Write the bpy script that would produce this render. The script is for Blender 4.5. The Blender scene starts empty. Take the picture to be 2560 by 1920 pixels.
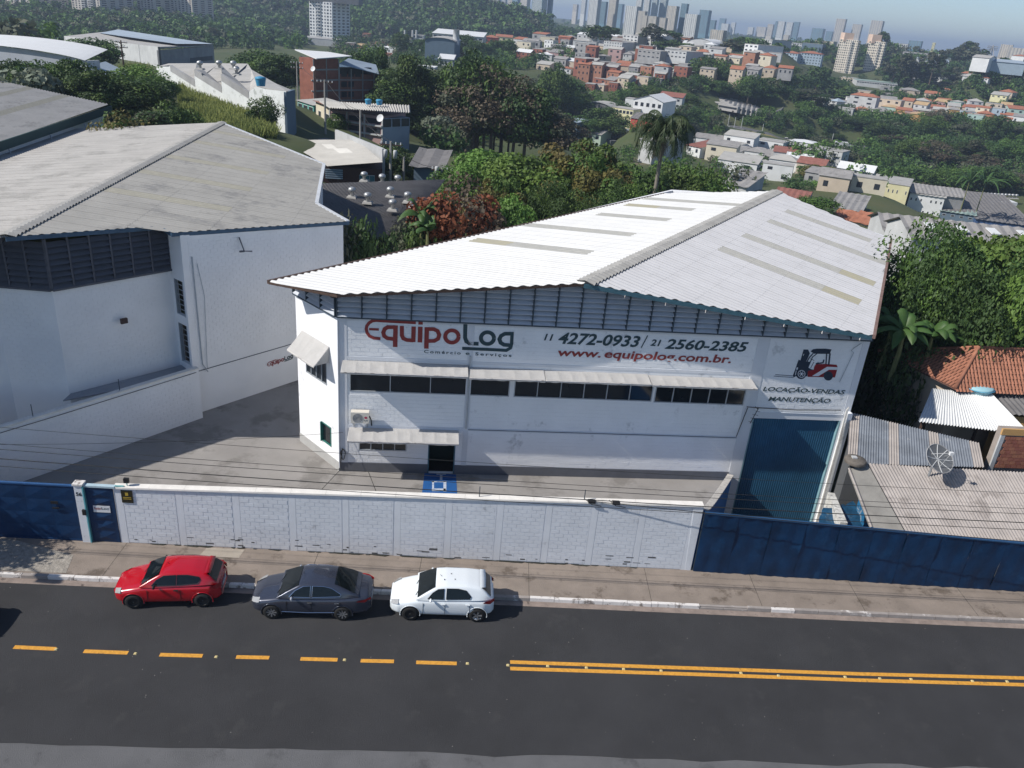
import bpy, bmesh, math, random
import numpy as np
from mathutils import Vector, Matrix, Euler
random.seed(7)
sc = bpy.context.scene
COL = sc.collection
# ------------------------------------------------------------------ camera, sky, sun
F = 2006.0; TH = math.radians(24.7); RO = math.radians(4.945); HC = 21.0     # focal length in photo pixels, pitch, roll, height
cd = bpy.data.cameras.new('camera'); cam = bpy.data.objects.new('camera', cd); COL.objects.link(cam)
cd.sensor_width = 36.0; cd.lens = 36.0 * F / 2560.0; cd.clip_start = 0.5; cd.clip_end = 30000
cam.location = (0, 0, HC)
cam.rotation_euler = (Matrix.Rotation(math.pi / 2 - TH, 4, 'X') @ Matrix.Rotation(RO, 4, 'Z')).to_euler()
sc.camera = cam
KX, KY = 1.06, 0.34                                  # shadow displacement per metre of height
SUN = Vector((-KX, -KY, 1)).normalized()
SE = math.asin(SUN.z); SA = math.atan2(SUN.x, SUN.y)
w = bpy.data.worlds.new('World'); sc.world = w; w.use_nodes = True
nt = w.node_tree; bg = nt.nodes['Background']
sky = nt.nodes.new('ShaderNodeTexSky'); sky.sky_type = 'NISHITA'; sky.sun_disc = False
sky.sun_elevation = SE; sky.sun_rotation = SA
sky.air_density = 0.85; sky.dust_density = 0.6; sky.ozone_density = 3.0; sky.altitude = 700
nt.links.new(sky.outputs[0], bg.inputs[0]); bg.inputs[1].default_value = 0.105
sl = bpy.data.lights.new('sun', 'SUN'); sl.energy = 4.8; sl.angle = math.radians(0.5); sl.color = (1.0, 0.95, 0.88)
so = bpy.data.objects.new('sun', sl); COL.objects.link(so); so.rotation_euler = SUN.to_track_quat('Z', 'Y').to_euler(); so.location = (-40, -10, 60)
sc.view_settings.view_transform = 'Standard'; sc.view_settings.look = 'None'
sc.view_settings.exposure = 0.22; sc.view_settings.gamma = 1.0; sc.view_settings.use_curve_mapping = False
# ------------------------------------------------------------------ photograph pixel -> place (surveying helpers)
def ray(x, y):
    u = x - 1280; v = y - 960
    a = u * math.cos(RO) + v * math.sin(RO); b = -u * math.sin(RO) + v * math.cos(RO)
    return Vector((a, math.cos(TH) * F - math.sin(TH) * b, -math.sin(TH) * F - math.cos(TH) * b))
O = Vector((0, 0, HC))
def at(x, y, Y):
    r = ray(x, y); return O + r * (Y / r.y)
def gz(x, y, z=0.0):
    r = ray(x, y); return O + r * ((z - HC) / r.z)
S = 2560 / 2212.0
def dg(x, y, z=0.0): return gz(x * S, y * S, z)
# ------------------------------------------------------------------ materials
MATS = {}
def mat(name, col, rough=0.8, var=0.12, scale=3.0, bump=0.0, bscale=None, metal=0.0, spec=0.3, col2=None, rnd=0.0, coat=0.0, trans=0.0, objco=True, detail=4, dirt=None):
    if name in MATS: return MATS[name]
    m = bpy.data.materials.new(name); m.use_nodes = True; n = m.node_tree.nodes; l = m.node_tree.links
    p = n['Principled BSDF']; p.inputs['Roughness'].default_value = rough; p.inputs['Metallic'].default_value = metal
    p.inputs['Specular IOR Level'].default_value = spec; p.inputs['Coat Weight'].default_value = coat
    tc = n.new('ShaderNodeTexCoord'); geo = n.new('ShaderNodeNewGeometry')
    nz = n.new('ShaderNodeTexNoise'); nz.inputs['Scale'].default_value = scale; nz.inputs['Detail'].default_value = detail; nz.inputs['Roughness'].default_value = 0.62
    l.new(geo.outputs['Position'], nz.inputs['Vector'])
    rp = n.new('ShaderNodeMapRange'); rp.inputs[1].default_value = 0.3; rp.inputs[2].default_value = 0.7; l.new(nz.outputs[0], rp.inputs[0])
    mx = n.new('ShaderNodeMix'); mx.data_type = 'RGBA'; l.new(rp.outputs[0], mx.inputs[0])
    c2 = col2 or tuple(c * (1 - var) for c in col); c1 = col if col2 else tuple(min(1, c * (1 + var * 0.6)) for c in col)
    mx.inputs[6].default_value = (*c1, 1); mx.inputs[7].default_value = (*c2, 1)
    out = mx.outputs[2]
    if dirt:                                          # (colour, scale, threshold) stains with a shape of their own
        n3 = n.new('ShaderNodeTexNoise'); n3.inputs['Scale'].default_value = dirt[1]; n3.inputs['Detail'].default_value = 8; n3.inputs['Roughness'].default_value = 0.7
        l.new(geo.outputs['Position'], n3.inputs['Vector'])
        r3 = n.new('ShaderNodeMapRange'); r3.inputs[1].default_value = dirt[2]; r3.inputs[2].default_value = dirt[2] + 0.09; l.new(n3.outputs[0], r3.inputs[0])
        m3 = n.new('ShaderNodeMix'); m3.data_type = 'RGBA'; l.new(r3.outputs[0], m3.inputs[0]); l.new(out, m3.inputs[6]); m3.inputs[7].default_value = (*dirt[0], 1); out = m3.outputs[2]
    if rnd > 0:
        oi = n.new('ShaderNodeObjectInfo'); hs = n.new('ShaderNodeHueSaturation'); r2 = n.new('ShaderNodeMapRange')
        r2.inputs[3].default_value = 1 - rnd; r2.inputs[4].default_value = 1 + rnd * 0.6; l.new(oi.outputs['Random'], r2.inputs[0]); l.new(r2.outputs[0], hs.inputs['Value'])
        r4 = n.new('ShaderNodeMapRange'); r4.inputs[3].default_value = 0.5 - rnd * 0.05; r4.inputs[4].default_value = 0.5 + rnd * 0.05; l.new(oi.outputs['Random'], r4.inputs[0]); l.new(r4.outputs[0], hs.inputs['Hue'])
        l.new(out, hs.inputs['Color']); out = hs.outputs[0]
    l.new(out, p.inputs['Base Color'])
    if bump > 0:
        nb = n.new('ShaderNodeTexNoise'); nb.inputs['Scale'].default_value = bscale or scale * 6; nb.inputs['Detail'].default_value = 5
        l.new(geo.outputs['Position'], nb.inputs['Vector']); bp = n.new('ShaderNodeBump'); bp.inputs['Strength'].default_value = bump; bp.inputs['Distance'].default_value = 0.05
        l.new(nb.outputs[0], bp.inputs['Height']); l.new(bp.outputs[0], p.inputs['Normal'])
    if trans > 0:
        tr = n.new('ShaderNodeBsdfTranslucent'); l.new(out, tr.inputs[0]); ms = n.new('ShaderNodeMixShader'); ms.inputs[0].default_value = trans
        l.new(p.outputs[0], ms.inputs[1]); l.new(tr.outputs[0], ms.inputs[2]); l.new(ms.outputs[0], n['Material Output'].inputs[0])
    MATS[name] = m; return m
# ------------------------------------------------------------------ objects
def tag(o, label=None, cat=None, group=None, kind=None):
    if label: o['label'] = label
    if cat: o['category'] = cat
    if group: o['group'] = group
    if kind: o['kind'] = kind
    return o
def empty(name, loc=(0, 0, 0), rz=0.0, label=None, cat=None, group=None):
    o = bpy.data.objects.new(name, None); COL.objects.link(o); o.location = loc; o.rotation_euler = (0, 0, rz); o.empty_display_size = 0.3
    return tag(o, label, cat, group)
def link(name, me, parent=None, loc=None, rot=None, kind=None, label=None):
    o = bpy.data.objects.new(name, me); COL.objects.link(o)
    if parent is not None: o.parent = parent
    if loc is not None: o.location = loc
    if rot is not None: o.rotation_euler = rot
    if kind: o['kind'] = kind
    if label: o['label'] = label
    return o
def copy_tree(o, parent=None):
    c = o.copy(); COL.objects.link(c); c.parent = parent
    for ch in o.children: copy_tree(ch, c)
    return c
class MB:
    def __init__(s): s.v = []; s.f = []; s.m = []
    def quad(s, *p, mi=0):
        b = len(s.v); s.v += [tuple(q) for q in p]; s.f.append(tuple(range(b, b + len(p)))); s.m.append(mi)
    def grid(s, rows, close=False, mi=0):
        b = len(s.v); n = len(rows[0])
        for r in rows: s.v += [tuple(q) for q in r]
        for i in range(len(rows) - 1):
            for j in range(n - (0 if close else 1)):
                k = (j + 1) % n; s.f.append((b + i * n + j, b + i * n + k, b + (i + 1) * n + k, b + (i + 1) * n + j)); s.m.append(mi)
    def hexa(s, c, mi=0):                            # 8 corners: bottom 4, top 4
        b = len(s.v); s.v += [tuple(q) for q in c]
        for f in ((3, 2, 1, 0), (4, 5, 6, 7), (0, 1, 5, 4), (1, 2, 6, 5), (2, 3, 7, 6), (3, 0, 4, 7)): s.f.append(tuple(b + i for i in f)); s.m.append(mi)
    def box(s, x0, x1, y0, y1, z0, z1, mi=0):
        s.hexa([(x0, y0, z0), (x1, y0, z0), (x1, y1, z0), (x0, y1, z0), (x0, y0, z1), (x1, y0, z1), (x1, y1, z1), (x0, y1, z1)], mi)
    def prism(s, poly, z0, z1, mi=0, caps=True):
        n = len(poly); b = len(s.v)
        g0 = (lambda p: z0) if not callable(z0) else z0; g1 = (lambda p: z1) if not callable(z1) else z1
        s.v += [(p[0], p[1], g0(p)) for p in poly] + [(p[0], p[1], g1(p)) for p in poly]
        for i in range(n):
            j = (i + 1) % n; s.f.append((b + i, b + j, b + n + j, b + n + i)); s.m.append(mi)
        if caps: s.f.append(tuple(b + n + i for i in range(n))); s.m.append(mi); s.f.append(tuple(b + n - 1 - i for i in range(n))); s.m.append(mi)
    def tube(s, pts, r, n=6, mi=0, caps=True):
        pts = [Vector(p) for p in pts]; rr = r if isinstance(r, (list, tuple)) else [r] * len(pts); rows = []
        for i, p in enumerate(pts):
            d = (pts[min(i + 1, len(pts) - 1)] - pts[max(i - 1, 0)]).normalized()
            a = d.cross(Vector((0, 0, 1)) if abs(d.z) < 0.95 else Vector((1, 0, 0))).normalized(); c = d.cross(a)
            rows.append([p + (a * math.cos(t) + c * math.sin(t)) * rr[i] for t in (2 * math.pi * k / n for k in range(n))])
        b = len(s.v); s.grid(rows, True, mi)
        if caps:
            s.f.append(tuple(b + k for k in range(n))); s.m.append(mi); e = b + (len(pts) - 1) * n; s.f.append(tuple(e + n - 1 - k for k in range(n))); s.m.append(mi)
    def lathe(s, prof, c=(0, 0, 0), n=16, mi=0):
        s.grid([[(c[0] + r * math.cos(t), c[1] + r * math.sin(t), c[2] + z) for t in (2 * math.pi * k / n for k in range(n))] for r, z in prof], True, mi)
    def mesh(s, name, mats, smooth=False):
        me = bpy.data.meshes.new(name); me.from_pydata(s.v, [], s.f)
        for m in (mats if isinstance(mats, (list, tuple)) else [mats]): me.materials.append(m)
        if any(s.m): me.polygons.foreach_set('material_index', s.m)
        if smooth: me.polygons.foreach_set('use_smooth', [True] * len(s.f))
        me.update(); return me
    def build(s, name, mats, parent=None, smooth=False, kind=None, label=None, loc=None, rot=None):
        return link(name, s.mesh(name, mats, smooth), parent, loc, rot, kind, label)
def npmesh(name, V, Fq, mats, smooth=False):
    me = bpy.data.meshes.new(name); V = np.asarray(V, np.float32); Fq = np.asarray(Fq, np.int32); k = Fq.shape[1]
    me.vertices.add(len(V)); me.vertices.foreach_set('co', V.ravel()); me.loops.add(Fq.size); me.loops.foreach_set('vertex_index', Fq.ravel())
    me.polygons.add(len(Fq)); me.polygons.foreach_set('loop_start', np.arange(len(Fq), dtype=np.int32) * k)
    for m in (mats if isinstance(mats, (list, tuple)) else [mats]): me.materials.append(m)
    if smooth: me.polygons.foreach_set('use_smooth', [True] * len(Fq))
    me.update(calc_edges=True); return me
class Wall:                                          # a vertical plane: s along, z up, o outwards
    def __init__(s, A, B):
        s.A = Vector((A[0], A[1])); s.B = Vector((B[0], B[1])); s.L = (s.B - s.A).length; s.d = (s.B - s.A) / s.L; s.n = Vector((s.d.y, -s.d.x)); s.ang = math.atan2(s.d.y, s.d.x)
    def p(s, a, z, o=0.0):
        q = s.A + s.d * a + s.n * o; return Vector((q.x, q.y, z))
    def px(s, x, y, o=0.0):
        r = ray(x, y); A = s.A + s.n * o; t = (s.n.x * A.x + s.n.y * A.y) / (s.n.x * r.x + s.n.y * r.y); q = O + r * t
        return ((Vector((q.x, q.y)) - A) @ s.d, q.z)
    def dp(s, x, y, o=0.0): return s.px(x * S, y * S, o)
    def box(s, mb, s0, s1, z0, z1, o0, o1, mi=0):
        mb.hexa([s.p(s0, z0, o1), s.p(s1, z0, o1), s.p(s1, z0, o0), s.p(s0, z0, o0), s.p(s0, z1, o1), s.p(s1, z1, o1), s.p(s1, z1, o0), s.p(s0, z1, o0)], mi)
def blocks(W, parent, regions, m, holes=(), bw=0.40, bh=0.20, proud=0.012, gap=0.016, npart=290, jitter=0.003, o=0.0, name='block', ztop=None):
    """running-bond block facing on wall W: whole blocks nearest the camera are parts, cut and farther ones one mesh"""
    full = []; st = MB()
    for (s0, s1, z0, z1) in regions:
        r = 0; z = z0
        while z < z1 - 0.03:
            zt = min(z + bh, z1); off = 0 if r % 2 == 0 else -bw / 2; a = s0 + off
            while a < s1 - 0.03:
                b0 = max(a, s0); b1 = min(a + bw, s1); a += bw
                if b1 - b0 < 0.05: continue
                if ztop and zt > ztop((b0 + b1) / 2) - 0.02: continue
                segs = [(b0, b1)]
                for h in holes:
                    if z < h[3] and zt > h[2]:
                        ns = []
                        for (q0, q1) in segs:
                            if q1 <= h[0] or q0 >= h[1]: ns.append((q0, q1)); continue
                            if h[0] - q0 > 0.04: ns.append((q0, h[0]))
                            if q1 - h[1] > 0.04: ns.append((h[1], q1))
                        segs = ns
                for (q0, q1) in segs:
                    if abs((q1 - q0) - bw) < 1e-4 and abs(zt - z - bh) < 1e-4: full.append((q0, z))
                    else: W.box(st, q0 + gap / 2, q1 - gap / 2, z + gap / 2, zt - gap / 2, o, o + proud)
            z += bh; r += 1
    full.sort(key=lambda q: (W.p(q[0], q[1]) - O).length)
    mb = MB(); mb.box(gap / 2, bw - gap / 2, -proud, 0.0, gap / 2, bh - gap / 2); bm_ = mb.mesh(name, m)
    for i, (a, z) in enumerate(full):
        j = random.uniform(-jitter, jitter)
        if i < npart: link(name, bm_, parent, W.p(a, z, o + j * 0.5), (0, 0, W.ang))
        else: W.box(st, a + gap / 2, a + bw - gap / 2, z + gap / 2, z + bh - gap / 2, o, o + proud + j)
    if st.f: st.build(name, m, parent, kind='stuff')
def text_mesh(txt, shear=0.0, bold=0.0, space=1.0):
    c = bpy.data.curves.new('t', 'FONT'); c.body = txt; c.shear = shear; c.offset = bold; c.space_character = space; c.resolution_u = 3; c.fill_mode = 'FRONT'
    o = bpy.data.objects.new('t', c); me = bpy.data.meshes.new_from_object(o); bpy.data.objects.remove(o)
    n = len(me.vertices); co = np.empty(n * 3); me.vertices.foreach_get('co', co); co = co.reshape(-1, 3)
    fs = [tuple(p.vertices) for p in me.polygons]; bpy.data.meshes.remove(me); return co, fs
def wall_text(W, txt, sL, zL, sR, zR, cap, m, parent, shear=0.0, bold=0.0, o=0.018, space=1.0, name='lettering', capref=0.73, label=None):
    co, fs = text_mesh(txt, shear, bold, space); x0, x1 = co[:, 0].min(), co[:, 0].max(); mb = MB()
    for x, y, _ in co:
        t = (x - x0) / (x1 - x0); mb.v.append(tuple(W.p(sL + (sR - sL) * t, zL + (zR - zL) * t + y / capref * cap, o)))
    mb.f = fs; mb.m = [0] * len(fs); return mb.build(name, m, parent, label=label)
def ribbon(W, mb, pts, wd, o, mi=0):
    pts = [Vector(p) for p in pts]; n = len(pts); L = []; R = []
    for i in range(n):
        d0 = (pts[i] - pts[i - 1]).normalized() if i else None; d1 = (pts[i + 1] - pts[i]).normalized() if i < n - 1 else None
        d = ((d0 or d1) + (d1 or d0)).normalized(); nn = Vector((-d.y, d.x)); k = 1.0
        if d0 and d1: k = 1 / max(0.5, nn @ Vector((-d1.y, d1.x)))
        L.append(pts[i] + nn * wd / 2 * k); R.append(pts[i] - nn * wd / 2 * k)
    for i in range(n - 1): mb.quad(W.p(*L[i], o), W.p(*R[i], o), W.p(*R[i + 1], o), W.p(*L[i + 1], o), mi=mi)
def corr_roof(parent, O3, ud, vd, slope, poly, m, wave=0.36, amp=0.045, width=1.08, row=2.9, seg=8, name='roof_sheet', special=None, lift=0.0, npart=260):
    """corrugated sheets on the plane z = O3.z - slope*v; corrugations run along v; poly in (u, v)"""
    us = [p[0] for p in poly]; u0, u1 = min(us), max(us); nE = len(poly)
    def vr(u):
        hits = []
        for i in range(nE):
            a = poly[i]; b = poly[(i + 1) % nE]
            if (a[0] - u) * (b[0] - u) <= 0 and abs(a[0] - b[0]) > 1e-6:
                t = (u - a[0]) / (b[0] - a[0]); hits.append(a[1] + (b[1] - a[1]) * t)
        return (min(hits), max(hits)) if hits else (0, 0)
    vmax = max(p[1] for p in poly); nc = int(math.ceil((u1 - u0) / width)); nr = int(math.ceil(vmax / row)); du = wave / seg; cnt = 0; rest = MB()
    def P3(u, v, h): return (O3.x + ud.x * u + vd.x * v, O3.y + ud.y * u + vd.y * v, O3.z - slope * v + h)
    for c in range(nc):
        for r in range(nr):
            n = max(1, int(round(width / du))); A = []; B = []; ok = False
            for k in range(n + 1):
                u = min(max(u0 + c * width + (k + (0 if k < n else 0.35)) * du, u0 + 1e-4), u1 - 1e-4); lo, hi = vr(u); a = min(max(lo, r * row), hi); b = max(min(hi, (r + 1) * row + 0.12), lo)
                if b < a: b = a
                if b - a > 0.02: ok = True
                h = amp * math.cos(2 * math.pi * (u - u0) / wave) + lift + 0.004
                A.append(P3(u, a, h)); B.append(P3(u, b, h + (0.006 if b < hi - 0.01 else 0)))
            if not ok: continue
            tgt = MB() if cnt < npart else rest; tgt.grid([A, B]); cnt += 1
            if tgt is not rest:
                mm = m; nm = name
                if special:
                    sp = special(c, r)
                    if sp: nm, mm = sp
                tgt.build(nm, mm, parent)
    if rest.f: rest.build(name, m, parent, kind='stuff')
# ------------------------------------------------------------------ colours
WHITE = mat('white_paint', (0.80, 0.81, 0.82), 0.75, 0.05, 0.7, bump=0.25, bscale=25, dirt=((0.52, 0.53, 0.54), 0.9, 0.60))
WALLW = mat('street_wall_paint', (0.66, 0.68, 0.71), 0.8, 0.07, 1.3, bump=0.10, bscale=30, dirt=((0.36, 0.36, 0.38), 1.3, 0.63))
GREYW = mat('weathered_white_paint', (0.80, 0.80, 0.80), 0.85, 0.06, 0.5, bump=0.2, bscale=20)
PLASTER = mat('plaster', (0.64, 0.66, 0.69), 0.8, 0.06, 0.8, bump=0.15, bscale=15)
SKIRT = mat('grey_skirting', (0.13, 0.135, 0.15), 0.85, 0.1, 2)
ASPH = mat('new_asphalt', (0.040, 0.040, 0.042), 0.88, 0.22, 0.35, bump=0.6, bscale=60, dirt=((0.045, 0.0445, 0.0455), 0.8, 0.56), detail=8)
ASPH2 = mat('worn_asphalt', (0.125, 0.125, 0.128), 0.9, 0.2, 0.6, bump=0.6, bscale=50, dirt=((0.080, 0.080, 0.083), 0.7, 0.56), detail=8)
PAVE = mat('pavement_concrete', (0.245, 0.205, 0.172), 0.92, 0.20, 0.9, bump=0.5, bscale=30, dirt=((0.13, 0.105, 0.085), 0.8, 0.55), detail=8)
GUTTER = mat('gutter_concrete', (0.26, 0.21, 0.18), 0.9, 0.25, 2.5, bump=0.5, bscale=30, dirt=((0.10, 0.08, 0.07), 3, 0.6))
YARD = mat('yard_concrete', (0.27, 0.255, 0.24), 0.9, 0.14, 0.5, bump=0.3, bscale=20, dirt=((0.19, 0.178, 0.165), 0.4, 0.52), detail=8)
YELLOW = mat('yellow_road_paint', (0.62, 0.30, 0.045), 0.75, 0.22, 9, dirt=((0.25, 0.14, 0.04), 6, 0.60))
KERBW = mat('kerb_whitewash', (0.66, 0.63, 0.60), 0.85, 0.1, 4, dirt=((0.22, 0.19, 0.17), 2.6, 0.53))
KERBG = mat('kerb_bare_concrete', (0.30, 0.27, 0.25), 0.9, 0.15, 3, dirt=((0.6, 0.57, 0.54), 2.0, 0.56))
BLUE = mat('blue_gate_paint', (0.004, 0.028, 0.085), 0.5, 0.25, 1.5, bump=0.1, bscale=8)
BLUEF = mat('blue_fence_paint', (0.003, 0.027, 0.078), 0.45, 0.35, 0.9, bump=0.35, bscale=2.0, dirt=((0.006, 0.042, 0.11), 0.7, 0.55))
BLUEG = mat('blue_dock_door', (0.028, 0.12, 0.22), 0.5, 0.2, 0.8)
TEAL = mat('teal_trim', (0.06, 0.14, 0.18), 0.6, 0.2, 3)
DKTRIM = mat('dark_slate_trim', (0.045, 0.065, 0.085), 0.6, 0.15, 3)
LOUV = mat('louvre_grey', (0.50, 0.53, 0.58), 0.55, 0.08, 2)
LOUVD = mat('dark_louvre', (0.085, 0.09, 0.11), 0.6, 0.15, 2)
DARKIN = mat('dark_interior', (0.012, 0.012, 0.014), 0.9, 0.1, 2)
GLASS = mat('dark_window_glass', (0.012, 0.016, 0.02), 0.08, 0.2, 2, spec=0.6)
ALU = mat('aluminium', (0.42, 0.46, 0.50), 0.45, 0.1, 4, metal=0.4)
GREEN = mat('green_window_frame', (0.03, 0.17, 0.14), 0.5, 0.1, 3)
AWN = mat('awning_canvas', (0.47, 0.46, 0.445), 0.8, 0.08, 2, bump=0.2, bscale=8, dirt=((0.42, 0.27, 0.15), 1.7, 0.70), trans=0.12)
RED = mat('painted_sign_red', (0.27, 0.045, 0.04), 0.75, 0.08, 3)
SLATE = mat('painted_sign_slate', (0.035, 0.065, 0.075), 0.75, 0.08, 3)
NAVY = mat('painted_sign_navy', (0.02, 0.032, 0.055), 0.75, 0.08, 3)
SIGNW = mat('painted_sign_white', (0.66, 0.68, 0.72), 0.75, 0.04, 3)
SKYL = mat('fibreglass_skylight', (0.36, 0.355, 0.325), 0.7, 0.15, 2.5, col2=(0.30, 0.30, 0.285), bump=0.2)
SKYLY = mat('yellowed_skylight', (0.33, 0.31, 0.22), 0.7, 0.1, 2.5, col2=(0.30, 0.285, 0.23))
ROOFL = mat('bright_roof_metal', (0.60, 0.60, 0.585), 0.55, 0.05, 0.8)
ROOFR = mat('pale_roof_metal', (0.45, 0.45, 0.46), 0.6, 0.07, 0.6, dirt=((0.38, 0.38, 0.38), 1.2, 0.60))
RIDGE = mat('ridge_cap', (0.30, 0.295, 0.28), 0.7, 0.2, 1.5)
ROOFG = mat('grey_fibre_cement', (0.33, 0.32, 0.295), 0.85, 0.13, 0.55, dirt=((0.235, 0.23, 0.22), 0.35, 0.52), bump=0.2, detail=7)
ROOFG2 = mat('grey_fibre_cement_sunny', (0.40, 0.385, 0.36), 0.85, 0.13, 0.5, dirt=((0.30, 0.29, 0.27), 0.3, 0.52), bump=0.2, detail=7)  # lighter copy of the grey roof, sunlight put into the colour
WOOD = mat('dark_timber', (0.07, 0.045, 0.035), 0.8, 0.2, 4)
STEEL = mat('galvanised_steel', (0.45, 0.46, 0.47), 0.4, 0.12, 5, metal=0.6)
CABLE = mat('black_cable', (0.02, 0.02, 0.02), 0.7, 0.1, 5)
CONC = mat('pole_concrete', (0.30, 0.29, 0.27), 0.9, 0.15, 3)
BLACK = mat('black_plastic', (0.015, 0.015, 0.016), 0.5, 0.1, 5)
MOSS = mat('damp_dirt', (0.035, 0.035, 0.028), 0.95, 0.3, 6)
# ------------------------------------------------------------------ street: road, gutter, kerb, pavement, yard
kerb = lambda x: 25.41 + 0.0617 * x
wall = lambda x: 27.72 + 0.0605 * x
edge = lambda x: 18.1 + 0.0732 * x
RZ = -0.12
def slab(name, top, bottom, xs, z, m, zb=-3.2):
    mb = MB(); poly = [(x, bottom(x)) for x in xs] + [(x, top(x)) for x in reversed(xs)]; mb.prism(poly, zb, z)
    return mb.build(name, m, kind='structure')
xs = [-60, -30, -15, 0, 15, 30, 60]
road = slab('road', lambda x: kerb(x) - 0.36, edge, xs, RZ, ASPH)
# ragged edge of the new asphalt towards the older surface
ex = [-60 + i * 1.1 for i in range(110)]; old = slab('worn_road', lambda x: edge(x) + 0.05, lambda x: -25.0, xs, RZ - 0.008, ASPH2)
mb = MB(); rnd = random.Random(3); off = [rnd.uniform(-0.10, 0.06) for _ in ex]
mb.prism([(x, edge(x) - 0.10 + d) for x, d in zip(ex, off)] + [(x, edge(x) + 0.15) for x in reversed(ex)], RZ - 0.007, RZ + 0.004); mb.build('asphalt_edge', ASPH, road)
g = slab('gutter', lambda x: kerb(x) - 0.06, lambda x: kerb(x) - 0.36, xs, RZ - 0.004, GUTTER)
pav = slab('pavement', lambda x: wall(x) + 0.02, lambda x: kerb(x) + 0.12, xs, 0.0, PAVE)
kb = MB(); kb.prism([(x, kerb(x) + 0.0) for x in xs] + [(x, kerb(x) + 0.12) for x in reversed(xs)], -0.5, -0.01); kerbo = kb.build('kerb', KERBG, kind='structure')
x = -26.0; i = 0
while x < 30:
    L = 0.98; mb = MB(); a = x + 0.01; b = x + L - 0.01; jz = rnd.uniform(-0.008, 0.008); low = 8.1 < x < 9.6
    h = (0.0 if not low else -0.07)
    c = [(a, kerb(a) - 0.055 + jz, RZ - 0.1), (b, kerb(b) - 0.055 + jz, RZ - 0.1), (b, kerb(b) + 0.115, RZ - 0.1), (a, kerb(a) + 0.115, RZ - 0.1), (a, kerb(a) - 0.035 + jz, 0.012 + jz + h), (b, kerb(b) - 0.035 + jz, 0.012 + jz + h), (b, kerb(b) + 0.115, 0.012 + jz + h), (a, kerb(a) + 0.115, 0.012 + jz + h)]
    mb.hexa(c); mb.build('kerbstone', KERBG if (low or rnd.random() < 0.25 or x > 12) else KERBW, kerbo); x += L
# slab joints and cracked patches on the pavement
for jx in (-15.2, -11.3, -7.4, -3.1, 1.4, 6.35, 10.9, 15.2, 20.0):
    mb = MB(); mb.prism([(jx, kerb(jx) + 0.13), (jx + 0.014, kerb(jx) + 0.13), (jx - 0.041, wall(jx) - 0.02), (jx - 0.055, wall(jx) - 0.02)], -0.02, 0.003); mb.build('pavement_joint', MOSS, pav)
PATCH = mat('pale_concrete_patch', (0.34, 0.30, 0.25), 0.9, 0.12, 2, bump=0.3)
mb = MB(); mb.prism([(-12.1, 26.3), (-10.5, 26.42), (-10.45, 26.98), (-12.0, 26.9)], -0.02, 0.006); mb.build('concrete_patch', PATCH, pav)
mb = MB(); mb.prism([(-27, 23.95), (-16.6, 24.6), (-16.9, 25.7), (-19.5, 26.3), (-27, 26.0)], -0.02, 0.007); mb.build('rough_mortar_ramp', mat('rough_mortar', (0.30, 0.275, 0.24), 0.95, 0.3, 5, bump=0.9, bscale=9), pav)
for k in range(48):                                   # weeds and grime along the wall foot
    px_ = -15.2 + rnd.random() * 23.2; mb = MB(); ww = rnd.uniform(0.15, 0.9); mb.prism([(px_, wall(px_) - 0.02), (px_ + ww, wall(px_ + ww) - 0.02), (px_ + ww * 0.8, wall(px_) - 0.03 - rnd.random() * 0.05), (px_ + ww * 0.2, wall(px_) - 0.03 - rnd.random() * 0.05)], -0.01, rnd.uniform(0.008, 0.03)); mb.build('weed_strip', MOSS, pav)
# painted centre line
def strip(p, q, w_, m, name, par=road, h=0.004):
    p = Vector(p); q = Vector(q); d = (q - p).normalized(); n = Vector((-d.y, d.x, 0)) * w_ / 2; mb = MB()
    mb.hexa([p - n + Vector((0, 0, -0.01)), q - n + Vector((0, 0, -0.01)), q + n + Vector((0, 0, -0.01)), p + n + Vector((0, 0, -0.01))] + [v + Vector((0, 0, h)) for v in (p - n, q - n, q + n, p + n)]); return mb.build(name, m, par)
def zz(x, y): return gz(x * 0.5787, 1440 + y * 0.5787, RZ)
for (a, b, y0, y1) in [(-140, -70, 297, 303), (60, 240, 307, 315), (362, 553, 325, 332), (690, 875, 340, 345), (1020, 1163, 350, 353), (1298, 1458, 358, 362), (1558, 1702, 366, 369), (1798, 1973, 373, 378)]:
    strip(zz(a, y0), zz(b, y1), 0.17, YELLOW, 'painted_dash')
def z6(x, y): return gz(1280 + x * 0.5787, 1440 + y * 0.5787, RZ)
for ys in ((362, 372, 399, 423, 441), (394, 400, 425, 450, 470)):
    P_ = [z6(-8, ys[0] + 2), z6(0, ys[1]), z6(800, ys[2]), z6(1500, ys[3]), z6(2212, ys[4])]
    P_[0] = zz(2204, 372 if ys[0] == 362 else 400)
    for a, b in zip(P_[:-1], P_[1:]): strip(a, b, 0.17, YELLOW, 'painted_line')
    e = P_[-1] + (P_[-1] - P_[-2]) * 2.0; strip(P_[-1], e, 0.17, YELLOW, 'painted_line')
STUD = mat('road_stud_plastic', (0.55, 0.45, 0.22), 0.5, 0.1, 5)
mb = MB(); mb.hexa([(-0.06, -0.05, 0), (0.06, -0.05, 0), (0.06, 0.05, 0), (-0.06, 0.05, 0), (-0.035, -0.045, 0.025), (0.035, -0.045, 0.025), (0.035, 0.045, 0.025), (-0.035, 0.045, 0.025)]); sm = mb.mesh('road_stud', STUD)
for x, y in [(242, 317), (585, 336), (934, 350), (1489, 363), (2020, 379), (2195, 386)]: link('road_stud', sm, road, zz(x, y))
for x, y in [(155, 390), (322, 397), (483, 403), (645, 410), (990, 420), (1152, 432), (1440, 437), (1590, 444), (1725, 447), (1990, 455), (2140, 457)]: link('road_stud', sm, road, z6(x, y))
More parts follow.
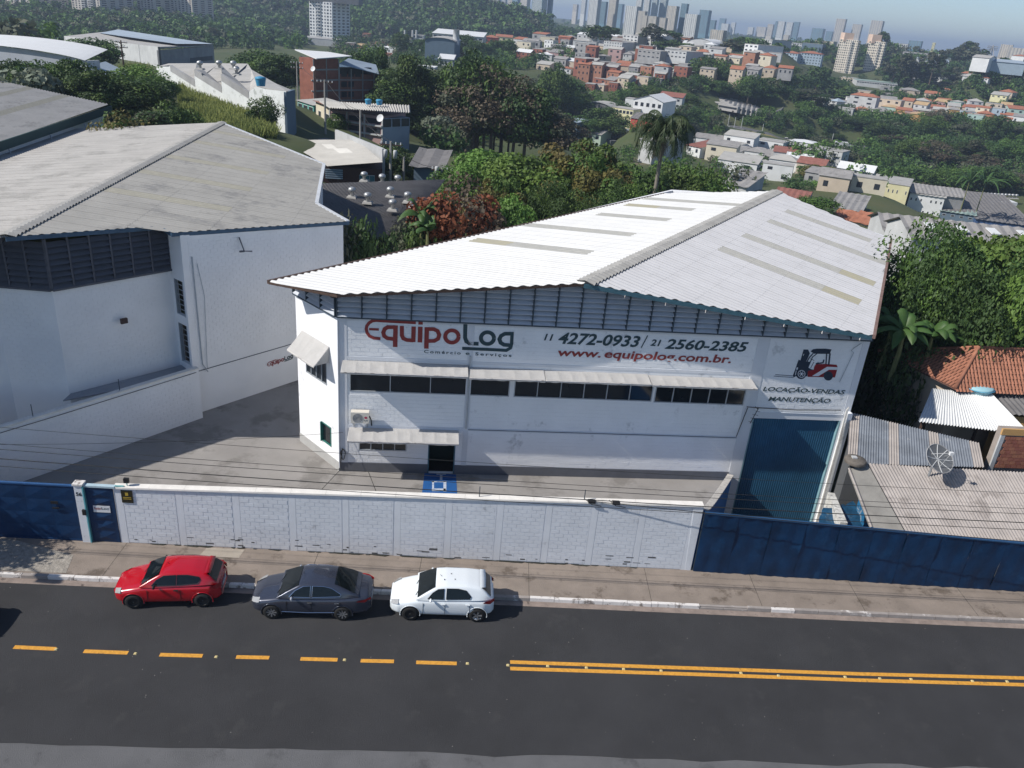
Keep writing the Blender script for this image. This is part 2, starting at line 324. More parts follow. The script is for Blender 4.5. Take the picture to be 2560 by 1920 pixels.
# little stones and litter on the asphalt
PEB = mat('pale_gravel', (0.35, 0.33, 0.30), 0.9, 0.2, 9); mb = MB(); r5 = random.Random(11)
for k in range(110):
    x = r5.uniform(-20, 22); y = edge(x) + (kerb(x) - 0.5 - edge(x)) * r5.random(); s_ = r5.uniform(0.006, 0.02); mb.box(x, x + s_, y, y + s_, RZ - 0.002, RZ + s_ * 0.6)
tag(mb.build('loose_gravel', PEB), 'small pale stones scattered over the dark asphalt road', 'gravel', kind='stuff')
# yard
yd = MB(); yd.prism([(-45, 24.7), (-20, wall(-20) + 0.02), (8.45, wall(8.45) + 0.02), (11.62, 36.06), (11.62, 66), (-45, 66)], -3.2, -0.004); yard = yd.build('yard', YARD, kind='structure')
for a, b in [(dg(795, 1017), dg(815, 1068)), (dg(733, 1017), dg(690, 1062))]: strip(a, b, 0.03, MOSS, 'expansion_joint', yard, 0.0)
bp = MB(); q = [dg(917, 1022), dg(985, 1025), dg(988, 1072), dg(911, 1070)]; bp.quad(*[Vector((v.x, v.y, 0.003)) for v in q][::-1]); bp.build('painted_bay', mat('blue_bay_paint', (0.015, 0.09, 0.28), 0.7, 0.12, 3), yard)
wm = MB(); WP = mat('worn_white_paint', (0.45, 0.50, 0.58), 0.8, 0.1, 5, dirt=((0.10, 0.18, 0.36), 7, 0.55))
def zr(x, y): return gz(640 + x * 640 / 2212, 960 + y * 640 / 2212, 0)
for a, b, w_ in [((1520, 845), (1640, 845), .09), ((1530, 840), (1530, 905), .09), ((1520, 915), (1640, 915), .22), ((1632, 840), (1632, 930), .14), ((1600, 770), (1600, 830), .12), ((1560, 780), (1640, 780), .08)]:
    strip(Vector((*zr(*a).xy, 0.007)), Vector((*zr(*b).xy, 0.007)), w_, WP, 'painted_wheelchair_mark', yard, 0.002)
# ------------------------------------------------------------------ street wall
SW = Wall((-15.5, 26.78), (8.30, 28.22))
swt = empty('street_wall', (-3.6, 27.5, 0), 0, 'long painted block wall with white coping in front of the yard', 'wall')
class Thing:                                          # collects parts given in world coordinates under an Empty at the thing's base
    def __init__(s, name, loc, label, cat, group=None): s.e = empty(name, loc, 0, label, cat, group)
    def add(s, mb, name, m, smooth=False, kind=None, label=None, parent=None):
        o = mb.build(name, m, None, smooth, kind, label); o.parent = parent or s.e
        if parent is None: o.matrix_parent_inverse = Matrix.Translation(-s.e.location)
        return o
def fixchildren(e):
    for c in e.children: c.matrix_parent_inverse = Matrix.Translation(-e.location)
htop = lambda s: 2.62 + 0.62 * s / SW.L
body = MB(); n = 12
for i in range(n):
    a = SW.L * i / n; b = SW.L * (i + 1) / n; body.hexa([SW.p(a, -0.3, 0), SW.p(b, -0.3, 0), SW.p(b, -0.3, -0.2), SW.p(a, -0.3, -0.2), SW.p(a, htop(a), 0), SW.p(b, htop(b), 0), SW.p(b, htop(b), -0.2), SW.p(a, htop(a), -0.2)])
body.build('wall_body', WALLW, swt)
cols = [1.05, 3.15, 5.15, 7.2, 9.25, 11.3, 13.3, 15.3, 17.25, 19.15, 21.1, 23.1]; cols = [0.14] + cols[1:] + [23.55]
cols = [0.2, 2.55, 4.8, 7.05, 9.2, 11.3, 13.4, 15.5, 17.5, 19.4, 21.4, 23.55]
for c in cols: mb = MB(); SW.box(mb, c - 0.11 - rnd.random() * 0.04, c + 0.12 + rnd.random() * 0.03, 0.0, htop(c) - 0.04, 0, 0.014); mb.build('pilaster', WALLW, swt)
regs = [(cols[i] + 0.14, cols[i + 1] - 0.15, 0.02 + 0.01 * (i % 3), 3.3) for i in range(len(cols) - 1)]
blocks(SW, swt, regs, WALLW, ztop=htop, bh=0.185, bw=0.385, proud=0.013, gap=0.02)
ns = 17
for i in range(ns):
    a = SW.L * i / ns + 0.004; b = SW.L * (i + 1) / ns - 0.004; mb = MB()
    mb.hexa([SW.p(a, htop(a), 0.07), SW.p(b, htop(b), 0.07), SW.p(b, htop(b), -0.26), SW.p(a, htop(a), -0.26), SW.p(a, htop(a) + 0.07, 0.06), SW.p(b, htop(b) + 0.07, 0.06), SW.p(b, htop(b) + 0.08, -0.25), SW.p(a, htop(a) + 0.08, -0.25)]); mb.build('coping_slab', mat('coping_white', (0.72, 0.69, 0.64), 0.8, 0.1, 3), swt)
mb = MB()
for k in range(46):
    a = rnd.random() * 22 + 0.5; z = abs(rnd.gauss(0, 0.28)) + 0.03; w_ = rnd.uniform(0.08, 0.35)
    if z < 1: SW.box(mb, a, a + w_, z, z + rnd.uniform(0.02, 0.07), 0.012, 0.0175)
mb.build('flaked_paint', mat('flaked_paint_dark', (0.10, 0.10, 0.10), 0.9, 0.3, 9), swt, kind='stuff')
for s_, lab in ((14.6, 0), (18.9, 0)):
    mb = MB(); mb.tube([SW.p(s_, htop(s_) + 0.07, -0.1), SW.p(s_, htop(s_) + 0.55, -0.1)], 0.02, 6); mb.build('iron_stub', DKTRIM, swt)
# corner buttress by the fence
mb = MB(); mb.hexa([SW.p(23.62, -0.2, 0.02), SW.p(23.85, -0.2, 0.02), SW.p(23.85, -0.2, -0.3), SW.p(23.62, -0.2, -0.3), SW.p(23.45, 3.22, 0.03), SW.p(23.85, 3.22, 0.03), SW.p(23.85, 3.22, -0.3), SW.p(23.45, 3.22, -0.3)]); mb.build('corner_pier', WALLW, swt)
fixchildren(swt)
# ------------------------------------------------------------------ entrance: pillar, pedestrian gate, sliding gate, sign
ga = Wall((-30.5, 25.87), (-15.5, 26.78)); off0 = ga.L
e = Thing('gate_pillar', ga.p(off0 - 1.33, 0), 'slim white gate pillar with painted house number between the two blue gates', 'gate pillar')
mb = MB(); ga.box(mb, off0 - 1.48, off0 - 1.16, -0.1, 2.72, -0.14, 0.12); e.add(mb, 'pillar_body', WALLW)
mb = MB(); ga.box(mb, off0 - 1.52, off0 - 1.12, 2.72, 2.80, -0.18, 0.16); e.add(mb, 'pillar_cap', KERBW)
mb = MB(); ga.box(mb, off0 - 1.165, off0 - 1.115, -0.05, 2.70, 0.0, 0.14); e.add(mb, 'door_jamb', mat('turquoise_jamb', (0.10, 0.36, 0.40), 0.6, 0.1, 3))
mb = MB(); ga.box(mb, off0 - 1.27, off0 - 1.14, 1.38, 1.62, 0.12, 0.20); e.add(mb, 'intercom', BLACK)
o = wall_text(ga, '56', off0 - 1.43, 2.25, off0 - 1.20, 2.25, 0.17, BLACK, e.e, bold=0.03, o=0.128, name='house_number'); fixchildren(e.e)
e = Thing('pedestrian_gate', ga.p(off0 - 0.6, 0), 'narrow dark blue sheet metal pedestrian gate with a small company plaque', 'gate')
g0, g1 = off0 - 1.10, off0 - 0.02
mb = MB(); ga.box(mb, g0, g1, 0.02, 2.60, -0.02, 0.03); e.add(mb, 'door_leaf', BLUE)
for a, b in ((0.08, 0.52), (0.58, 1.02), (1.08, 1.42), (1.78, 2.08), (2.14, 2.54)):
    mb = MB(); m0, m1 = g0 + 0.10, g1 - 0.10; cx = (m0 + m1) / 2; cz = (a + b) / 2; p = [ga.p(m0, a, 0.03), ga.p(m1, a, 0.03), ga.p(m1, b, 0.03), ga.p(m0, b, 0.03)]; c = ga.p(cx, cz, 0.085)
    for i in range(4): mb.quad(p[i], p[(i + 1) % 4], c)
    e.add(mb, 'pressed_panel', BLUE)
mb = MB(); ga.box(mb, g0 + 0.22, g1 - 0.20, 1.46, 1.77, 0.032, 0.05); e.add(mb, 'plaque', mat('plaque_white', (0.62, 0.64, 0.66), 0.5, 0.05, 5))
wall_text(ga, 'Equipo', g0 + 0.26, 1.60, g0 + 0.53, 1.60, 0.11, RED, e.e, o=0.054, bold=0.02); wall_text(ga, 'Log', g0 + 0.545, 1.60, g1 - 0.24, 1.60, 0.11, SLATE, e.e, o=0.054, bold=0.02)
mb = MB(); ga.box(mb, g0 - 0.05, g1 + 0.1, 2.64, 2.72, -0.1, 0.08); e.add(mb, 'lintel', mat('pale_blue_lintel', (0.40, 0.52, 0.58), 0.6, 0.1, 3)); fixchildren(e.e)
e = Thing('sliding_gate', ga.p(off0 - 5, 0), 'wide dark blue metal sliding gate of pressed diamond panels at the left edge', 'gate')
gl, gr = off0 - 11.5, off0 - 1.50
mb = MB(); ga.box(mb, gl, gr, 0.04, 2.60, -0.03, 0.02); e.add(mb, 'gate_leaf', BLUE)
mb = MB(); ga.box(mb, gl, gr, 2.60, 2.66, -0.06, 0.05); e.add(mb, 'top_rail', mat('gate_rail', (0.03, 0.09, 0.22), 0.5, 0.1, 3)); mb = MB(); ga.box(mb, gl, gr, 0.0, 0.07, -0.05, 0.05); e.add(mb, 'bottom_rail', BLUE)
nc = 10; cw = (gr - gl) / nc
for i in range(nc):
    for j in range(4):
        m0 = gl + i * cw + 0.025; m1 = gl + (i + 1) * cw - 0.025; a = 0.09 + j * 0.625; b = a + 0.60; mb = MB(); h = 0.045
        p = [ga.p(m0, a, 0.022), ga.p(m1, a, 0.022), ga.p(m1, b, 0.022), ga.p(m0, b, 0.022)]; c = ga.p((m0 + m1) / 2, (a + b) / 2, h)
        for k in range(4): mb.quad(p[k], p[(k + 1) % 4], c)
        e.add(mb, 'pressed_panel', BLUE)
mb = MB(); ga.box(mb, off0 - 2.5, off0 - 2.22, 1.78, 1.90, 0.07, 0.10); ga.box(mb, off0 - 2.48, off0 - 2.20, 1.55, 1.61, 0.07, 0.10); e.add(mb, 'letter_slot', BLACK)
e = Thing('alarm_sign', SW.p(0.55, 2.2), 'small black and yellow security sign at the left end of the block wall', 'sign')
mb = MB(); SW.box(mb, 0.30, 0.74, 1.98, 2.56, 0.022, 0.045); e.add(mb, 'sign_plate', mat('sign_black', (0.025, 0.022, 0.01), 0.5, 0.1, 5))
SY = mat('sign_yellow', (0.42, 0.30, 0.04), 0.6, 0.1, 5); mb = MB(); SW.box(mb, 0.46, 0.58, 2.32, 2.46, 0.045, 0.05); SW.box(mb, 0.36, 0.68, 2.22, 2.245, 0.045, 0.05); SW.box(mb, 0.36, 0.68, 2.15, 2.175, 0.045, 0.05); e.add(mb, 'printed_mark', SY)
e = Thing('gate_camera', SW.p(0.5, 2.78), 'small dark floodlight on the coping above the security sign', 'floodlight')
mb = MB(); mb.tube([SW.p(0.52, 2.7, -0.1), SW.p(0.52, 2.9, -0.1)], 0.02, 6); mb.tube([SW.p(0.42, 2.72, -0.02), SW.p(0.1, 2.74, 0.02)], 0.035, 6); e.add(mb, 'bracket', mat('teal_bracket', (0.2, 0.45, 0.45), 0.5)); mb = MB(); SW.box(mb, 0.43, 0.62, 2.86, 3.06, -0.14, -0.02); e.add(mb, 'lamp_head', BLACK)
# ------------------------------------------------------------------ blue fence
fw = Wall((8.40, 28.16), (30.0, 28.98)); ft = lambda s: 2.95 - 0.035 * s
e = Thing('blue_fence', fw.p(7, 0), 'tall dark blue sheet metal fence along the pavement right of the block wall', 'fence')
npn = 15; pw = fw.L / npn
for i in range(npn):
    mb = MB(); rows = []; a0 = i * pw + 0.002; a1 = (i + 1) * pw - 0.002; r6 = random.Random(i); k = 9; ph = r6.uniform(-0.012, 0.012)
    for zi in range(6):
        rows.append([fw.p(a0 + (a1 - a0) * t / k, (ft(a0 + (a1 - a0) * t / k)) * zi / 5 + (0.02 if zi == 0 else 0), 0.02 + ph + 0.028 * math.sin(t * 1.3 + i) * math.sin(zi * 1.1 + i * 2) + 0.012 * math.sin(t * 2.9 + zi * 2.2)) for t in range(k + 1)])
    mb.grid(rows); e.add(mb, 'fence_panel', BLUEF, smooth=True)
for i in range(npn + 1):
    mb = MB(); a = min(max(i * pw, 0.04), fw.L - 0.04); fw.box(mb, a - 0.04, a + 0.04, -2.6, ft(a) - 0.02, -0.12, -0.04); e.add(mb, 'fence_post', DKTRIM)
mb = MB(); 
for i in range(npn): mb.hexa([fw.p(i * pw, ft(i * pw), 0.06), fw.p((i + 1) * pw, ft((i + 1) * pw), 0.06), fw.p((i + 1) * pw, ft((i + 1) * pw), -0.07), fw.p(i * pw, ft(i * pw), -0.07), fw.p(i * pw, ft(i * pw) + 0.05, 0.06), fw.p((i + 1) * pw, ft((i + 1) * pw) + 0.05, 0.06), fw.p((i + 1) * pw, ft((i + 1) * pw) + 0.05, -0.07), fw.p(i * pw, ft(i * pw) + 0.05, -0.07)])
e.add(mb, 'top_rail', mat('fence_rail', (0.02, 0.07, 0.16), 0.5))
# ramp side wall with sloping coping
rw = Wall((8.42, 28.45), (11.62, 36.0)); zt = lambda s: 2.92 - (2.92 - 0.35) * (s / rw.L) ** 0.8
e = Thing('ramp_wall', rw.p(3, 0), 'low sloping ramp wall with whitewashed top and blue inner face beside the dock door', 'wall')
mb = MB(); k = 10
for i in range(k):
    a = rw.L * i / k; b = rw.L * (i + 1) / k; mb.hexa([rw.p(a, -2.7, 0.1), rw.p(b, -2.7, 0.1), rw.p(b, -2.7, -0.1), rw.p(a, -2.7, -0.1), rw.p(a, zt(a), 0.1), rw.p(b, zt(b), 0.1), rw.p(b, zt(b), -0.1), rw.p(a, zt(a), -0.1)])
e.add(mb, 'wall_body', mat('blue_wall_paint', (0.02, 0.12, 0.36), 0.7, 0.15, 2))
for i in range(k):
    a = rw.L * i / k + 0.004; b = rw.L * (i + 1) / k - 0.004; mb = MB(); mb.hexa([rw.p(a, zt(a), 0.15), rw.p(b, zt(b), 0.15), rw.p(b, zt(b), -0.15), rw.p(a, zt(a), -0.15), rw.p(a, zt(a) + 0.06, 0.15), rw.p(b, zt(b) + 0.06, 0.15), rw.p(b, zt(b) + 0.06, -0.15), rw.p(a, zt(a) + 0.06, -0.15)]); e.add(mb, 'coping_slab', mat('rough_coping', (0.55, 0.52, 0.48), 0.9, 0.25, 6, dirt=((0.2, 0.18, 0.16), 5, 0.58)))
mb = MB(); mb.prism([(8.5, 28.5), (17.6, 29.0), (17.6, 36.6), (11.7, 36.0)], -3.2, -2.62); ramp = mb.build('dock_floor', YARD, kind='structure')
# ------------------------------------------------------------------ main warehouse
F0 = (-8.09, 33.74); F1 = (17.10, 36.75); FW = Wall(F0, F1); CW = Wall((-10.72, 36.34), F0)
zR = 10.42; ap = dg(1262, 612, zR); rb = dg(1680, 413, zR); rd = (rb - ap); RL = rd.length; rd = rd / RL
vR = Vector((rd.y, -rd.x, 0)); vL = -vR; sR, sL = 0.16, 0.112
def onslope(x, y, A, vd, s):
    nrm = Vector((vd.x * s, vd.y * s, 1)); r = ray(x * S, y * S); t = nrm.dot(A - O) / nrm.dot(r); q = O + r * t; return q
def uv(q, A, ud, vd): d = q - A; return (d.x * ud.x + d.y * ud.y, d.x * vd.x + d.y * vd.y)
pl = [onslope(x, y, ap, vL, sL) for x, y in ((727, 636), (581, 608), (1436, 418))]
pr_ = [onslope(x, y, ap, vR, sR) for x, y in ((1923, 517), (1885, 725))]
polyL = [(0, 0)] + [uv(q, ap, rd, vL) for q in pl] + [(RL, 0)]
polyR = [(0, 0), (RL, 0)] + [uv(q, ap, rd, vR) for q in pr_]
wh = Thing('warehouse', FW.p(12, 0), 'large white block warehouse with company sign and shallow corrugated gable roof', 'warehouse')
W_ = wh.e
# shell
foot = [(-8.09, 33.74), (17.10, 36.75), (25.2, 56.2), (11.2, 64.2), (-10.72, 36.34)]
foot = [Vector(p) for p in foot]
def roofz(p):
    d = Vector((p[0], p[1], 0)) - ap; v = d.x * vR.x + d.y * vR.y
    return zR - (sR * v if v > 0 else -sL * v)
mb = MB(); n = 16
def wallrun(A, B, z0, z1f, thick, m_, nm, k=14, o0=0.0):
    W = Wall(A, B); mb = MB()
    for i in range(k):
        a = W.L * i / k; b = W.L * (i + 1) / k
        za = z1f(W.p(a, 0)) if callable(z1f) else z1f; zb = z1f(W.p(b, 0)) if callable(z1f) else z1f
        mb.hexa([W.p(a, z0, o0), W.p(b, z0, o0), W.p(b, z0, o0 - thick), W.p(a, z0, o0 - thick), W.p(a, za, o0), W.p(b, zb, o0), W.p(b, zb, o0 - thick), W.p(a, za, o0 - thick)])
    return mb
# facade wall body with real openings (built of rectangular pieces)
def pierced(W, s0, s1, z0, z1, holes, th):
    mb = MB(); ss = sorted({s0, s1, *[h[0] for h in holes], *[h[1] for h in holes]}); zs = sorted({z0, z1, *[h[2] for h in holes], *[h[3] for h in holes]})
    for a, b in zip(ss[:-1], ss[1:]):
        run = None
        for c, d in zip(zs[:-1], zs[1:]):
            if any(h[0] <= a and b <= h[1] and h[2] <= c and d <= h[3] for h in holes):
                if run: W.box(mb, a, b, run[0], run[1], -th, 0); run = None
            else: run = (run[0], d) if run else (c, d)
        if run: W.box(mb, a, b, run[0], run[1], -th, 0)
    return mb
LB = 8.08
wins = [(0.53, 8.05, 4.36, 5.28), (8.27, 15.05, 4.36, 5.25), (15.17, 19.72, 4.33, 5.2)]
gwin = (0.95, 3.25, 1.20, 2.05); door = (4.33, 5.60, 0.0, 2.15); gate = (20.40, 24.95, -2.6, 3.65)
fh = wins + [gwin, door, gate]
wh.add(pierced(FW, 0, FW.L, -2.6, LB, fh, 0.2), 'front_wall', WHITE)
cwin = None
c1 = [CW.px(640 + x * .28933, 480 + y * .28933) for x, y in ((432, 1480), (610, 1480), (610, 1650), (432, 1570))]
c2 = [CW.px(640 + x * .28933, 960 + y * .28933) for x, y in ((570, 330), (650, 370), (650, 530), (575, 500))]
cw1 = (c1[0][0], c1[1][0], (c1[2][1] + c1[3][1]) / 2, c1[1][1] + 0.25); cw2 = (c2[0][0], c2[1][0], (c2[2][1] + c2[3][1]) / 2, (c2[0][1] + c2[1][1]) / 2)
wh.add(pierced(CW, 0, CW.L, -0.2, LB, [cw1, cw2], 0.2), 'side_wall', WHITE)
for A, B, nm in ((F1, foot[2], 'side_wall'), (foot[2], foot[3], 'rear_wall'), (foot[3], foot[4], 'side_wall')):
    wh.add(wallrun(A, B, -3.2, lambda p: roofz(p) - 0.12, 0.2, WHITE, nm), nm, WHITE)
# dark lining behind openings
mb = MB(); FW.box(mb, 0.3, 20.2, 4.2, 5.5, -1.6, -1.5); FW.box(mb, 0.5, 6.2, 0, 2.4, -1.9, -1.8); FW.box(mb, 0.5, 6.2, -0.02, 0.0, -1.9, -0.2); FW.box(mb, 0.5, 6.2, 2.4, 2.42, -1.9, -0.2); FW.box(mb, 0.3, 20.2, 4.18, 4.2, -1.6, -0.2); FW.box(mb, 0.3, 20.2, 5.5, 5.52, -1.6, -0.2); CW.box(mb, 0.2, 3.4, 0.5, 7, -0.9, -0.85)
wh.add(mb, 'interior', DARKIN)
# grey skirting
mb = MB(); FW.box(mb, -0.02, 4.30, 0.0, 0.50, 0.0, 0.03); FW.box(mb, 5.63, 19.75, 0, 0.50, 0.0, 0.03); wh.add(mb, 'skirting', SKIRT)
mb = MB(); CW.box(mb, 0.0, CW.L + 0.02, 0.0, 0.50, 0.0, 0.03); wh.add(mb, 'skirting', mat('light_skirting', (0.40, 0.40, 0.39), 0.85, 0.1, 2))
# concrete frame bands proud of the block infill
mb = MB()
for a, b in ((0, 0.42), (5.95, 6.2), (19.75, 20.36), (25.0, 25.35)): FW.box(mb, a, b, 0.5 if a < 19 else -2.6, LB, 0, 0.022)
for (a, b, z0, z1) in ((0.42, 5.95, 5.98, 6.16), (6.2, 19.75, 5.98, 6.12), (0.42, 5.95, 2.42, 2.60), (6.2, 19.75, 2.44, 2.58), (20.36, 25.0, 3.66, 4.0), (0.42, 25.0, LB - 0.16, LB)): FW.box(mb, a, b, z0, z1, 0, 0.02)
wh.add(mb, 'concrete_frame', PLASTER)
big = [(0.44, 5.93, 6.2, 7.9), (6.22, 19.73, 6.16, 7.9), (19.77, 25.0, 4.05, 7.9)]
blocks(FW, W_, [big[0]], WHITE, npart=62, proud=0.011, gap=0.024); blocks(FW, W_, [big[2]], WHITE, npart=130, proud=0.009, gap=0.022); blocks(FW, W_, [big[1], (5.66, 5.93, 0.55, 2.4)], WHITE, npart=40, proud=0.007, gap=0.018)
blocks(FW, W_, [(0.44, 5.93, 2.62, 4.2), (0.44, 4.3, 0.52, 2.4)], WHITE, npart=62, proud=0.010, gap=0.024, holes=fh)
blocks(FW, W_, [(6.22, 19.73, 2.6, 4.25), (6.22, 19.73, 0.52, 2.42)], WHITE, npart=0, proud=0.004, gap=0.012)
# horizontal joint on the plaster
mb = MB(); FW.box(mb, 6.2, 19.75, 2.50, 2.53, 0.02, 0.032); wh.add(mb, 'movement_joint', DKTRIM)
# gable louvres
FLz = lambda s: roofz(FW.p(s, 0)) - 0.10
mb = MB(); nb = 34
for i in range(nb):
    a = FW.L * i / nb; b = FW.L * (i + 1) / nb
    mb.hexa([FW.p(a, LB, -0.15), FW.p(b, LB, -0.15), FW.p(b, LB, -0.3), FW.p(a, LB, -0.3), FW.p(a, FLz(a), -0.15), FW.p(b, FLz(b), -0.15), FW.p(b, FLz(b), -0.3), FW.p(a, FLz(a), -0.3)])
wh.add(mb, 'louvre_backing', DKTRIM)
nbay = 23; bw_ = FW.L / nbay; sp = 0.245
mb = MB(); tw = bw_ - 0.07
mb.hexa([(0.0, -0.16, 0.0), (tw, -0.16, 0.0), (tw, -0.15, -0.02), (0.0, -0.15, -0.02), (0.0, 0.07, 0.165), (tw, 0.07, 0.165), (tw, 0.08, 0.15), (0.0, 0.08, 0.15)]); slat = mb.mesh('louvre_slat', LOUV)
for i in range(nbay):
    a = i * bw_ + 0.035; j = 0
    while LB + 0.06 + sp * (j + 1) < min(FLz(a), FLz(a + tw)) + 0.16 and j < 12:
        top = min(FLz(a), FLz(a + tw)); z = LB + 0.05 + sp * j
        o_ = link('louvre_slat', slat, W_, FW.p(a, z, 0), (0, 0, FW.ang))
        if z + 0.22 > top: o_.scale = (1, 1, max(0.3, (top - z) / 0.225))
        j += 1
for i in range(nbay + 1):
    a = i * bw_; mb = MB(); top = FLz(a); FW.box(mb, a - 0.03, a + 0.03, LB, top, -0.02, 0.15); wh.add(mb, 'louvre_mullion', DKTRIM)
mb = MB(); FW.box(mb, 0, FW.L, LB - 0.03, LB + 0.03, 0.0, 0.17); wh.add(mb, 'louvre_sill', DKTRIM)
# chamfer louvres
CLz = lambda s: roofz(CW.p(s, 0)) - 0.10
cl0 = CW.dp(632, 650)[0]; nbc = 3; cb = CW.L / nbc
mb = MB(); CW.box(mb, 0, CW.L, LB, 8.55, -0.3, -0.15); wh.add(mb, 'louvre_backing', DKTRIM)
mb = MB(); tc_ = cb - 0.07; mb.hexa([(0.0, -0.16, 0.0), (tc_, -0.16, 0.0), (tc_, -0.15, -0.02), (0.0, -0.15, -0.02), (0.0, 0.07, 0.165), (tc_, 0.07, 0.165), (tc_, 0.08, 0.15), (0.0, 0.08, 0.15)]); slc = mb.mesh('louvre_slat', LOUV)
for i in range(nbc):
    for j in range(3):
        z = LB + 0.05 + sp * j; top = CLz(i * cb)
        if z + 0.1 < top:
            o_ = link('louvre_slat', slc, W_, CW.p(i * cb + 0.035, z, 0), (0, 0, CW.ang))
            if z + 0.22 > top: o_.scale = (1, 1, (top - z) / 0.225)
for i in range(nbc + 1): mb = MB(); CW.box(mb, i * cb - 0.03, i * cb + 0.03, LB, CLz(i * cb), -0.02, 0.15); wh.add(mb, 'louvre_mullion', DKTRIM)
mb = MB(); CW.box(mb, 0, CW.L, LB - 0.03, LB + 0.03, 0.0, 0.17); wh.add(mb, 'louvre_sill', DKTRIM)
# roof
def spL(c, r): return None
wL = 1.08
skuL = {}
for q0, q1 in (((1030, 520), (1330, 545)), ((1130, 492), (1400, 508)), ((1250, 468), (1478, 474)), ((1335, 450), (1545, 452)), ((1395, 437), (1600, 437))):
    a = uv(onslope(*q0, ap, vL, sL), ap, rd, vL); b = uv(onslope(*q1, ap, vL, sL), ap, rd, vL); skuL[int(((a[0] + b[0]) / 2 - min(p[0] for p in polyL)) / wL)] = (min(a[1], b[1]), max(a[1], b[1]))
skuR = {}
for q0, q1 in (((1545, 535), (1810, 640)), ((1600, 500), (1870, 605)), ((1660, 475), (1905, 562)), ((1710, 455), (1880, 523))):
    a = uv(onslope(*q0, ap, vR, sR), ap, rd, vR); b = uv(onslope(*q1, ap, vR, sR), ap, rd, vR); skuR[int(((a[0] + b[0]) / 2) / wL)] = (min(a[1], b[1]), max(a[1], b[1]))
rowL = 2.45; rowR = 1.95
def mk(sk, row):
    def f(c, r):
        if c in sk and sk[c][0] - row * 0.45 <= r * row and (r + 1) * row <= sk[c][1] + row * 0.55: return ('skylight_sheet', SKYLY if r >= sk[c][1] / row - 1.3 and c % 2 else SKYL)
    return f
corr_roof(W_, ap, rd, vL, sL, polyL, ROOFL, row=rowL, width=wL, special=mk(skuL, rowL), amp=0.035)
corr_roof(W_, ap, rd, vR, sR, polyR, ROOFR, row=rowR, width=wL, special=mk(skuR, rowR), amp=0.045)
# ridge caps
k = 30
for i in range(k):
    u0 = RL * i / k + 0.0; u1 = RL * (i + 1) / k + 0.05; mb = MB(); rows = []
    nn_ = 36
    for j in range(nn_ + 1):
        u = u0 + (u1 - u0) * j / nn_; h = 0.05 * math.cos(2 * math.pi * u / 0.36) + 0.07 + 0.006 * (i % 2); c = ap + rd * u
        rows.append([c + vL * 0.42 + Vector((0, 0, -sL * 0.42 + h)), c + vL * 0.2 + Vector((0, 0, -sL * .2 + h + 0.01)), c + Vector((0, 0, h + 0.03)), c + vR * 0.2 + Vector((0, 0, -sR * 0.2 + h + 0.01)), c + vR * 0.42 + Vector((0, 0, -sR * 0.42 + h))])
    mb.grid(rows); wh.add(mb, 'ridge_cap', RIDGE)
# eave boards / gutters
def fascia(pts, th, dz0, dz1, m, nm, k=1):
    for A, B in zip(pts[:-1], pts[1:]):
        d = (B - A); d.z = 0; d.normalize(); nrm = Vector((-d.y, d.x, 0)) * th; mb = MB()
        mb.hexa([A + Vector((0, 0, dz0)), B + Vector((0, 0, dz0)), B + nrm + Vector((0, 0, dz0)), A + nrm + Vector((0, 0, dz0)), A + Vector((0, 0, dz1)), B + Vector((0, 0, dz1)), B + nrm + Vector((0, 0, dz1)), A + nrm + Vector((0, 0, dz1))]); wh.add(mb, nm, m)
fascia([pl[0], ap], 0.05, -0.14, -0.03, WOOD, 'eave_board'); fascia([ap, pr_[1]], 0.06, -0.22, -0.02, TEAL, 'eave_board')
fascia([pl[1], pl[0]], 0.08, -0.14, -0.03, WOOD, 'eave_board'); fascia([pl[2], pl[1]], -0.16, -0.14, 0.03, WOOD, 'roof_gutter'); fascia([pr_[1], pr_[0]], -0.14, -0.14, 0.05, mat('rusty_gutter', (0.20, 0.13, 0.11), 0.8, 0.3, 3), 'roof_gutter')
mb = MB()                                             # soffit so the roof has a body
for q in (pl[0], pl[1]): pass
for i in range(9):                                    # purlin ends under the left overhang
    u = i / 8; c = pl[1].lerp(pl[0], u); mb = MB(); mb.tube([c + Vector((0.0, 0, -0.10)), c + Vector((0.5, 0.45, -0.14))], 0.05, 4); wh.add(mb, 'purlin_end', WOOD)
for i in range(1, 8):
    c = ap.lerp(pr_[1], i / 7.3); mb = MB(); mb.tube([c + Vector((0, 0.02, -0.2)), c + Vector((0, 0.0, -0.34))], 0.025, 5); wh.add(mb, 'gutter_hook', KERBW)
# windows
def window(W, h, n, fm, open_=(), o=0.0, fr=0.045, nm='window'):
    s0, s1, z0, z1 = h; mb = MB()
    for a, b, c, d in ((s0, s1, z0, z0 + fr), (s0, s1, z1 - fr, z1), (s0, s0 + fr, z0, z1), (s1 - fr, s1, z0, z1)): W.box(mb, a, b, c, d, o - 0.07, o + 0.015)
    for i in range(1, n): a = s0 + (s1 - s0) * i / n; W.box(mb, a - 0.022, a + 0.022, z0, z1, o - 0.07, o + 0.012)
    f = wh.add(mb, nm, fm)
    for i in range(n):
        a = s0 + (s1 - s0) * i / n; b = s0 + (s1 - s0) * (i + 1) / n; g = MB(); g.quad(W.p(a + 0.03, z0 + fr, o - 0.04), W.p(b - 0.03, z0 + fr, o - 0.04), W.p(b - 0.03, z1 - fr, o - 0.04), W.p(a + 0.03, z1 - fr, o - 0.04)); p = g.build('pane', GLASS, None); p.parent = f
    return f
window(FW, wins[0], 4, ALU); window(FW, wins[1], 6, ALU); window(FW, wins[2], 5, ALU); window(FW, gwin, 4, ALU); window(CW, cw1, 4, ALU); window(CW, cw2, 1, GREEN, fr=0.06)
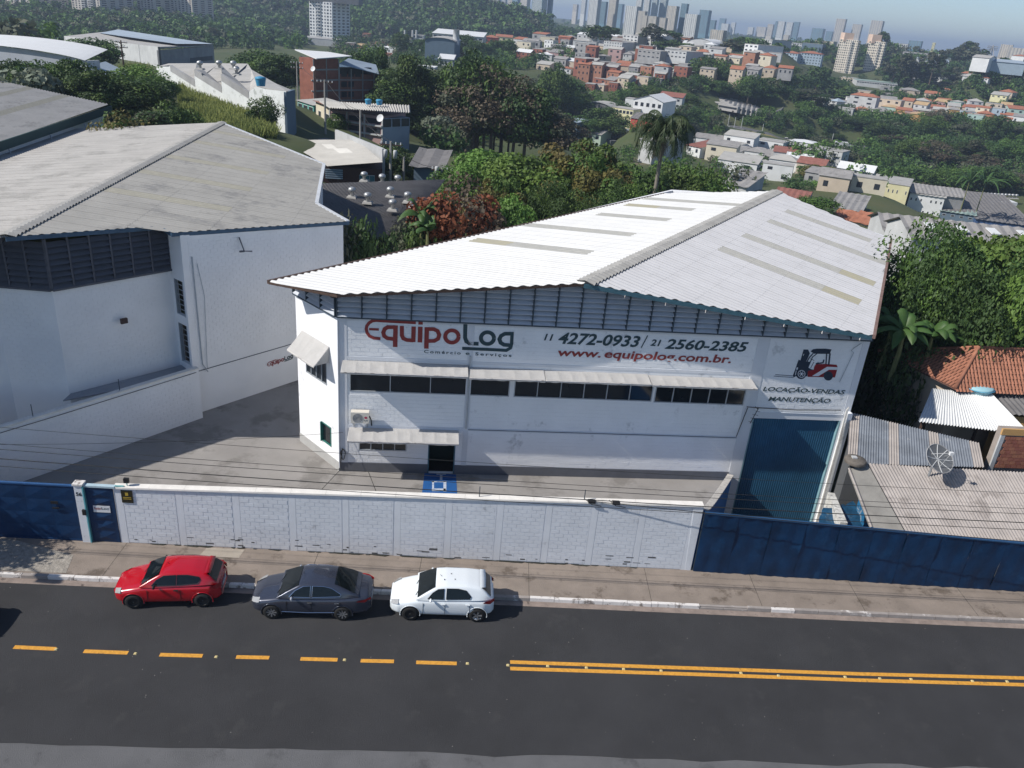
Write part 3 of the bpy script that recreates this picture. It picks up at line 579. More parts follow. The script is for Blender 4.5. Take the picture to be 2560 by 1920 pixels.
mb = MB(); CW.box(mb, cw2[0] - 0.02, cw2[0] + 0.03, cw2[2], cw2[3], 0, 0.10); wh.add(mb, 'window_shutter', GREEN)
mb = MB(); FW.box(mb, door[0], door[1], 0, 2.15, -1.2, -1.15); dd = wh.add(mb, 'door', mat('door_dark_green', (0.012, 0.03, 0.028), 0.5, 0.1, 3)); mb = MB(); FW.box(mb, door[0] - 0.03, door[0] + 0.03, 0, 2.15, -0.2, 0.01); FW.box(mb, door[1] - 0.03, door[1] + 0.03, 0, 2.15, -0.2, 0.01); wh.add(mb, 'door_frame', TEAL)
# awnings
def awning(W, s0, s1, ztop, zbot, proj, nseg, valance=0.10, seed=0, nm='awning'):
    rr = random.Random(seed); mb = MB(); rows = []; prof = [(0.02, ztop), (proj * 0.45, ztop - (ztop - zbot) * 0.42), (proj * 0.85, ztop - (ztop - zbot) * 0.78), (proj, zbot + valance)] if seed == 5 else [(0.02, ztop), (proj * 0.45, ztop - (ztop - zbot) * 0.16), (proj * 0.82, ztop - (ztop - zbot) * 0.5), (proj, zbot + valance)]
    k = nseg * 4
    for i in range(k + 1):
        a = s0 + (s1 - s0) * i / k; sag = 0.035 * abs(math.sin(math.pi * i / 4)); rows.append([W.p(a, z - sag * (0.6 if j in (1, 2) else 0), o) for j, (o, z) in enumerate(prof)] + [W.p(a, zbot + rr.uniform(-0.015, 0.015), proj + 0.005)])
    mb.grid(rows)
    for s_, sg in ((s0, 1), (s1, -1)):
        c = [W.p(s_, z, o) for o, z in prof] + [W.p(s_, zbot + valance, 0.02)]; mb.quad(*c)
    e_ = wh.add(mb, nm, AWN)
    fm = MB()
    for i in range(nseg + 1):
        a = s0 + (s1 - s0) * i / nseg; fm.tube([W.p(a, z - 0.04, o) for o, z in prof], 0.014, 5)
    fm.tube([W.p(s0, zbot + valance - 0.02, proj), W.p(s1, zbot + valance - 0.02, proj)], 0.016, 5)
    fr = fm.build('awning_frame', KERBW, None); fr.parent = e_
    return e_
def awp(pxl, pxr, ytl, ytr, ybl, ybr, proj):           # rims measured from the photograph
    a = FW.dp(pxl, ybl, proj); b = FW.dp(pxr, ybr, proj); t = FW.dp(pxl, ytl); t2 = FW.dp(pxr, ytr); return a[0], b[0], (t[1] + t2[1]) / 2, (a[1] + b[1]) / 2
for i, (xl, xr, y0, y1, b0, b1, ns_) in enumerate(((736, 1011, 775, 790, 806, 819, 9), (1014, 1178, 792, 799, 820, 826, 5), (1180.5, 1407, 800, 808, 826, 834, 8), (1409.5, 1636, 809, 820, 834, 845, 8))):
    a, b, zt_, zb_ = awp(xl, xr, y0, y1, b0, b1, 0.95); awning(FW, a, b, zt_, zb_, 0.95, ns_, seed=i)
a, b, zt_, zb_ = awp(750, 991, 925, 928, 956, 963, 1.15); awning(FW, a, b, zt_ + 0.02, zb_, 1.15, 9, seed=9)
a = CW.dp(652, 735)[0]; aw = awning(CW, cw1[0] - 0.25, cw1[1] + 0.28, cw1[3] + 0.7, cw1[3] - 0.2, 0.85, 5, seed=5)
# dock door
gd = MB(); rows = [[], []]; k = 150; a0, a1 = gate[0], gate[1]
prof = [(0, 0), (0.35, 0), (0.45, 0.035), (0.9, 0.035), (1.0, 0)]
for i in range(38):
    for t, h in prof[:-1]: a = a0 + (a1 - a0) * (i + t) / 38; rows[0].append(FW.p(a, -2.6, -0.16 + h)); rows[1].append(FW.p(a, 3.65, -0.16 + h))
gd.grid(rows); wh.add(gd, 'dock_door', BLUEG)
mb = MB(); FW.box(mb, gate[0] - 0.02, gate[0] + 0.03, -2.6, 3.65, -0.16, 0.02); FW.box(mb, gate[1] - 0.04, gate[1] + 0.02, -2.6, 3.65, -0.16, 0.03); wh.add(mb, 'door_track', mat('pale_teal_track', (0.20, 0.34, 0.38), 0.6, 0.1, 3))
mb = MB(); FW.box(mb, 25.1, 25.36, -2.6, 4.2, 0.02, 0.28); wh.add(mb, 'corner_pilaster', WHITE)
PIPE = mat('white_pvc_pipe', (0.66, 0.64, 0.60), 0.6, 0.15, 4)
for d in (0.0, 0.07, 0.14):
    mb = MB(); mb.tube([FW.p(25.0 - d * 0.5, 4.6 - d, 0.34), FW.p(25.03 - d * 0.5, 2.5, 0.36), FW.p(25.05 - d * 0.5, -2.5, 0.36)], 0.028, 6); wh.add(mb, 'conduit', PIPE)
mb = MB(); mb.tube([FW.p(6.08, 6.42, 0.06), FW.p(6.08, 2.6, 0.06)], 0.045, 8); wh.add(mb, 'downpipe', ALU)
mb = MB(); mb.tube([FW.p(0.02, 7.9, 0.05), FW.p(0.02, 0.2, 0.05)], 0.03, 6); wh.add(mb, 'downpipe', PLASTER)
mb = MB(); pts = [FW.p(24.9, 7.9, 0.05), FW.p(24.6, 7.65, 0.06), FW.p(24.5, 7.5, 0.05), FW.p(24.65, 7.4, 0.05), FW.p(24.35, 5.8, 0.04)]; mb.tube(pts, 0.02, 5); wh.add(mb, 'cable_run', ALU)
mb = MB(); mb.tube([FW.p(19.9, 4.3, 0.08), FW.p(20.3, 4.28, 0.1), FW.p(22.5, 4.22, 0.08), FW.p(24.8, 4.3, 0.1)], 0.02, 5); mb.tube([FW.p(19.95, 4.25, 0.08), FW.p(19.7, 2.6, 0.06)], 0.018, 5); wh.add(mb, 'cable_run', CABLE)
# ---- painted signs
def z2(x, y): return FW.px(880 + x * 440 / 2212, 780 + y * 440 / 2212)
pxm = 0.0186 * 440 / 2212
LOGO = dict(red=[([(803, 133), (550, 119), (300, 104), (255, 110), (215, 135), (187, 172), (180, 210), (190, 258), (220, 300), (275, 325), (357, 333)], 40, 0), ([(215, 213), (338, 218)], 32, 0),
                 ([(545, 188), (450, 188), (412, 210), (393, 255), (405, 300), (445, 328), (530, 338)], 50, 0), ([(548, 166), (542, 438)], 56, 0),
                 ([(627, 172), (627, 290), (645, 330), (690, 350), (772, 356)], 50, 0), ([(775, 180), (770, 375)], 54, 0), ([(859, 183), (853, 380)], 56, 0), ([(834, 137), (890, 139)], 38, 0),
                 ([(941, 188), (934, 458)], 56, 0), ([(955, 211), (1030, 213), (1075, 235), (1097, 285), (1080, 335), (1035, 360), (955, 362)], 50, 0)],
            slate=[([(1425, 150), (1421, 320), (1437, 368), (1480, 393), (1590, 398)], 50, 0), ([(1995, 270), (1920, 272), (1872, 298), (1852, 340), (1868, 385), (1910, 410), (1985, 416)], 50, 0), ([(2012, 248), (2005, 400), (1990, 450), (1940, 480), (1700, 468), (1384, 455)], 42, 0)])
def ring(cx, cy, rx, ry, n=28): return [(cx + rx * math.cos(2 * math.pi * i / n), cy + ry * math.sin(2 * math.pi * i / n)) for i in range(n + 1)]
LOGO['red'].append((ring(1255, 305, 84, 77), 50, 0)); LOGO['slate'].append((ring(1702, 326, 82, 74), 50, 0))
def logo(mapf, W, sc_, o, parent, tint=1):
    for key, m in (('red', RED), ('slate', SLATE)):
        mb = MB()
        for i, (pts, wd, _) in enumerate(LOGO[key]): ribbon(W, mb, [mapf(*p) for p in pts], wd * sc_, o + 0.0008 * i)
        mb.build('painted_logo', m, parent)
logo(z2, FW, pxm, 0.022, W_)
def t2(txt, L, R, cap, m, conv, **k): a = conv(*L); b = conv(*R); wall_text(FW, txt, a[0], a[1], b[0], b[1], cap, m, W_, o=0.024, name='painted_lettering', **k)
t2('Comércio', (905, 512), (1365, 532), 0.155, SLATE, z2, space=1.35, bold=0.018); t2('e', (1427, 535), (1478, 537), 0.17, SLATE, z2, bold=0.018); t2('Serviços', (1548, 541), (2003, 563), 0.155, SLATE, z2, space=1.35, bold=0.018)
def z7(x, y): return FW.px(1280 + x * 640 / 2212, 480 + y * 640 / 2212)
sh = 0.22; BO = 0.026
t2('11', (275, 1278), (352, 1283), 0.33, SLATE, z7, shear=sh, bold=BO); t2('4272-0933', (395, 1305), (1098, 1337), 0.56, SLATE, z7, shear=sh, bold=BO)
a = z7(1115, 1345); b = z7(1172, 1238); mb = MB(); ribbon(FW, mb, [a, b], 0.05, 0.024); mb.build('painted_lettering', SLATE, W_)
t2('21', (1192, 1325), (1282, 1330), 0.33, SLATE, z7, shear=sh, bold=BO); t2('2560-2385', (1318, 1350), (2028, 1378), 0.50, SLATE, z7, shear=sh, bold=BO)
t2('www.', (392, 1413), (765, 1428), 0.40, RED, z7, shear=0.12, bold=BO * 0.9); t2('equipolog.com.br.', (795, 1428), (1888, 1476), 0.42, RED, z7, shear=0.12, bold=BO * 0.9)
def z3(x, y): return FW.px(1900 + x * 250 / 2212, 850 + y * 250 / 2212)
t2('LOCAÇÃO-VENDAS', (55, 1120), (1865, 1198), 0.235, SLATE, z3, shear=0.2, bold=BO); t2('MANUTENÇÃO', (175, 1338), (1545, 1388), 0.235, SLATE, z3, shear=0.2, bold=BO)
# forklift painted on the wall
def poly(pts, m, o, nm='painted_forklift'):
    mb = MB(); mb.quad(*[FW.p(*z3(*p), o) for p in pts][::-1]); return mb.build(nm, m, W_)
FR = mat('painted_forklift_red', (0.23, 0.012, 0.018), 0.75, 0.1, 3)
poly([(1050, 660), (1180, 650), (1190, 590), (1230, 525), (1460, 525), (1690, 545), (1715, 595), (1480, 588), (1150, 795), (1280, 795), (1510, 655), (1700, 655), (1655, 825), (1050, 812)][:10] and [(1050, 660), (1185, 650), (1195, 590), (1230, 530), (1460, 525), (1690, 545), (1718, 598), (1655, 825), (1050, 812)], FR, 0.020)
poly([(1145, 795), (1290, 795), (1520, 655), (1712, 655), (1718, 598), (1480, 588)], SIGNW, 0.0205)
poly([(960, 205), (1060, 208), (1100, 290), (1045, 420), (1015, 470), (1120, 480), (1060, 600), (1120, 640), (1185, 655), (1060, 680), (1040, 800), (780, 800), (740, 828), (725, 780), (850, 430), (890, 450)], NAVY, 0.021)
poly([(1170, 200), (1260, 188), (1440, 188), (1580, 205), (1560, 250), (1540, 305), (1200, 300), (1115, 250), (1140, 225)], NAVY, 0.021)
for pts, wd in (([(1175, 290), (1090, 380), (1025, 495)], 30), ([(1260, 295), (1160, 370), (1110, 480), (1060, 600)], 24), ([(1470, 300), (1455, 530)], 30), ([(1545, 290), (1515, 545)], 38), ([(1190, 480), (1115, 620)], 14), ([(1110, 410), (1195, 450)], 12), ([(1230, 520), (1390, 500), (1410, 430)], 34), ([(335, 762), (730, 790)], 13), ([(300, 794), (735, 826)], 13), ([(1275, 480), (1290, 520)], 14)):
    mb = MB(); ribbon(FW, mb, [z3(*p) for p in pts], wd * 250 / 2212 * 0.0186, 0.0215); mb.build('painted_forklift', NAVY, W_)
def disc(cx, cy, r, m, o):
    poly([(cx + r * math.cos(t), cy + r * math.sin(t)) for t in [2 * math.pi * i / 24 for i in range(24)]], m, o)
disc(1505, 790, 103, NAVY, 0.0225); disc(905, 750, 112, NAVY, 0.0225); disc(915, 745, 84, SIGNW, 0.0232); disc(915, 745, 72, NAVY, 0.0239); disc(915, 745, 26, SIGNW, 0.0246)
for i in range(6): disc(915 + 48 * math.cos(i * math.pi / 3), 745 + 48 * math.sin(i * math.pi / 3), 11, SIGNW, 0.0246)
for pts in ([(808, 600), (840, 605), (825, 655), (795, 650)], [(790, 672), (805, 672), (785, 775), (772, 775)], [(965, 300), (975, 305), (955, 345), (945, 340)]): poly(pts, SIGNW, 0.0225)
fixchildren(W_)
# ---- air conditioner, antenna, hose
e = Thing('air_conditioner', FW.p(1.1, 2.9), 'white outdoor air conditioning unit on brackets above the ground floor awning', 'air conditioner')
AW = mat('appliance_white', (0.66, 0.62, 0.54), 0.5, 0.05, 3); mb = MB(); FW.box(mb, 0.62, 1.46, 2.92, 3.48, 0.14, 0.46); e.add(mb, 'casing', AW)
mb = MB(); c = FW.p(0.94, 3.18, 0.465); r_ = 0.235
for rr2 in (0.235, 0.17, 0.10):
    pts = [c + Vector((FW.d.x * rr2 * math.cos(t), FW.d.y * rr2 * math.cos(t), rr2 * math.sin(t))) for t in [2 * math.pi * i / 20 for i in range(21)]]; mb.tube(pts, 0.008, 4)
e.add(mb, 'fan_grille', mat('grille_grey', (0.30, 0.31, 0.32), 0.5)); mb = MB(); mb.quad(*[FW.p(0.94 + 0.23 * math.cos(t), 3.18 + 0.23 * math.sin(t), 0.462) for t in [2 * math.pi * i / 20 for i in range(20)]]); e.add(mb, 'fan_opening', mat('fan_grey', (0.28, 0.28, 0.27), 0.6))
mb = MB(); mb.quad(*[FW.p(1.32 + 0.075 * math.cos(t), 3.22 + 0.06 * math.sin(t), 0.463) for t in [2 * math.pi * i / 14 for i in range(14)]]); e.add(mb, 'badge', mat('badge_red', (0.42, 0.05, 0.10), 0.5))
t_ = wall_text(FW, 'LG', 1.25, 3.04, 1.40, 3.04, 0.07, DKTRIM, e.e, o=0.464, bold=0.03, name='badge_lettering'); t_.matrix_parent_inverse = Matrix.Translation(-e.e.location)
mb = MB(); FW.box(mb, 0.70, 0.75, 2.86, 2.92, 0.02, 0.5); FW.box(mb, 1.33, 1.38, 2.86, 2.92, 0.02, 0.5); FW.box(mb, 0.70, 0.75, 2.5, 2.9, 0.02, 0.05); FW.box(mb, 1.33, 1.38, 2.5, 2.9, 0.02, 0.05); e.add(mb, 'bracket', STEEL)
mb = MB(); mb.tube([FW.p(1.47, 3.2, 0.25), FW.p(1.54, 3.0, 0.2), FW.p(1.56, 2.6, 0.04)], 0.03, 6); e.add(mb, 'pipe', CABLE)
e = Thing('hose', FW.p(0.15, 0.8), 'coiled black hose hanging on the warehouse corner near the ground', 'hose')
mb = MB(); pts = [FW.p(0.2 + 0.10 * math.cos(t) * (1 + 0.2 * math.sin(t * 3)), 0.98 + 0.28 * math.sin(t), 0.06 + 0.01 * t / 6) for t in [i * 0.5 for i in range(40)]]; mb.tube(pts, 0.018, 5); mb.tube([FW.p(0.17, 1.3, 0.05), FW.p(0.08, 0.5, 0.08)], 0.02, 5); e.add(mb, 'hose_coil', CABLE)
e = Thing('tv_antenna', FW.p(20.25, 4.0), 'thin dark television antenna fixed beside the top left of the dock door', 'antenna')
mb = MB(); mb.tube([FW.p(20.4, 4.35, 0.3), FW.p(20.15, 3.5, 0.3)], 0.02, 5); mb.tube([FW.p(20.35, 4.3, 0.05), FW.p(20.38, 4.3, 0.3)], 0.02, 5); e.add(mb, 'boom', CABLE)
for z in (3.6, 3.8, 4.0, 4.2): mb = MB(); mb.tube([FW.p(20.05 + (z - 3.6) * 0.3, z, 0.3), FW.p(20.35 + (z - 3.6) * 0.3, z - 0.05, 0.3)], 0.01, 4); e.add(mb, 'element', CABLE)
# ------------------------------------------------------------------ left warehouse
zr2 = 10.65; R0 = dg(12, 512, zr2); R1 = dg(480, 265, zr2); ld = R1 - R0; LL = ld.length; ld /= LL; lvR = Vector((ld.y, -ld.x, 0)); lvL = -lvR
MW = Wall((-16.90, 38.30), (-10.70, 46.40)); slp = 0.112
T_ = dg(755, 478, 9.12)
q5 = [onslope(x, y, R0, lvR, slp) for x, y in ((345, 488), (370, 503), (755, 478), (688, 440), (703, 355))]
wl = Thing('grey_roof_warehouse', (-18, 42, 0), 'white block warehouse with weathered grey corrugated roof and dark louvre band on the left', 'warehouse'); E_ = wl.e
pR = [(0, 0), (LL, 0)] + [uv(q, R0, ld, lvR) for q in (q5[4], q5[3], q5[2], q5[1], q5[0])]
bl = [onslope(x, y, R0, lvL, slp) for x, y in ((140, 280 * 1.0), )]
qL = [onslope(162 / S, 324 / S, R0, lvL, slp), onslope(-6, 386 / S, R0, lvL, slp)]
uL = [uv(q, R0, ld, lvL) for q in qL]
dd_ = (uL[1][0] - uL[0][0], uL[1][1] - uL[0][1]); ext = 2.4
pL = [(LL, 0), (uL[0][0], uL[0][1]), (uL[1][0] + dd_[0] * ext, max(uL[1][1] + dd_[1] * ext, 1.0)), (-6.6, 9.5), (0.3, 2.6), (0, 0)]
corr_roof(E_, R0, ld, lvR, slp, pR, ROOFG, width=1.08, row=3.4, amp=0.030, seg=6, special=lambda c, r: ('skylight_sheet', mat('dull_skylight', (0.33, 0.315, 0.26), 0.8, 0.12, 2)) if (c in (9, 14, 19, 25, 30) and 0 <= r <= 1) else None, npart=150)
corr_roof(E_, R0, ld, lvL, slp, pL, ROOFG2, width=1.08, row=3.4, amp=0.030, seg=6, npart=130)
for i in range(34):
    u0 = LL * i / 34; u1 = LL * (i + 1) / 34 + 0.04; mb = MB(); rows = []
    for j in range(25):
        u = u0 + (u1 - u0) * j / 24; c = R0 + ld * u; h = 0.04 * math.cos(2 * math.pi * u / 0.36) + 0.06 + 0.005 * (i % 2); rows.append([c + lvL * 0.35 + Vector((0, 0, -slp * .35 + h)), c + Vector((0, 0, h + 0.03)), c + lvR * 0.35 + Vector((0, 0, -slp * .35 + h))])
    mb.grid(rows); wl.add(mb, 'ridge_cap', RIDGE)
rz2 = lambda p: zr2 - slp * abs((Vector((p[0], p[1], 0)) - R0).x * lvR.x + (Vector((p[0], p[1], 0)) - R0).y * lvR.y)
I0 = Vector((-21.5, 34.65)); C0 = Vector((-16.90, 38.30)); C2 = C0 + Vector((-0.79, 0.61)) * 1.25; I1 = Vector((-17.75, 39.25)); I2 = Vector((-24.3, 34.6)); I3 = Vector((-31.0, 27.5))
C1 = Vector((-10.7, 46.4)); back = [Vector((q5[3].x - 0.2, q5[3].y)), Vector((q5[4].x - 0.2, q5[4].y - 0.2)), Vector((R1.x, R1.y - 0.3)), Vector((qL[0].x + 0.3, qL[0].y)), Vector((-34, 40))]
IW = Wall(I0, C2); RW = Wall(C2, C0); LW = Wall(I2, I0); L3 = Wall(I3, I2)
lzt = lambda p: rz2(p) - 0.16
LBT = 7.8
rh = [(0.25, 1.08, 2.8, 5.0), (0.25, 1.08, 5.5, 7.4)]
wl.add(wallrun(I0, C2, -0.2, LBT, 0.2, WHITE, '', 4), 'side_wall', GREYW); wl.add(wallrun(I2, I0, -0.2, LBT, 0.2, WHITE, '', 2), 'front_wall', GREYW); wl.add(wallrun(I3, I2, -0.2, lzt, 0.2, WHITE, '', 2), 'front_wall', GREYW)
wl.add(pierced(RW, 0, RW.L, -0.2, 9.2, rh, 0.2), 'return_wall', GREYW); wl.add(wallrun(C2, C0, 9.2, lzt, 0.2, WHITE, '', 2), 'return_wall', GREYW)
wl.add(wallrun(C0, C1, -0.2, lzt, 0.2, WHITE, '', 8), 'side_wall', GREYW)
for A, B in zip([C1] + back[:-1], back): wl.add(wallrun(A, B, -0.2, lzt, 0.2, WHITE, '', 6), 'rear_wall', GREYW)
blocks(MW, E_, [(0.35, 9.9, 3.1, 9.9)], GREYW, npart=150, proud=0.011, gap=0.026, ztop=lambda s: lzt(MW.p(s, 0)) - 0.05)
blocks(IW, E_, [(0.1, IW.L - 0.1, 2.9, 7.7)], GREYW, npart=110, proud=0.011, gap=0.026)
blocks(LW, E_, [(0.1, LW.L - 0.1, 2.9, 7.7)], GREYW, npart=0, proud=0.011, gap=0.026)
mb = MB(); MW.box(mb, 0, MW.L, 2.42, 2.46, 0, 0.02); wl.add(mb, 'movement_joint', DKTRIM)
for h in rh:
    mb = MB(); RW.box(mb, h[0], h[1], h[2], h[3], -0.35, -0.3); wl.add(mb, 'window_glass', GLASS)
    mb = MB(); 
    for t in range(1, 7): z = h[2] + (h[3] - h[2]) * t / 7; RW.box(mb, h[0], h[1], z - 0.015, z + 0.015, -0.12, -0.08)
    RW.box(mb, h[0], h[0] + 0.04, h[2], h[3], -0.15, 0.02); RW.box(mb, h[1] - 0.04, h[1], h[2], h[3], -0.15, 0.02); wl.add(mb, 'window_bars', ALU)
for W, nb_ in ((IW, 6), (LW, 3)):
    mb = MB(); W.box(mb, 0, W.L, LBT, 9.9, -0.32, -0.2); wl.add(mb, 'louvre_backing', LOUVD); b_ = W.L / nb_
    mb = MB(); q = b_ - 0.08; mb.hexa([(0, -0.14, 0), (q, -0.14, 0), (q, -0.12, 0), (0, -0.12, 0), (0, 0.06, 0.21), (q, 0.06, 0.21), (q, 0.08, 0.205), (0, 0.08, 0.205)]); sm_ = mb.mesh('louvre_slat', LOUVD)
    for i in range(nb_):
        for j in range(8): link('louvre_slat', sm_, E_, W.p(i * b_ + 0.04, LBT + 0.05 + j * 0.28, 0), (0, 0, W.ang))
    for i in range(nb_ + 1): mb = MB(); W.box(mb, i * b_ - 0.04, i * b_ + 0.04, LBT, min(lzt(W.p(i * b_, 0)), 10.2), -0.05, 0.10); wl.add(mb, 'louvre_mullion', LOUVD)
    mb = MB(); W.box(mb, 0, W.L, LBT - 0.04, LBT + 0.06, 0, 0.16); wl.add(mb, 'louvre_sill', LOUVD)
pts = [R0, q5[0], q5[1], q5[2]]
TEB = mat('blue_grey_fascia', (0.05, 0.10, 0.16), 0.6, 0.2, 3)
for A, B in zip(pts[:-1], pts[1:]):
    d = B - A; d.z = 0; d.normalize(); nrm = Vector((-d.y, d.x, 0)) * 0.06; mb = MB(); mb.hexa([A + Vector((0, 0, -0.2)), B + Vector((0, 0, -0.2)), B + nrm + Vector((0, 0, -0.2)), A + nrm + Vector((0, 0, -0.2)), A + Vector((0, 0, -0.01)), B + Vector((0, 0, -0.01)), B + nrm + Vector((0, 0, -0.01)), A + nrm + Vector((0, 0, -0.01))]); wl.add(mb, 'eave_board', TEB)
for A, B in ((q5[2], q5[3]), (q5[3], q5[4]), (q5[4], R1)):
    d = B - A; d.z = 0; d.normalize(); nrm = Vector((-d.y, d.x, 0)) * 0.22; mb = MB(); mb.hexa([A + Vector((0, 0, -0.15)), B + Vector((0, 0, -0.15)), B + nrm + Vector((0, 0, -0.15)), A + nrm + Vector((0, 0, -0.15)), A + Vector((0, 0, 0.06)), B + Vector((0, 0, 0.06)), B + nrm + Vector((0, 0, 0.06)), A + nrm + Vector((0, 0, 0.06))]); wl.add(mb, 'verge_flashing', mat('pale_flashing', (0.52, 0.54, 0.56), 0.6, 0.1, 3))
def lgm(x, y): s_, z_ = MW.px(667.5 + 0, 0); return None
la = MW.dp(577, 797); lb = MW.dp(633, 778); lsc = (lb[0] - la[0]) / (2040 - 150)
def map2(x, y): t = (x - 150) / 1890; return (la[0] + (lb[0] - la[0]) * t, la[1] + (lb[1] - la[1]) * t - (y - 350 - 150 * t) * lsc * 1.1 + 0.12)
logo(map2, MW, lsc * 1.15, 0.025, E_)
mb = MB(); mb.tube([MW.p(0.5, 8.7, 0.06), MW.p(0.55, 2.8, 0.06), MW.p(0.8, 2.3, 0.1)], 0.03, 6); mb.tube([MW.p(0.75, 8.3, 0.05), MW.p(1.0, 6.5, 0.06), MW.p(0.8, 2.5, 0.06)], 0.015, 5); wl.add(mb, 'cable_run', ALU)
mb = MB(); mb.tube([MW.p(3.2, 9.3, 0.1), MW.p(3.3, 8.6, 0.35), MW.p(3.7, 8.55, 0.45)], 0.035, 6); mb.tube([MW.p(3.3, 8.6, 0.35), MW.p(3.05, 8.6, 0.3)], 0.05, 6); wl.add(mb, 'wall_bracket', LOUVD)
fixchildren(E_)
e = Thing('wall_floodlight', IW.p(2.3, 5.6), 'small dark floodlight on the shaded side wall of the grey roofed warehouse', 'floodlight')
a = IW.dp(262, 690); mb = MB(); IW.box(mb, a[0] - 0.16, a[0] + 0.16, a[1] - 0.12, a[1] + 0.14, 0.22, 0.36); e.add(mb, 'lamp_head', mat('rusty_brown', (0.06, 0.035, 0.03), 0.7)); mb = MB(); mb.tube([IW.p(a[0], a[1], 0), IW.p(a[0], a[1], 0.24)], 0.03, 6); e.add(mb, 'arm', ALU)
# low boundary wall and the lean-to slab roof behind it
BW = Wall((-26.5, 24.0), (-16.42, 37.90)); e = Thing('boundary_wall', BW.p(8, 0), 'long white side wall of the yard running from the gate to the grey roofed warehouse', 'wall')
mb = MB(); BW.box(mb, 0, BW.L, -0.2, 2.88, -0.18, 0); e.add(mb, 'wall_body', GREYW); blocks(BW, e.e, [(0.2, BW.L - 0.4, 0.1, 2.7)], GREYW, npart=120, proud=0.010, gap=0.024)
for i in range(12): mb = MB(); a = BW.L * i / 12 + 0.005; b = BW.L * (i + 1) / 12 - 0.005; BW.box(mb, a, b, 2.88, 2.95, -0.24, 0.05); e.add(mb, 'coping_slab', mat('coping_white', (0.72, 0.69, 0.64)))
for a in (9.0, 13.0): mb = MB(); mb.tube([BW.p(a, 2.9, -0.1), BW.p(a, 3.55, -0.1)], 0.018, 5); e.add(mb, 'iron_stub', DKTRIM)
mb = MB(); mb.tube([BW.p(4.5, 2.72, 0.04), BW.p(10, 2.70, 0.05), BW.p(17, 2.74, 0.04)], 0.015, 5); e.add(mb, 'cable_run', CABLE)
for c in e.e.children:
    if c.name.startswith('block'): c.matrix_parent_inverse = Matrix.Translation(-e.e.location)

lt = Thing('lean_to', (-19, 36.5, 0), 'narrow lean-to roof between the yard side wall and the grey roofed warehouse', 'lean-to roof')
mb = MB(); mb.hexa([(-21.6, 34.2, 2.28), (-16.75, 38.15, 2.28), (-17.65, 39.15, 2.42), (-21.45, 34.65, 2.42), (-21.6, 34.2, 2.34), (-16.75, 38.15, 2.34), (-17.65, 39.15, 2.50), (-21.45, 34.65, 2.50)]); lt.add(mb, 'roof_slab', mat('bluish_slab', (0.30, 0.31, 0.33), 0.8, 0.1, 1))
# ------------------------------------------------------------------ cars
CGL = mat('car_glass', (0.006, 0.009, 0.010), 0.06, 0.1, 1, spec=0.4)
TYRE = mat('tyre_rubber', (0.018, 0.018, 0.018), 0.85, 0.1, 6); ALLOY = mat('alloy_rim', (0.45, 0.46, 0.48), 0.3, 0.05, 6, metal=0.8); STEELD = mat('black_steel_rim', (0.02, 0.02, 0.02), 0.5, 0.1, 6)
HEADL = mat('headlight_lens', (0.34, 0.34, 0.33), 0.12, 0.1, 8, spec=0.8, coat=1.0); TAIL = mat('tail_light_red', (0.33, 0.01, 0.015), 0.15, 0.1, 8, coat=1.0); CHROME = mat('chrome', (0.7, 0.7, 0.72), 0.15, 0.02, 6, metal=1.0)
PLATE = mat('number_plate_grey', (0.45, 0.46, 0.47), 0.5, 0.05, 6)
def lerp_tab(tab, x):
    if x <= tab[0][0]: return tab[0][1:]
    for a, b in zip(tab[:-1], tab[1:]):
        if x <= b[0]: t = (x - a[0]) / (b[0] - a[0]); return tuple(p + (q - p) * t for p, q in zip(a[1:], b[1:]))
    return tab[-1][1:]
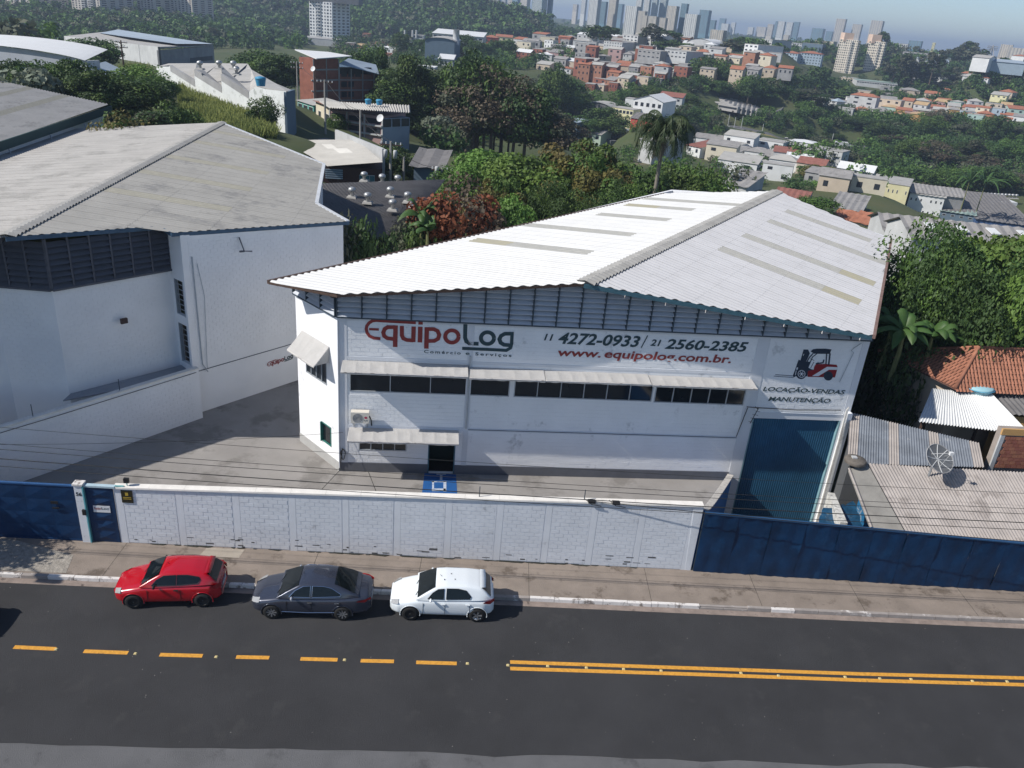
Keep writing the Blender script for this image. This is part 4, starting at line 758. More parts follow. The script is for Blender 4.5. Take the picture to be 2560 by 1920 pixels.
def car(label, paint, L, W, Hh, wb, fa, lower, cab, windows, rim, kind, group, headl, taill, extras):
    """x runs from nose (0) to tail (L); lower: (x, halfwidth, ztop, zbot); cab: (x, ztop, halfwidth of roof, belt z, belt halfwidth)"""
    e = Thing('parked_car', (0, 0, 0), label, 'car', group)
    mb = MB(); rows = []; N = 40
    xs_ = [L * (0.5 - 0.5 * math.cos(math.pi * i / N)) * 0.55 + L * i / N * 0.45 for i in range(N + 1)]
    arches = (fa, fa + wb); AR = 0.365
    def section(x):
        hw, zt, zb = lerp_tab(lower, x)
        zs = zb
        pts = [(0, zb), (hw * 0.86, zb), (hw * 0.965, zs + 0.08), (hw * 0.99, 0.42), (hw, 0.58), (hw * 0.985, max(0.62, zt - 0.14)), (hw * 0.94, max(0.66, zt - 0.05)), (hw * 0.80, zt), (hw * 0.4, zt + 0.022), (0, zt + 0.03)]
        return pts
    for x in xs_:
        p = section(x); rows.append([(x, -y, z) for y, z in reversed(p[1:-1])] + [(x, y, z) for y, z in [p[0]]] + [(x, y, z) for y, z in p[1:]][:-1] + [(x, 0, p[-1][1])])
    rows = [[r[-1]] + r[:-1] for r in rows]
    mb.grid(rows, close=True)
    n = len(rows[0]); mb.f.append(tuple(range(n))); mb.m.append(0); b0 = N * n; mb.f.append(tuple(b0 + n - 1 - i for i in range(n))); mb.m.append(0)
    # greenhouse hull
    cx0, cx1 = cab[0][0], cab[-1][0]; M_ = 26; crow = []
    for i in range(M_ + 1):
        x = cx0 + (cx1 - cx0) * i / M_; zt, rw_, zb, bwid = lerp_tab(cab, x); zmax = max(c[1] for c in cab); f = max(0.0, min(1.0, (zt - zb) / (zmax - zb))); yt = bwid - (bwid - rw_) * f
        half = [(bwid, zb - 0.03), (bwid - (bwid - yt) * 0.5, zb + (zt - zb) * 0.5 * 1.0), (yt + 0.01, zt - 0.045 * f), (yt * 0.93, zt), (yt * 0.5, zt + 0.018 * f), (0, zt + 0.026 * f)]
        crow.append([(x, y, z) for y, z in half] + [(x, -y, z) for y, z in reversed(half[:-1])])
    mb.grid(crow)
    body = mb.build('body', paint, None, smooth=True); body.parent = e.e
    try:
        md = body.modifiers.new('s', 'SUBSURF'); md.levels = 1; md.render_levels = 1
    except Exception: pass
    def par(mb_, nm, m, sm=False, p=None): o = mb_.build(nm, m, None, sm); o.parent = p or e.e; return o
    zmax = max(c[1] for c in cab)
    def top(x, fy, off):
        zt, rw_, zb, bwid = lerp_tab(cab, x); f = max(0.0, min(1.0, (zt - zb) / (zmax - zb))); yt = bwid - (bwid - rw_) * f; y = yt * fy; return (x - 0.0, y, zt + (1 - fy * fy) * 0.026 * f + off)
    for (x0, x1, f0, f1, nm) in windows['top']:
        g = MB(); g.grid([[top(x0 + (x1 - x0) * i / 8, (f0 + (f1 - f0) * i / 8) * (j / 4 - 1) if j < 4 else (f0 + (f1 - f0) * i / 8) * (j / 4 - 1), 0.012) for j in range(9)] for i in range(9)]); par(g, nm, CGL, True)
    for sg in (-1, 1):
        for pts in windows['side']:
            g = MB(); q = []
            for x, z in pts:
                zt, rw_, zb, bwid = lerp_tab(cab, x); y = bwid - (bwid - rw_) * max(0, (z - zb) / (zmax - zb)); q.append((x, sg * (y + 0.012), z))
            g.quad(*(q if sg < 0 else q[::-1])); par(g, 'side_window', CGL)
            g = MB(); g.tube(q + [q[0]], 0.012, 4); par(g, 'window_trim', extras.get('trim', BLACK))
    def hw(x): return lerp_tab(lower, x)[0]
    for ax in arches:
        for sg in (-1, 1):
            y = sg * (hw(ax) + 0.002); g = MB(); g.quad(*[(ax + AR * math.cos(t), y + sg * 0.004, 0.315 + AR * math.sin(t)) for t in ([math.pi * i / 14 - 0.25 for i in range(0, 18)] if sg < 0 else [math.pi * i / 14 - 0.25 for i in range(17, -1, -1)])]); par(g, 'wheel_well', BLACK)
            g = MB(); g.tube([(ax + (AR + 0.012) * math.cos(t), y + sg * 0.006, 0.315 + (AR + 0.012) * math.sin(t)) for t in [math.pi * i / 16 for i in range(-1, 18)]], 0.014, 5); par(g, 'arch_flare', paint, True)
            r = 0.305; wy = sg * (hw(ax) - 0.155); g = MB(); prof = [(0.19, -0.085), (0.275, -0.09), (r, -0.06), (r + 0.004, 0), (r, 0.06), (0.275, 0.09), (0.21, 0.085)]
            wl_ = MB(); rows_ = [[(rr * math.cos(t), h, rr * math.sin(t)) for t in [2 * math.pi * i / 24 for i in range(24)]] for rr, h in prof]; wl_.grid(rows_, True)
            wheel = wl_.build('wheel', TYRE, None, True, loc=(ax, sg * (hw(ax) - 0.055), r)); wheel.parent = e.e
            g = MB(); g.grid([[(rr * math.cos(t), sg * h, rr * math.sin(t)) for t in [2 * math.pi * i / 24 for i in range(24)]] for rr, h in ((0.215, 0.086), (0.205, 0.05), (0.19, 0.03), (0.001, 0.03))], True)
            rm = rim if not (extras.get('front_steel') and ax == arches[0]) else 'steel'
            rimo = g.build('rim', STEELD if rm in ('steel', 'spokes') else ALLOY, None, True); rimo.parent = wheel
            if rm != 'steel':
                ns_ = 8 if rm == 'spokes' else 5; g = MB()
                for k in range(ns_):
                    t = 2 * math.pi * k / ns_; w_ = 0.16 if ns_ == 8 else 0.24; g.hexa([(0.03 * math.cos(t - 0.8), sg * 0.045, 0.03 * math.sin(t - 0.8)), (0.2 * math.cos(t - w_), sg * 0.06, 0.2 * math.sin(t - w_)), (0.2 * math.cos(t + w_), sg * 0.06, 0.2 * math.sin(t + w_)), (0.03 * math.cos(t + .8), sg * 0.045, 0.03 * math.sin(t + .8)), (0.03 * math.cos(t - 0.8), sg * 0.065, 0.03 * math.sin(t - 0.8)), (0.2 * math.cos(t - w_ * .8), sg * 0.078, 0.2 * math.sin(t - w_ * .8)), (0.2 * math.cos(t + w_ * .8), sg * 0.078, 0.2 * math.sin(t + w_ * .8)), (0.03 * math.cos(t + .8), sg * 0.065, 0.03 * math.sin(t + .8))])
                sp = g.build('spokes', ALLOY, None); sp.parent = wheel
            else:
                g = MB(); g.lathe([(0.05, 0), (0.05, 0.02), (0.001, 0.03)], n=10); hb = g.build('hub', mat('hub_grey', (0.12, 0.12, 0.12), 0.5), None, loc=(0, sg * 0.035, 0), rot=(-sg * math.pi / 2, 0, 0)); hb.parent = wheel
    for sg in (-1, 1):
        g = MB(); rows_ = []                               # headlight patch hugging the nose corner
        for i in range(5):
            x = headl[0] + (headl[1] - headl[0]) * i / 4; h_, zt, zb = lerp_tab(lower, x)
            rows_.append([(x - 0.012, sg * h_ * (headl[4] + (1.0 - headl[4]) * j / 3) + sg * 0.006, (headl[2] + (headl[3] - headl[2]) * i / 4) + (0.5 - j / 3) * headl[5] + 0.012) for j in range(4)])
        g.grid(rows_); par(g, 'headlight', HEADL, True)
        g = MB(); x0, x1, z0, z1 = taill; hh = hw(x0); h2 = hw(x1)
        g.quad((x0, sg * (hh + 0.012), (z0 + z1) / 2 - 0.01), (x1, sg * (h2 + 0.012), z0), (x1 + 0.0, sg * (h2 + 0.01), z1), (x0 + 0.1, sg * (hh + 0.006), z1 - 0.01)) ; g.quad((x1, sg * (h2 + 0.012), z0), (L + 0.012, sg * h2 * 0.78, z0 + 0.02), (L + 0.005, sg * h2 * 0.78, z1), (x1, sg * (h2 + 0.01), z1)); par(g, 'tail_light', TAIL)
        mx_ = windows['side'][0][0][0] + 0.12; mm = MB(); rows_ = []
        for i in range(5):
            t = i / 4; rr = 0.075 * math.sin(math.pi * (0.12 + 0.76 * t)); rows_.append([(mx_ + rr * 0.75 * math.cos(a_), sg * (W / 2 - 0.02 + 0.19 * t), cab[0][3] + 0.09 + rr * math.sin(a_)) for a_ in [2 * math.pi * k / 8 for k in range(8)]])
        mm.grid(rows_, True); b_ = 0; mm.f.append(tuple(range(8))); mm.m.append(0); mm.f.append(tuple(range(39, 31, -1))); mm.m.append(0); par(mm, 'mirror', extras.get('mirror', paint), True)
        for hx in extras.get('handles', ()): h = MB(); y = hw(hx); h.hexa([(hx, sg * y, 0.80), (hx + 0.17, sg * y, 0.80), (hx + 0.17, sg * (y + 0.03), 0.80), (hx, sg * (y + 0.03), 0.80), (hx, sg * (y - 0.01), 0.835), (hx + 0.17, sg * (y - 0.01), 0.835), (hx + 0.17, sg * (y + 0.02), 0.835), (hx, sg * (y + 0.02), 0.835)]); par(h, 'door_handle', extras.get('handle_mat', paint))
        for dx in extras.get('doors', ()): d = MB(); y = hw(dx); d.hexa([(dx, sg * (y * 0.965), 0.27), (dx + 0.012, sg * (y * 0.965), 0.27), (dx + 0.012, sg * (y + 0.003), 0.45), (dx, sg * (y + 0.003), 0.45), (dx, sg * (y * 0.985 + 0.0), 0.84), (dx + 0.012, sg * (y * 0.985), 0.84), (dx + 0.012, sg * (y + 0.003), 0.80), (dx, sg * (y + 0.003), 0.80)]); par(d, 'door_seam', BLACK)
        if extras.get('strip'): d = MB(); y = hw(2.0) + 0.006; d.tube([(1.15, sg * (y - 0.01), 0.36), (2.1, sg * y, 0.34), (3.1, sg * (y - 0.01), 0.37)], 0.012, 4); par(d, 'chrome_strip', CHROME)
    g = MB(); g.hexa([(-0.012, -0.42, 0.30), (0.05, -0.42, 0.30), (0.05, 0.42, 0.30), (-0.012, 0.42, 0.30), (-0.004, -0.40, 0.44), (0.05, -0.40, 0.44), (0.05, 0.40, 0.44), (-0.004, 0.40, 0.44)]); par(g, 'grille', extras.get('grille', BLACK))
    g = MB(); g.hexa([(L - 0.03, -0.26, 0.60), (L + 0.02, -0.26, 0.60), (L + 0.02, 0.26, 0.60), (L - 0.03, 0.26, 0.60), (L - 0.03, -0.26, 0.72), (L + 0.015, -0.26, 0.72), (L + 0.015, 0.26, 0.72), (L - 0.03, 0.26, 0.72)]); par(g, 'number_plate', PLATE)
    a = cab[0]; g = MB(); g.tube([(a[0] - 0.02, -0.55, a[1] + 0.01), (a[0] + 0.14, -0.15, a[1] + 0.09)], 0.012, 4); g.tube([(a[0] - 0.02, 0.1, a[1] + 0.02), (a[0] + 0.14, 0.5, a[1] + 0.09)], 0.012, 4); par(g, 'wiper', BLACK)
    if extras.get('spoiler'):
        x, z, y = extras['spoiler']; g = MB(); g.grid([[(x, -y, z), (x, 0, z + 0.03), (x, y, z)], [(x + 0.2, -y * 0.96, z + 0.0), (x + 0.22, 0, z + 0.028), (x + 0.2, y * 0.96, z)], [(x + 0.19, -y * 0.96, z - 0.05), (x + 0.21, 0, z - 0.02), (x + 0.19, y * 0.96, z - 0.05)]]); par(g, 'spoiler', paint, True)
    g = MB(); g.tube([(2.9 if L < 4.2 else 3.0, 0, Hh), (2.98, 0, Hh + 0.10)], 0.012, 4) if extras.get('aerial') else g.tube([(1.9, 0, Hh - 0.02), (1.86, 0, Hh + 0.06)], 0.01, 4); par(g, 'aerial', BLACK)
    if extras.get('marks'):
        for x, y in extras['marks']: g = MB(); g.box(x, x + 0.03, y, y + 0.03, Hh - 0.005, Hh + 0.035); par(g, 'roof_fitting', BLACK)
    return e
GR = 'cars parked along the kerb'
def paintm(n, c, **k): return mat(n, c, 0.22, 0.02, 1, coat=0.8, spec=0.5, **k)
PR = paintm('red_car_paint', (0.42, 0.004, 0.012)); PG = paintm('graphite_car_paint', (0.045, 0.052, 0.075), metal=0.35); PW = paintm('white_car_paint', (0.72, 0.76, 0.78))
hatch_low = [(0.0, 0.50, 0.62, 0.26), (0.08, 0.66, 0.68, 0.21), (0.30, 0.79, 0.76, 0.2), (0.8, 0.845, 0.88, 0.2), (1.1, 0.85, 0.94, 0.2), (2.0, 0.855, 0.96, 0.2), (3.0, 0.855, 0.97, 0.2), (3.55, 0.82, 0.96, 0.22), (3.85, 0.72, 0.86, 0.27), (3.93, 0.60, 0.80, 0.34)]
white = car('white five-door hatchback parked at the kerb, last of the three cars', PW, 3.93, 1.71, 1.47, 2.53, 0.78, hatch_low,
    [(0.98, 0.95, 0.60, 0.94, 0.80), (1.35, 1.19, 0.60, 0.95, 0.81), (1.72, 1.40, 0.60, 0.96, 0.815), (2.1, 1.455, 0.60, 0.97, 0.82), (2.9, 1.46, 0.59, 0.99, 0.81), (3.4, 1.40, 0.57, 1.01, 0.79), (3.62, 1.24, 0.56, 1.01, 0.75), (3.86, 0.97, 0.55, 0.95, 0.66)],
    dict(top=[(1.03, 1.68, 0.93, 0.90, 'windscreen'), (3.45, 3.80, 0.86, 0.92, 'rear_window')], side=[[(1.42, 1.0), (2.02, 1.01), (2.02, 1.375), (1.80, 1.35), (1.60, 1.22)], [(2.12, 1.01), (3.0, 1.04), (3.05, 1.12), (2.85, 1.33), (2.55, 1.385), (2.12, 1.385)]]),
    'five', 'hatch', GR, (0.06, 0.34, 0.64, 0.75, 0.74, 0.07), (3.5, 3.78, 0.80, 0.98), dict(handles=(1.92, 2.85), doors=(1.25, 2.07, 3.0), spoiler=(3.38, 1.415, 0.56), front_steel=True, marks=((2.0, -0.25), (2.25, 0.1), (2.4, -0.22))))
red = car('red three-door hatchback parked at the kerb nearest the blue gates', PR, 3.84, 1.66, 1.42, 2.45, 0.74,
    [(x * 0.975, h * 0.97, z, b) for x, h, z, b in hatch_low],
    [(0.98, 0.95, 0.57, 0.94, 0.775), (1.35, 1.18, 0.57, 0.95, 0.785), (1.70, 1.36, 0.57, 0.96, 0.79), (2.1, 1.41, 0.57, 0.97, 0.79), (2.85, 1.40, 0.56, 0.99, 0.78), (3.3, 1.34, 0.54, 1.01, 0.76), (3.52, 1.19, 0.53, 1.0, 0.72), (3.76, 0.94, 0.52, 0.92, 0.64)],
    dict(top=[(1.03, 1.66, 0.93, 0.90, 'windscreen'), (3.38, 3.70, 0.86, 0.92, 'rear_window')], side=[[(1.42, 1.0), (2.28, 1.01), (2.28, 1.35), (1.85, 1.33), (1.6, 1.20)], [(2.33, 1.01), (3.05, 1.06), (3.15, 1.18), (3.1, 1.27), (2.7, 1.345), (2.33, 1.35)]]),
    'steel', 'hatch', GR, (0.10, 0.32, 0.67, 0.74, 0.76, 0.11), (3.45, 3.7, 0.78, 0.98), dict(handles=(2.2,), doors=(1.25, 2.42), mirror=BLACK, handle_mat=BLACK, spoiler=(3.28, 1.365, 0.53)))
sed_low = [(0.0, 0.48, 0.60, 0.26), (0.08, 0.66, 0.66, 0.2), (0.30, 0.80, 0.75, 0.19), (0.8, 0.86, 0.86, 0.19), (1.1, 0.865, 0.93, 0.19), (2.1, 0.87, 0.95, 0.19), (3.2, 0.87, 0.98, 0.19), (3.9, 0.82, 1.0, 0.2), (4.3, 0.72, 0.97, 0.25), (4.42, 0.60, 0.86, 0.34)]
grey = car('graphite four-door saloon parked between the red and the white hatchbacks', PG, 4.42, 1.74, 1.47, 2.6, 0.80, sed_low,
    [(1.0, 0.95, 0.60, 0.94, 0.81), (1.4, 1.19, 0.60, 0.95, 0.82), (1.80, 1.39, 0.60, 0.96, 0.825), (2.2, 1.45, 0.60, 0.97, 0.83), (2.8, 1.45, 0.59, 0.98, 0.82), (3.2, 1.39, 0.58, 1.0, 0.80), (3.6, 1.22, 0.57, 1.01, 0.77), (3.98, 1.03, 0.56, 1.0, 0.70)],
    dict(top=[(1.05, 1.76, 0.93, 0.90, 'windscreen'), (3.08, 3.82, 0.88, 0.92, 'rear_window')], side=[[(1.45, 1.0), (2.22, 1.01), (2.22, 1.39), (1.95, 1.37), (1.66, 1.22)], [(2.29, 1.01), (3.3, 1.05), (3.35, 1.12), (3.0, 1.32), (2.7, 1.385), (2.29, 1.39)]]),
    'spokes', 'saloon', GR, (0.06, 0.36, 0.64, 0.73, 0.70, 0.06), (3.9, 4.22, 0.80, 0.92), dict(handles=(2.12, 3.12), doors=(1.35, 2.25, 3.3), strip=True, handle_mat=CHROME, trim=CHROME, mirror=paintm('graphite_mirror', (0.3, 0.32, 0.36)), grille=CHROME, marks=()))
def park(t, wf, wr, fa, wb):
    f = gz(wf[0], wf[1], RZ); r = gz(wr[0], wr[1], RZ); d = (r - f); d.z = 0; d.normalize(); n = Vector((-d.y, d.x, 0)); half = 0.80
    mid = (f + r) / 2; org = mid - d * (fa + wb / 2) + n * half; t.e.location = (org.x, org.y, RZ); t.e.rotation_euler = (0, 0, math.atan2(d.y, d.x))
    for c in t.e.children: c.matrix_parent_inverse.identity()
park(white, (885 * S + 4, 1338 * S), (1026 * S, 1342 * S), 0.78, 2.53)
park(grey, (588 * S, 1334 * S), (740 * S, 1338 * S), 0.80, 2.6)
park(red, (293 * S, 1314 * S), (437 * S, 1311 * S), 0.74, 2.45)
g = MB(); g.quad((2.15, -0.28, 1.483), (2.5, -0.12, 1.488), (2.52, 0.18, 1.486), (2.2, 0.05, 1.49)); g.build('painted_roof_reflection', mat('sheen_patch', (0.22, 0.22, 0.25), 0.4), grey.e) if False else None  # reflection painted as a grey patch on the car roof, never built
gc = copy_tree(grey.e); gc['label'] = 'dark saloon added unseen beyond the left edge to shade the near lane'; del gc['group']; gc.location = (-22.35, 21.2, RZ); gc.rotation_euler = (0, 0, math.radians(4))  # copy of the saloon added out of view to cast a shadow
# ------------------------------------------------------------------ power lines and street light standing just outside the picture
def sagline(A, B, sag, r, n=26):
    return [A.lerp(B, i / n) + Vector((0, 0, -sag * 4 * (i / n) * (1 - i / n))) for i in range(n + 1)], r
pl_ = Vector((-31.0, 23.6, 0)); prr = Vector((30.5, 27.0, 0))
for nm_, P0, lab in (('utility_pole', pl_, 'concrete utility pole with street lamp left of the picture by the kerb'), ('utility_pole', prr, 'concrete utility pole right of the picture behind the kerb')):
    e = Thing(nm_, P0, lab, 'utility pole'); mb = MB(); mb.tube([P0 + Vector((0, 0, -0.3)), P0 + Vector((0, 0, 9.4))], [0.17, 0.11], 10); e.add(mb, 'pole', CONC, True)
    mb = MB(); mb.box(P0.x - 0.06, P0.x + 0.06, P0.y - 1.0, P0.y + 1.0, 8.7, 8.82); e.add(mb, 'crossarm', WOOD)
    if P0 is pl_:
        mb = MB(); mb.tube([P0 + Vector((0, 0, 8.0)), P0 + Vector((2.0, -0.8, 8.6)), Vector((-26.1, 21.4, 8.4))], 0.04, 6); e.add(mb, 'lamp_arm', STEEL); mb = MB(); mb.box(-26.5, -25.7, 21.2, 21.6, 8.3, 8.5); e.add(mb, 'lamp_head', STEEL)
CG = 'overhead cables along the street'
for i, (dy, z, sg, r, lab) in enumerate(((0.05, 5.2, 0.45, 0.012, 'lowest'), (0.05, 5.55, 0.5, 0.017, 'thickest lower'), (0.12, 5.9, 0.5, 0.011, 'thin middle'), (-0.1, 6.3, 0.55, 0.009, 'upper'), (0.3, 6.7, 0.5, 0.008, 'topmost'))):
    A = pl_ + Vector((0, dy, z)); B = prr + Vector((0, dy, z - 0.5)); pts, r = sagline(A, B, sg, r); mb = MB(); mb.tube(pts, r, 5); o = mb.build('overhead_cable', CABLE); tag(o, lab + ' overhead cable of the bundle strung along the street above the parked cars', 'cable', CG)
A = SW.p(19.0, 3.25, 0.05); B = Vector((30, 27.6, 3.4)); pts, r = sagline(A, B, 0.15, 0.016); mb = MB(); mb.tube(pts, r, 5); tag(mb.build('service_cable', CABLE), 'slack black cable running from the block wall coping over the blue fence', 'cable')
A = SW.p(19.0, 3.25, 0.05); B = FW.p(0.1, 2.2, 0.1); pts, r = sagline(A, B, 0.3, 0.010); 
A = FW.p(0.2, 2.2, 0.1); B = Vector((-31, 23.6, 5.2)); pts, r = sagline(A, B, 0.5, 0.008); mb = MB(); mb.tube(pts, r, 5); tag(mb.build('service_cable', CABLE), 'thin black cable rising from the warehouse corner across the yard to the left', 'cable')
for k, (s_, h_) in enumerate(((19.2, 0), (20.2, 0))):
    e = Thing('cable_bracket', SW.p(s_, 3.2), ('first' if k == 0 else 'second') + ' small dark cable clamp on the coping of the block wall', 'cable clamp', 'cable clamps on the wall coping'); mb = MB(); SW.box(mb, s_ - 0.15, s_ + 0.15, 3.16, 3.24, -0.1, 0.12); mb.tube([SW.p(s_ - 0.3, 3.3, 0), SW.p(s_, 3.1, 0.1), SW.p(s_ + 0.4, 3.05, 0.1)], 0.015, 5); e.add(mb, 'clamp', BLACK)
# ------------------------------------------------------------------ survey of the further buildings (photo position, distance, size)
# photo quadrants
def ZA(x, y): return (x * .28933, y * .28933)
def ZB(x, y): return (640 + x * .28933, y * .28933)
def ZC(x, y): return (1280 + x * .28933, y * .28933)
def ZD(x, y): return (1920 + x * .28933, y * .28933)
def ZE(x, y): return (1920 + x * .28933, 480 + y * .28933)
def ZF(x, y): return (640 + x * .28933, 480 + y * .28933)
hs = [((775, 445), (845, 445), 600, ('z', 65), 'pink', 'flat', 'slab', 'pink two storey house right of the white tower foot'), ((870, 440), (985, 450), 620, ('z', 38), 'sand', 'gable', 'tan', 'house with a tan gable roof right of the white tower'), ((920, 358), (978, 360), 700, ('z', 60), 'brick2', 'flat', 'tile', 'orange brick block standing above the tile roofed houses'), ((960, 400), (1080, 412), 680, ('z', 24), 'sand', 'hip', 'tile', 'tile roofed house, left of the orange roofed row'), ((1040, 410), (1140, 418), 670, ('z', 30), 'white', 'hip', 'tile', 'white house with a tile roof in the orange roofed row'), ((1130, 450), (1232, 452), 640, ('z', 50), 'sand', 'hip', 'tile', 'two storey house with tile roof beside the silos'), ((690, 460), (780, 462), 600, ('z', 20), 'pale', 'hip', 'tile', 'low house with a tile roof at the foot of the white tower'), ((1075, 500), (1150, 505), 500, ('z', 14), 'pale', 'shed', 'tile', 'low red roofed shed behind the dark trees'), ((1970, 370), (2090, 385), 640, ('z', 48), 'red', 'hip', 'tile', 'red roofed house right of the white factory halls'), ((2070, 350), (2212, 352), 680, ('z', 30), 'yellow', 'shed', 'tile', 'yellow edged orange roof beyond the red roofed house'), ((1380, 590), (1545, 595), 330, ('z', 15), 'pale', 'flat', 'white', 'low white roof glimpsed through the central wood'), ((1670, 470), (1800, 485), 480, ('z', 35), 'white', 'flat', 'slab', 'white walled enclosure below the chimney'), ((1575, 560), (1700, 575), 380, ('z', 50), 'pale', 'shed', 'white', 'pale roofed shed behind the tall central trees')]
ch_ = [((1040, 960), (1290, 985), 330, ('z', 95), 'white', 'gablef', 'white', 2, (1, 5, .5, .3, .5), 'white gabled hall with a bright roof in the valley left of the palm', 18), ((610, 965), (850, 960), 335, ('z', 45), 'darkgrey', 'arch', 'light', 2, None, 'low canopy with a pale curved roof left of the gabled hall', 10), ((860, 975), (1045, 990), 328, ('z', 45), 'yellow', 'flat', 'slab', 0, (1, 6, .7, .5, .2), 'row of small shops with a yellow sign band in the valley', 7), ((1020, 1085), (1200, 1100), 300, ('z', 62), 'red', 'gable', 'dark', 1.6, None, 'red walled building with a dark roof left of the palm crown', 10), ((580, 1255), (757, 1280), 300, ('z', 110), 'green', 'gable', 'cement', 1.2, (2, 3, .4, .4, .3), 'pale green two storey house beyond the golden olive trees', 8), ((1070, 1210), (1130, 1225), 320, ('z', 115), 'mint', 'gablef', 'light', 1, (2, 2, .4, .4, .3), 'mint coloured narrow house left of the palm crown', 8), ((950, 1200), (1060, 1210), 325, ('z', 85), 'blue', 'flat', 'slab', 0, (2, 3, .4, .4, .3), 'light blue house beside the parked lorries', 8),
       ((1085, 1390), (1200, 1410), 240, ('z', 175), 'pale', 'shed', 'light', 1.2, None, 'tall blank grey shed right behind the golden olive trees', 14), ((400, 1090), (565, 1100), 300, ('z', 50), 'slate', 'shed', 'bluegrey', .6, None, 'low shed with a blue grey roof beside the dark wood', 7), ((1500, 1330), (1620, 1340), 300, ('z', 70), 'white', 'shed', 'oldred', 1.5, (1, 2, .3, .4, .4), 'white walled house with an old red roof right of the palm', 14), ((1620, 1370), (1760, 1400), 310, ('z', 100), 'white', 'shed', 'light', 1.0, (2, 3, .4, .28, .4), 'white factory block with barred windows right of the palm', 22), ((1775, 1415), (1920, 1440), 310, ('z', 112), 'white', 'gable', 'cement', 1.6, (2, 4, .35, .26, .45), 'white industrial building with two rows of windows in the valley', 20), ((1950, 1480), (2090, 1500), 290, ('z', 70), 'cream', 'gablef', 'light', .8, None, 'cream shed with a corrugated front in the valley', 12),
       ((1820, 1640), (2020, 1655), 135, ('z', 50), 'pale', 'shed', 'cement', 1.4, None, 'low shed with two ventilators just behind the white roof ridge', 9), ((2080, 1590), (2240, 1640), 290, ('z', 150), 'cream', 'gable', 'oldred', 1.4, (3, 5, .35, .33, .35), 'cream three storey block of flats with a faded red roof', 12), ((1330, 500), (1500, 510), 480, ('z', 60), 'pale', 'flat', 'light', 0, (2, 5, .5, .3, .4), 'pale warehouse block with a boxy roof on the hillside', 20), ((1500, 410), (1730, 440), 560, ('z', 28), 'pale', 'arch', 'white', 4.2, None, 'white barrel roofed hall on the hillside right of the crest', 30), ((1700, 400), (1900, 420), 600, ('z', 40), 'sand', 'flat', 'slab', 0, (2, 8, .5, .35, .3), 'long pale office block right of the barrel roofed hall', 20), ((1995, 475), (2110, 490), 540, ('z', 85), 'white', 'flat', 'slab', 0, (3, 3, .5, .4, .3), 'white square office block at the right of the hillside', 25), ((1120, 390), (1265, 400), 560, ('z', 55), 'pale', 'gable', 'white', 3, (2, 4, .6, .4, .3), 'hall with a bright white roof below the beige towers', 20), ((950, 380), (1080, 385), 560, ('z', 70), 'pale', 'flat', 'slab', 0, (3, 4, .5, .4, .3), 'grey flat roofed building below the white window tower', 20), ((1080, 500), (1275, 510), 480, ('z', 65), 'grey', 'flat', 'light', 0, (2, 5, .5, .3, .4), 'long grey building in the middle of the hillside town', 15), ((790, 400), (950, 400), 540, ('z', 40), 'pale', 'flat', 'slab', 0, (2, 7, .4, .4, .3), 'long pale building with a window row above the brick houses', 14), ((2140, 400), (2240, 400), 640, ('z', 55), 'pale', 'flat', 'slab', 0, (3, 5, .5, .4, .3), 'long white block at the top right of the hillside', 20)]
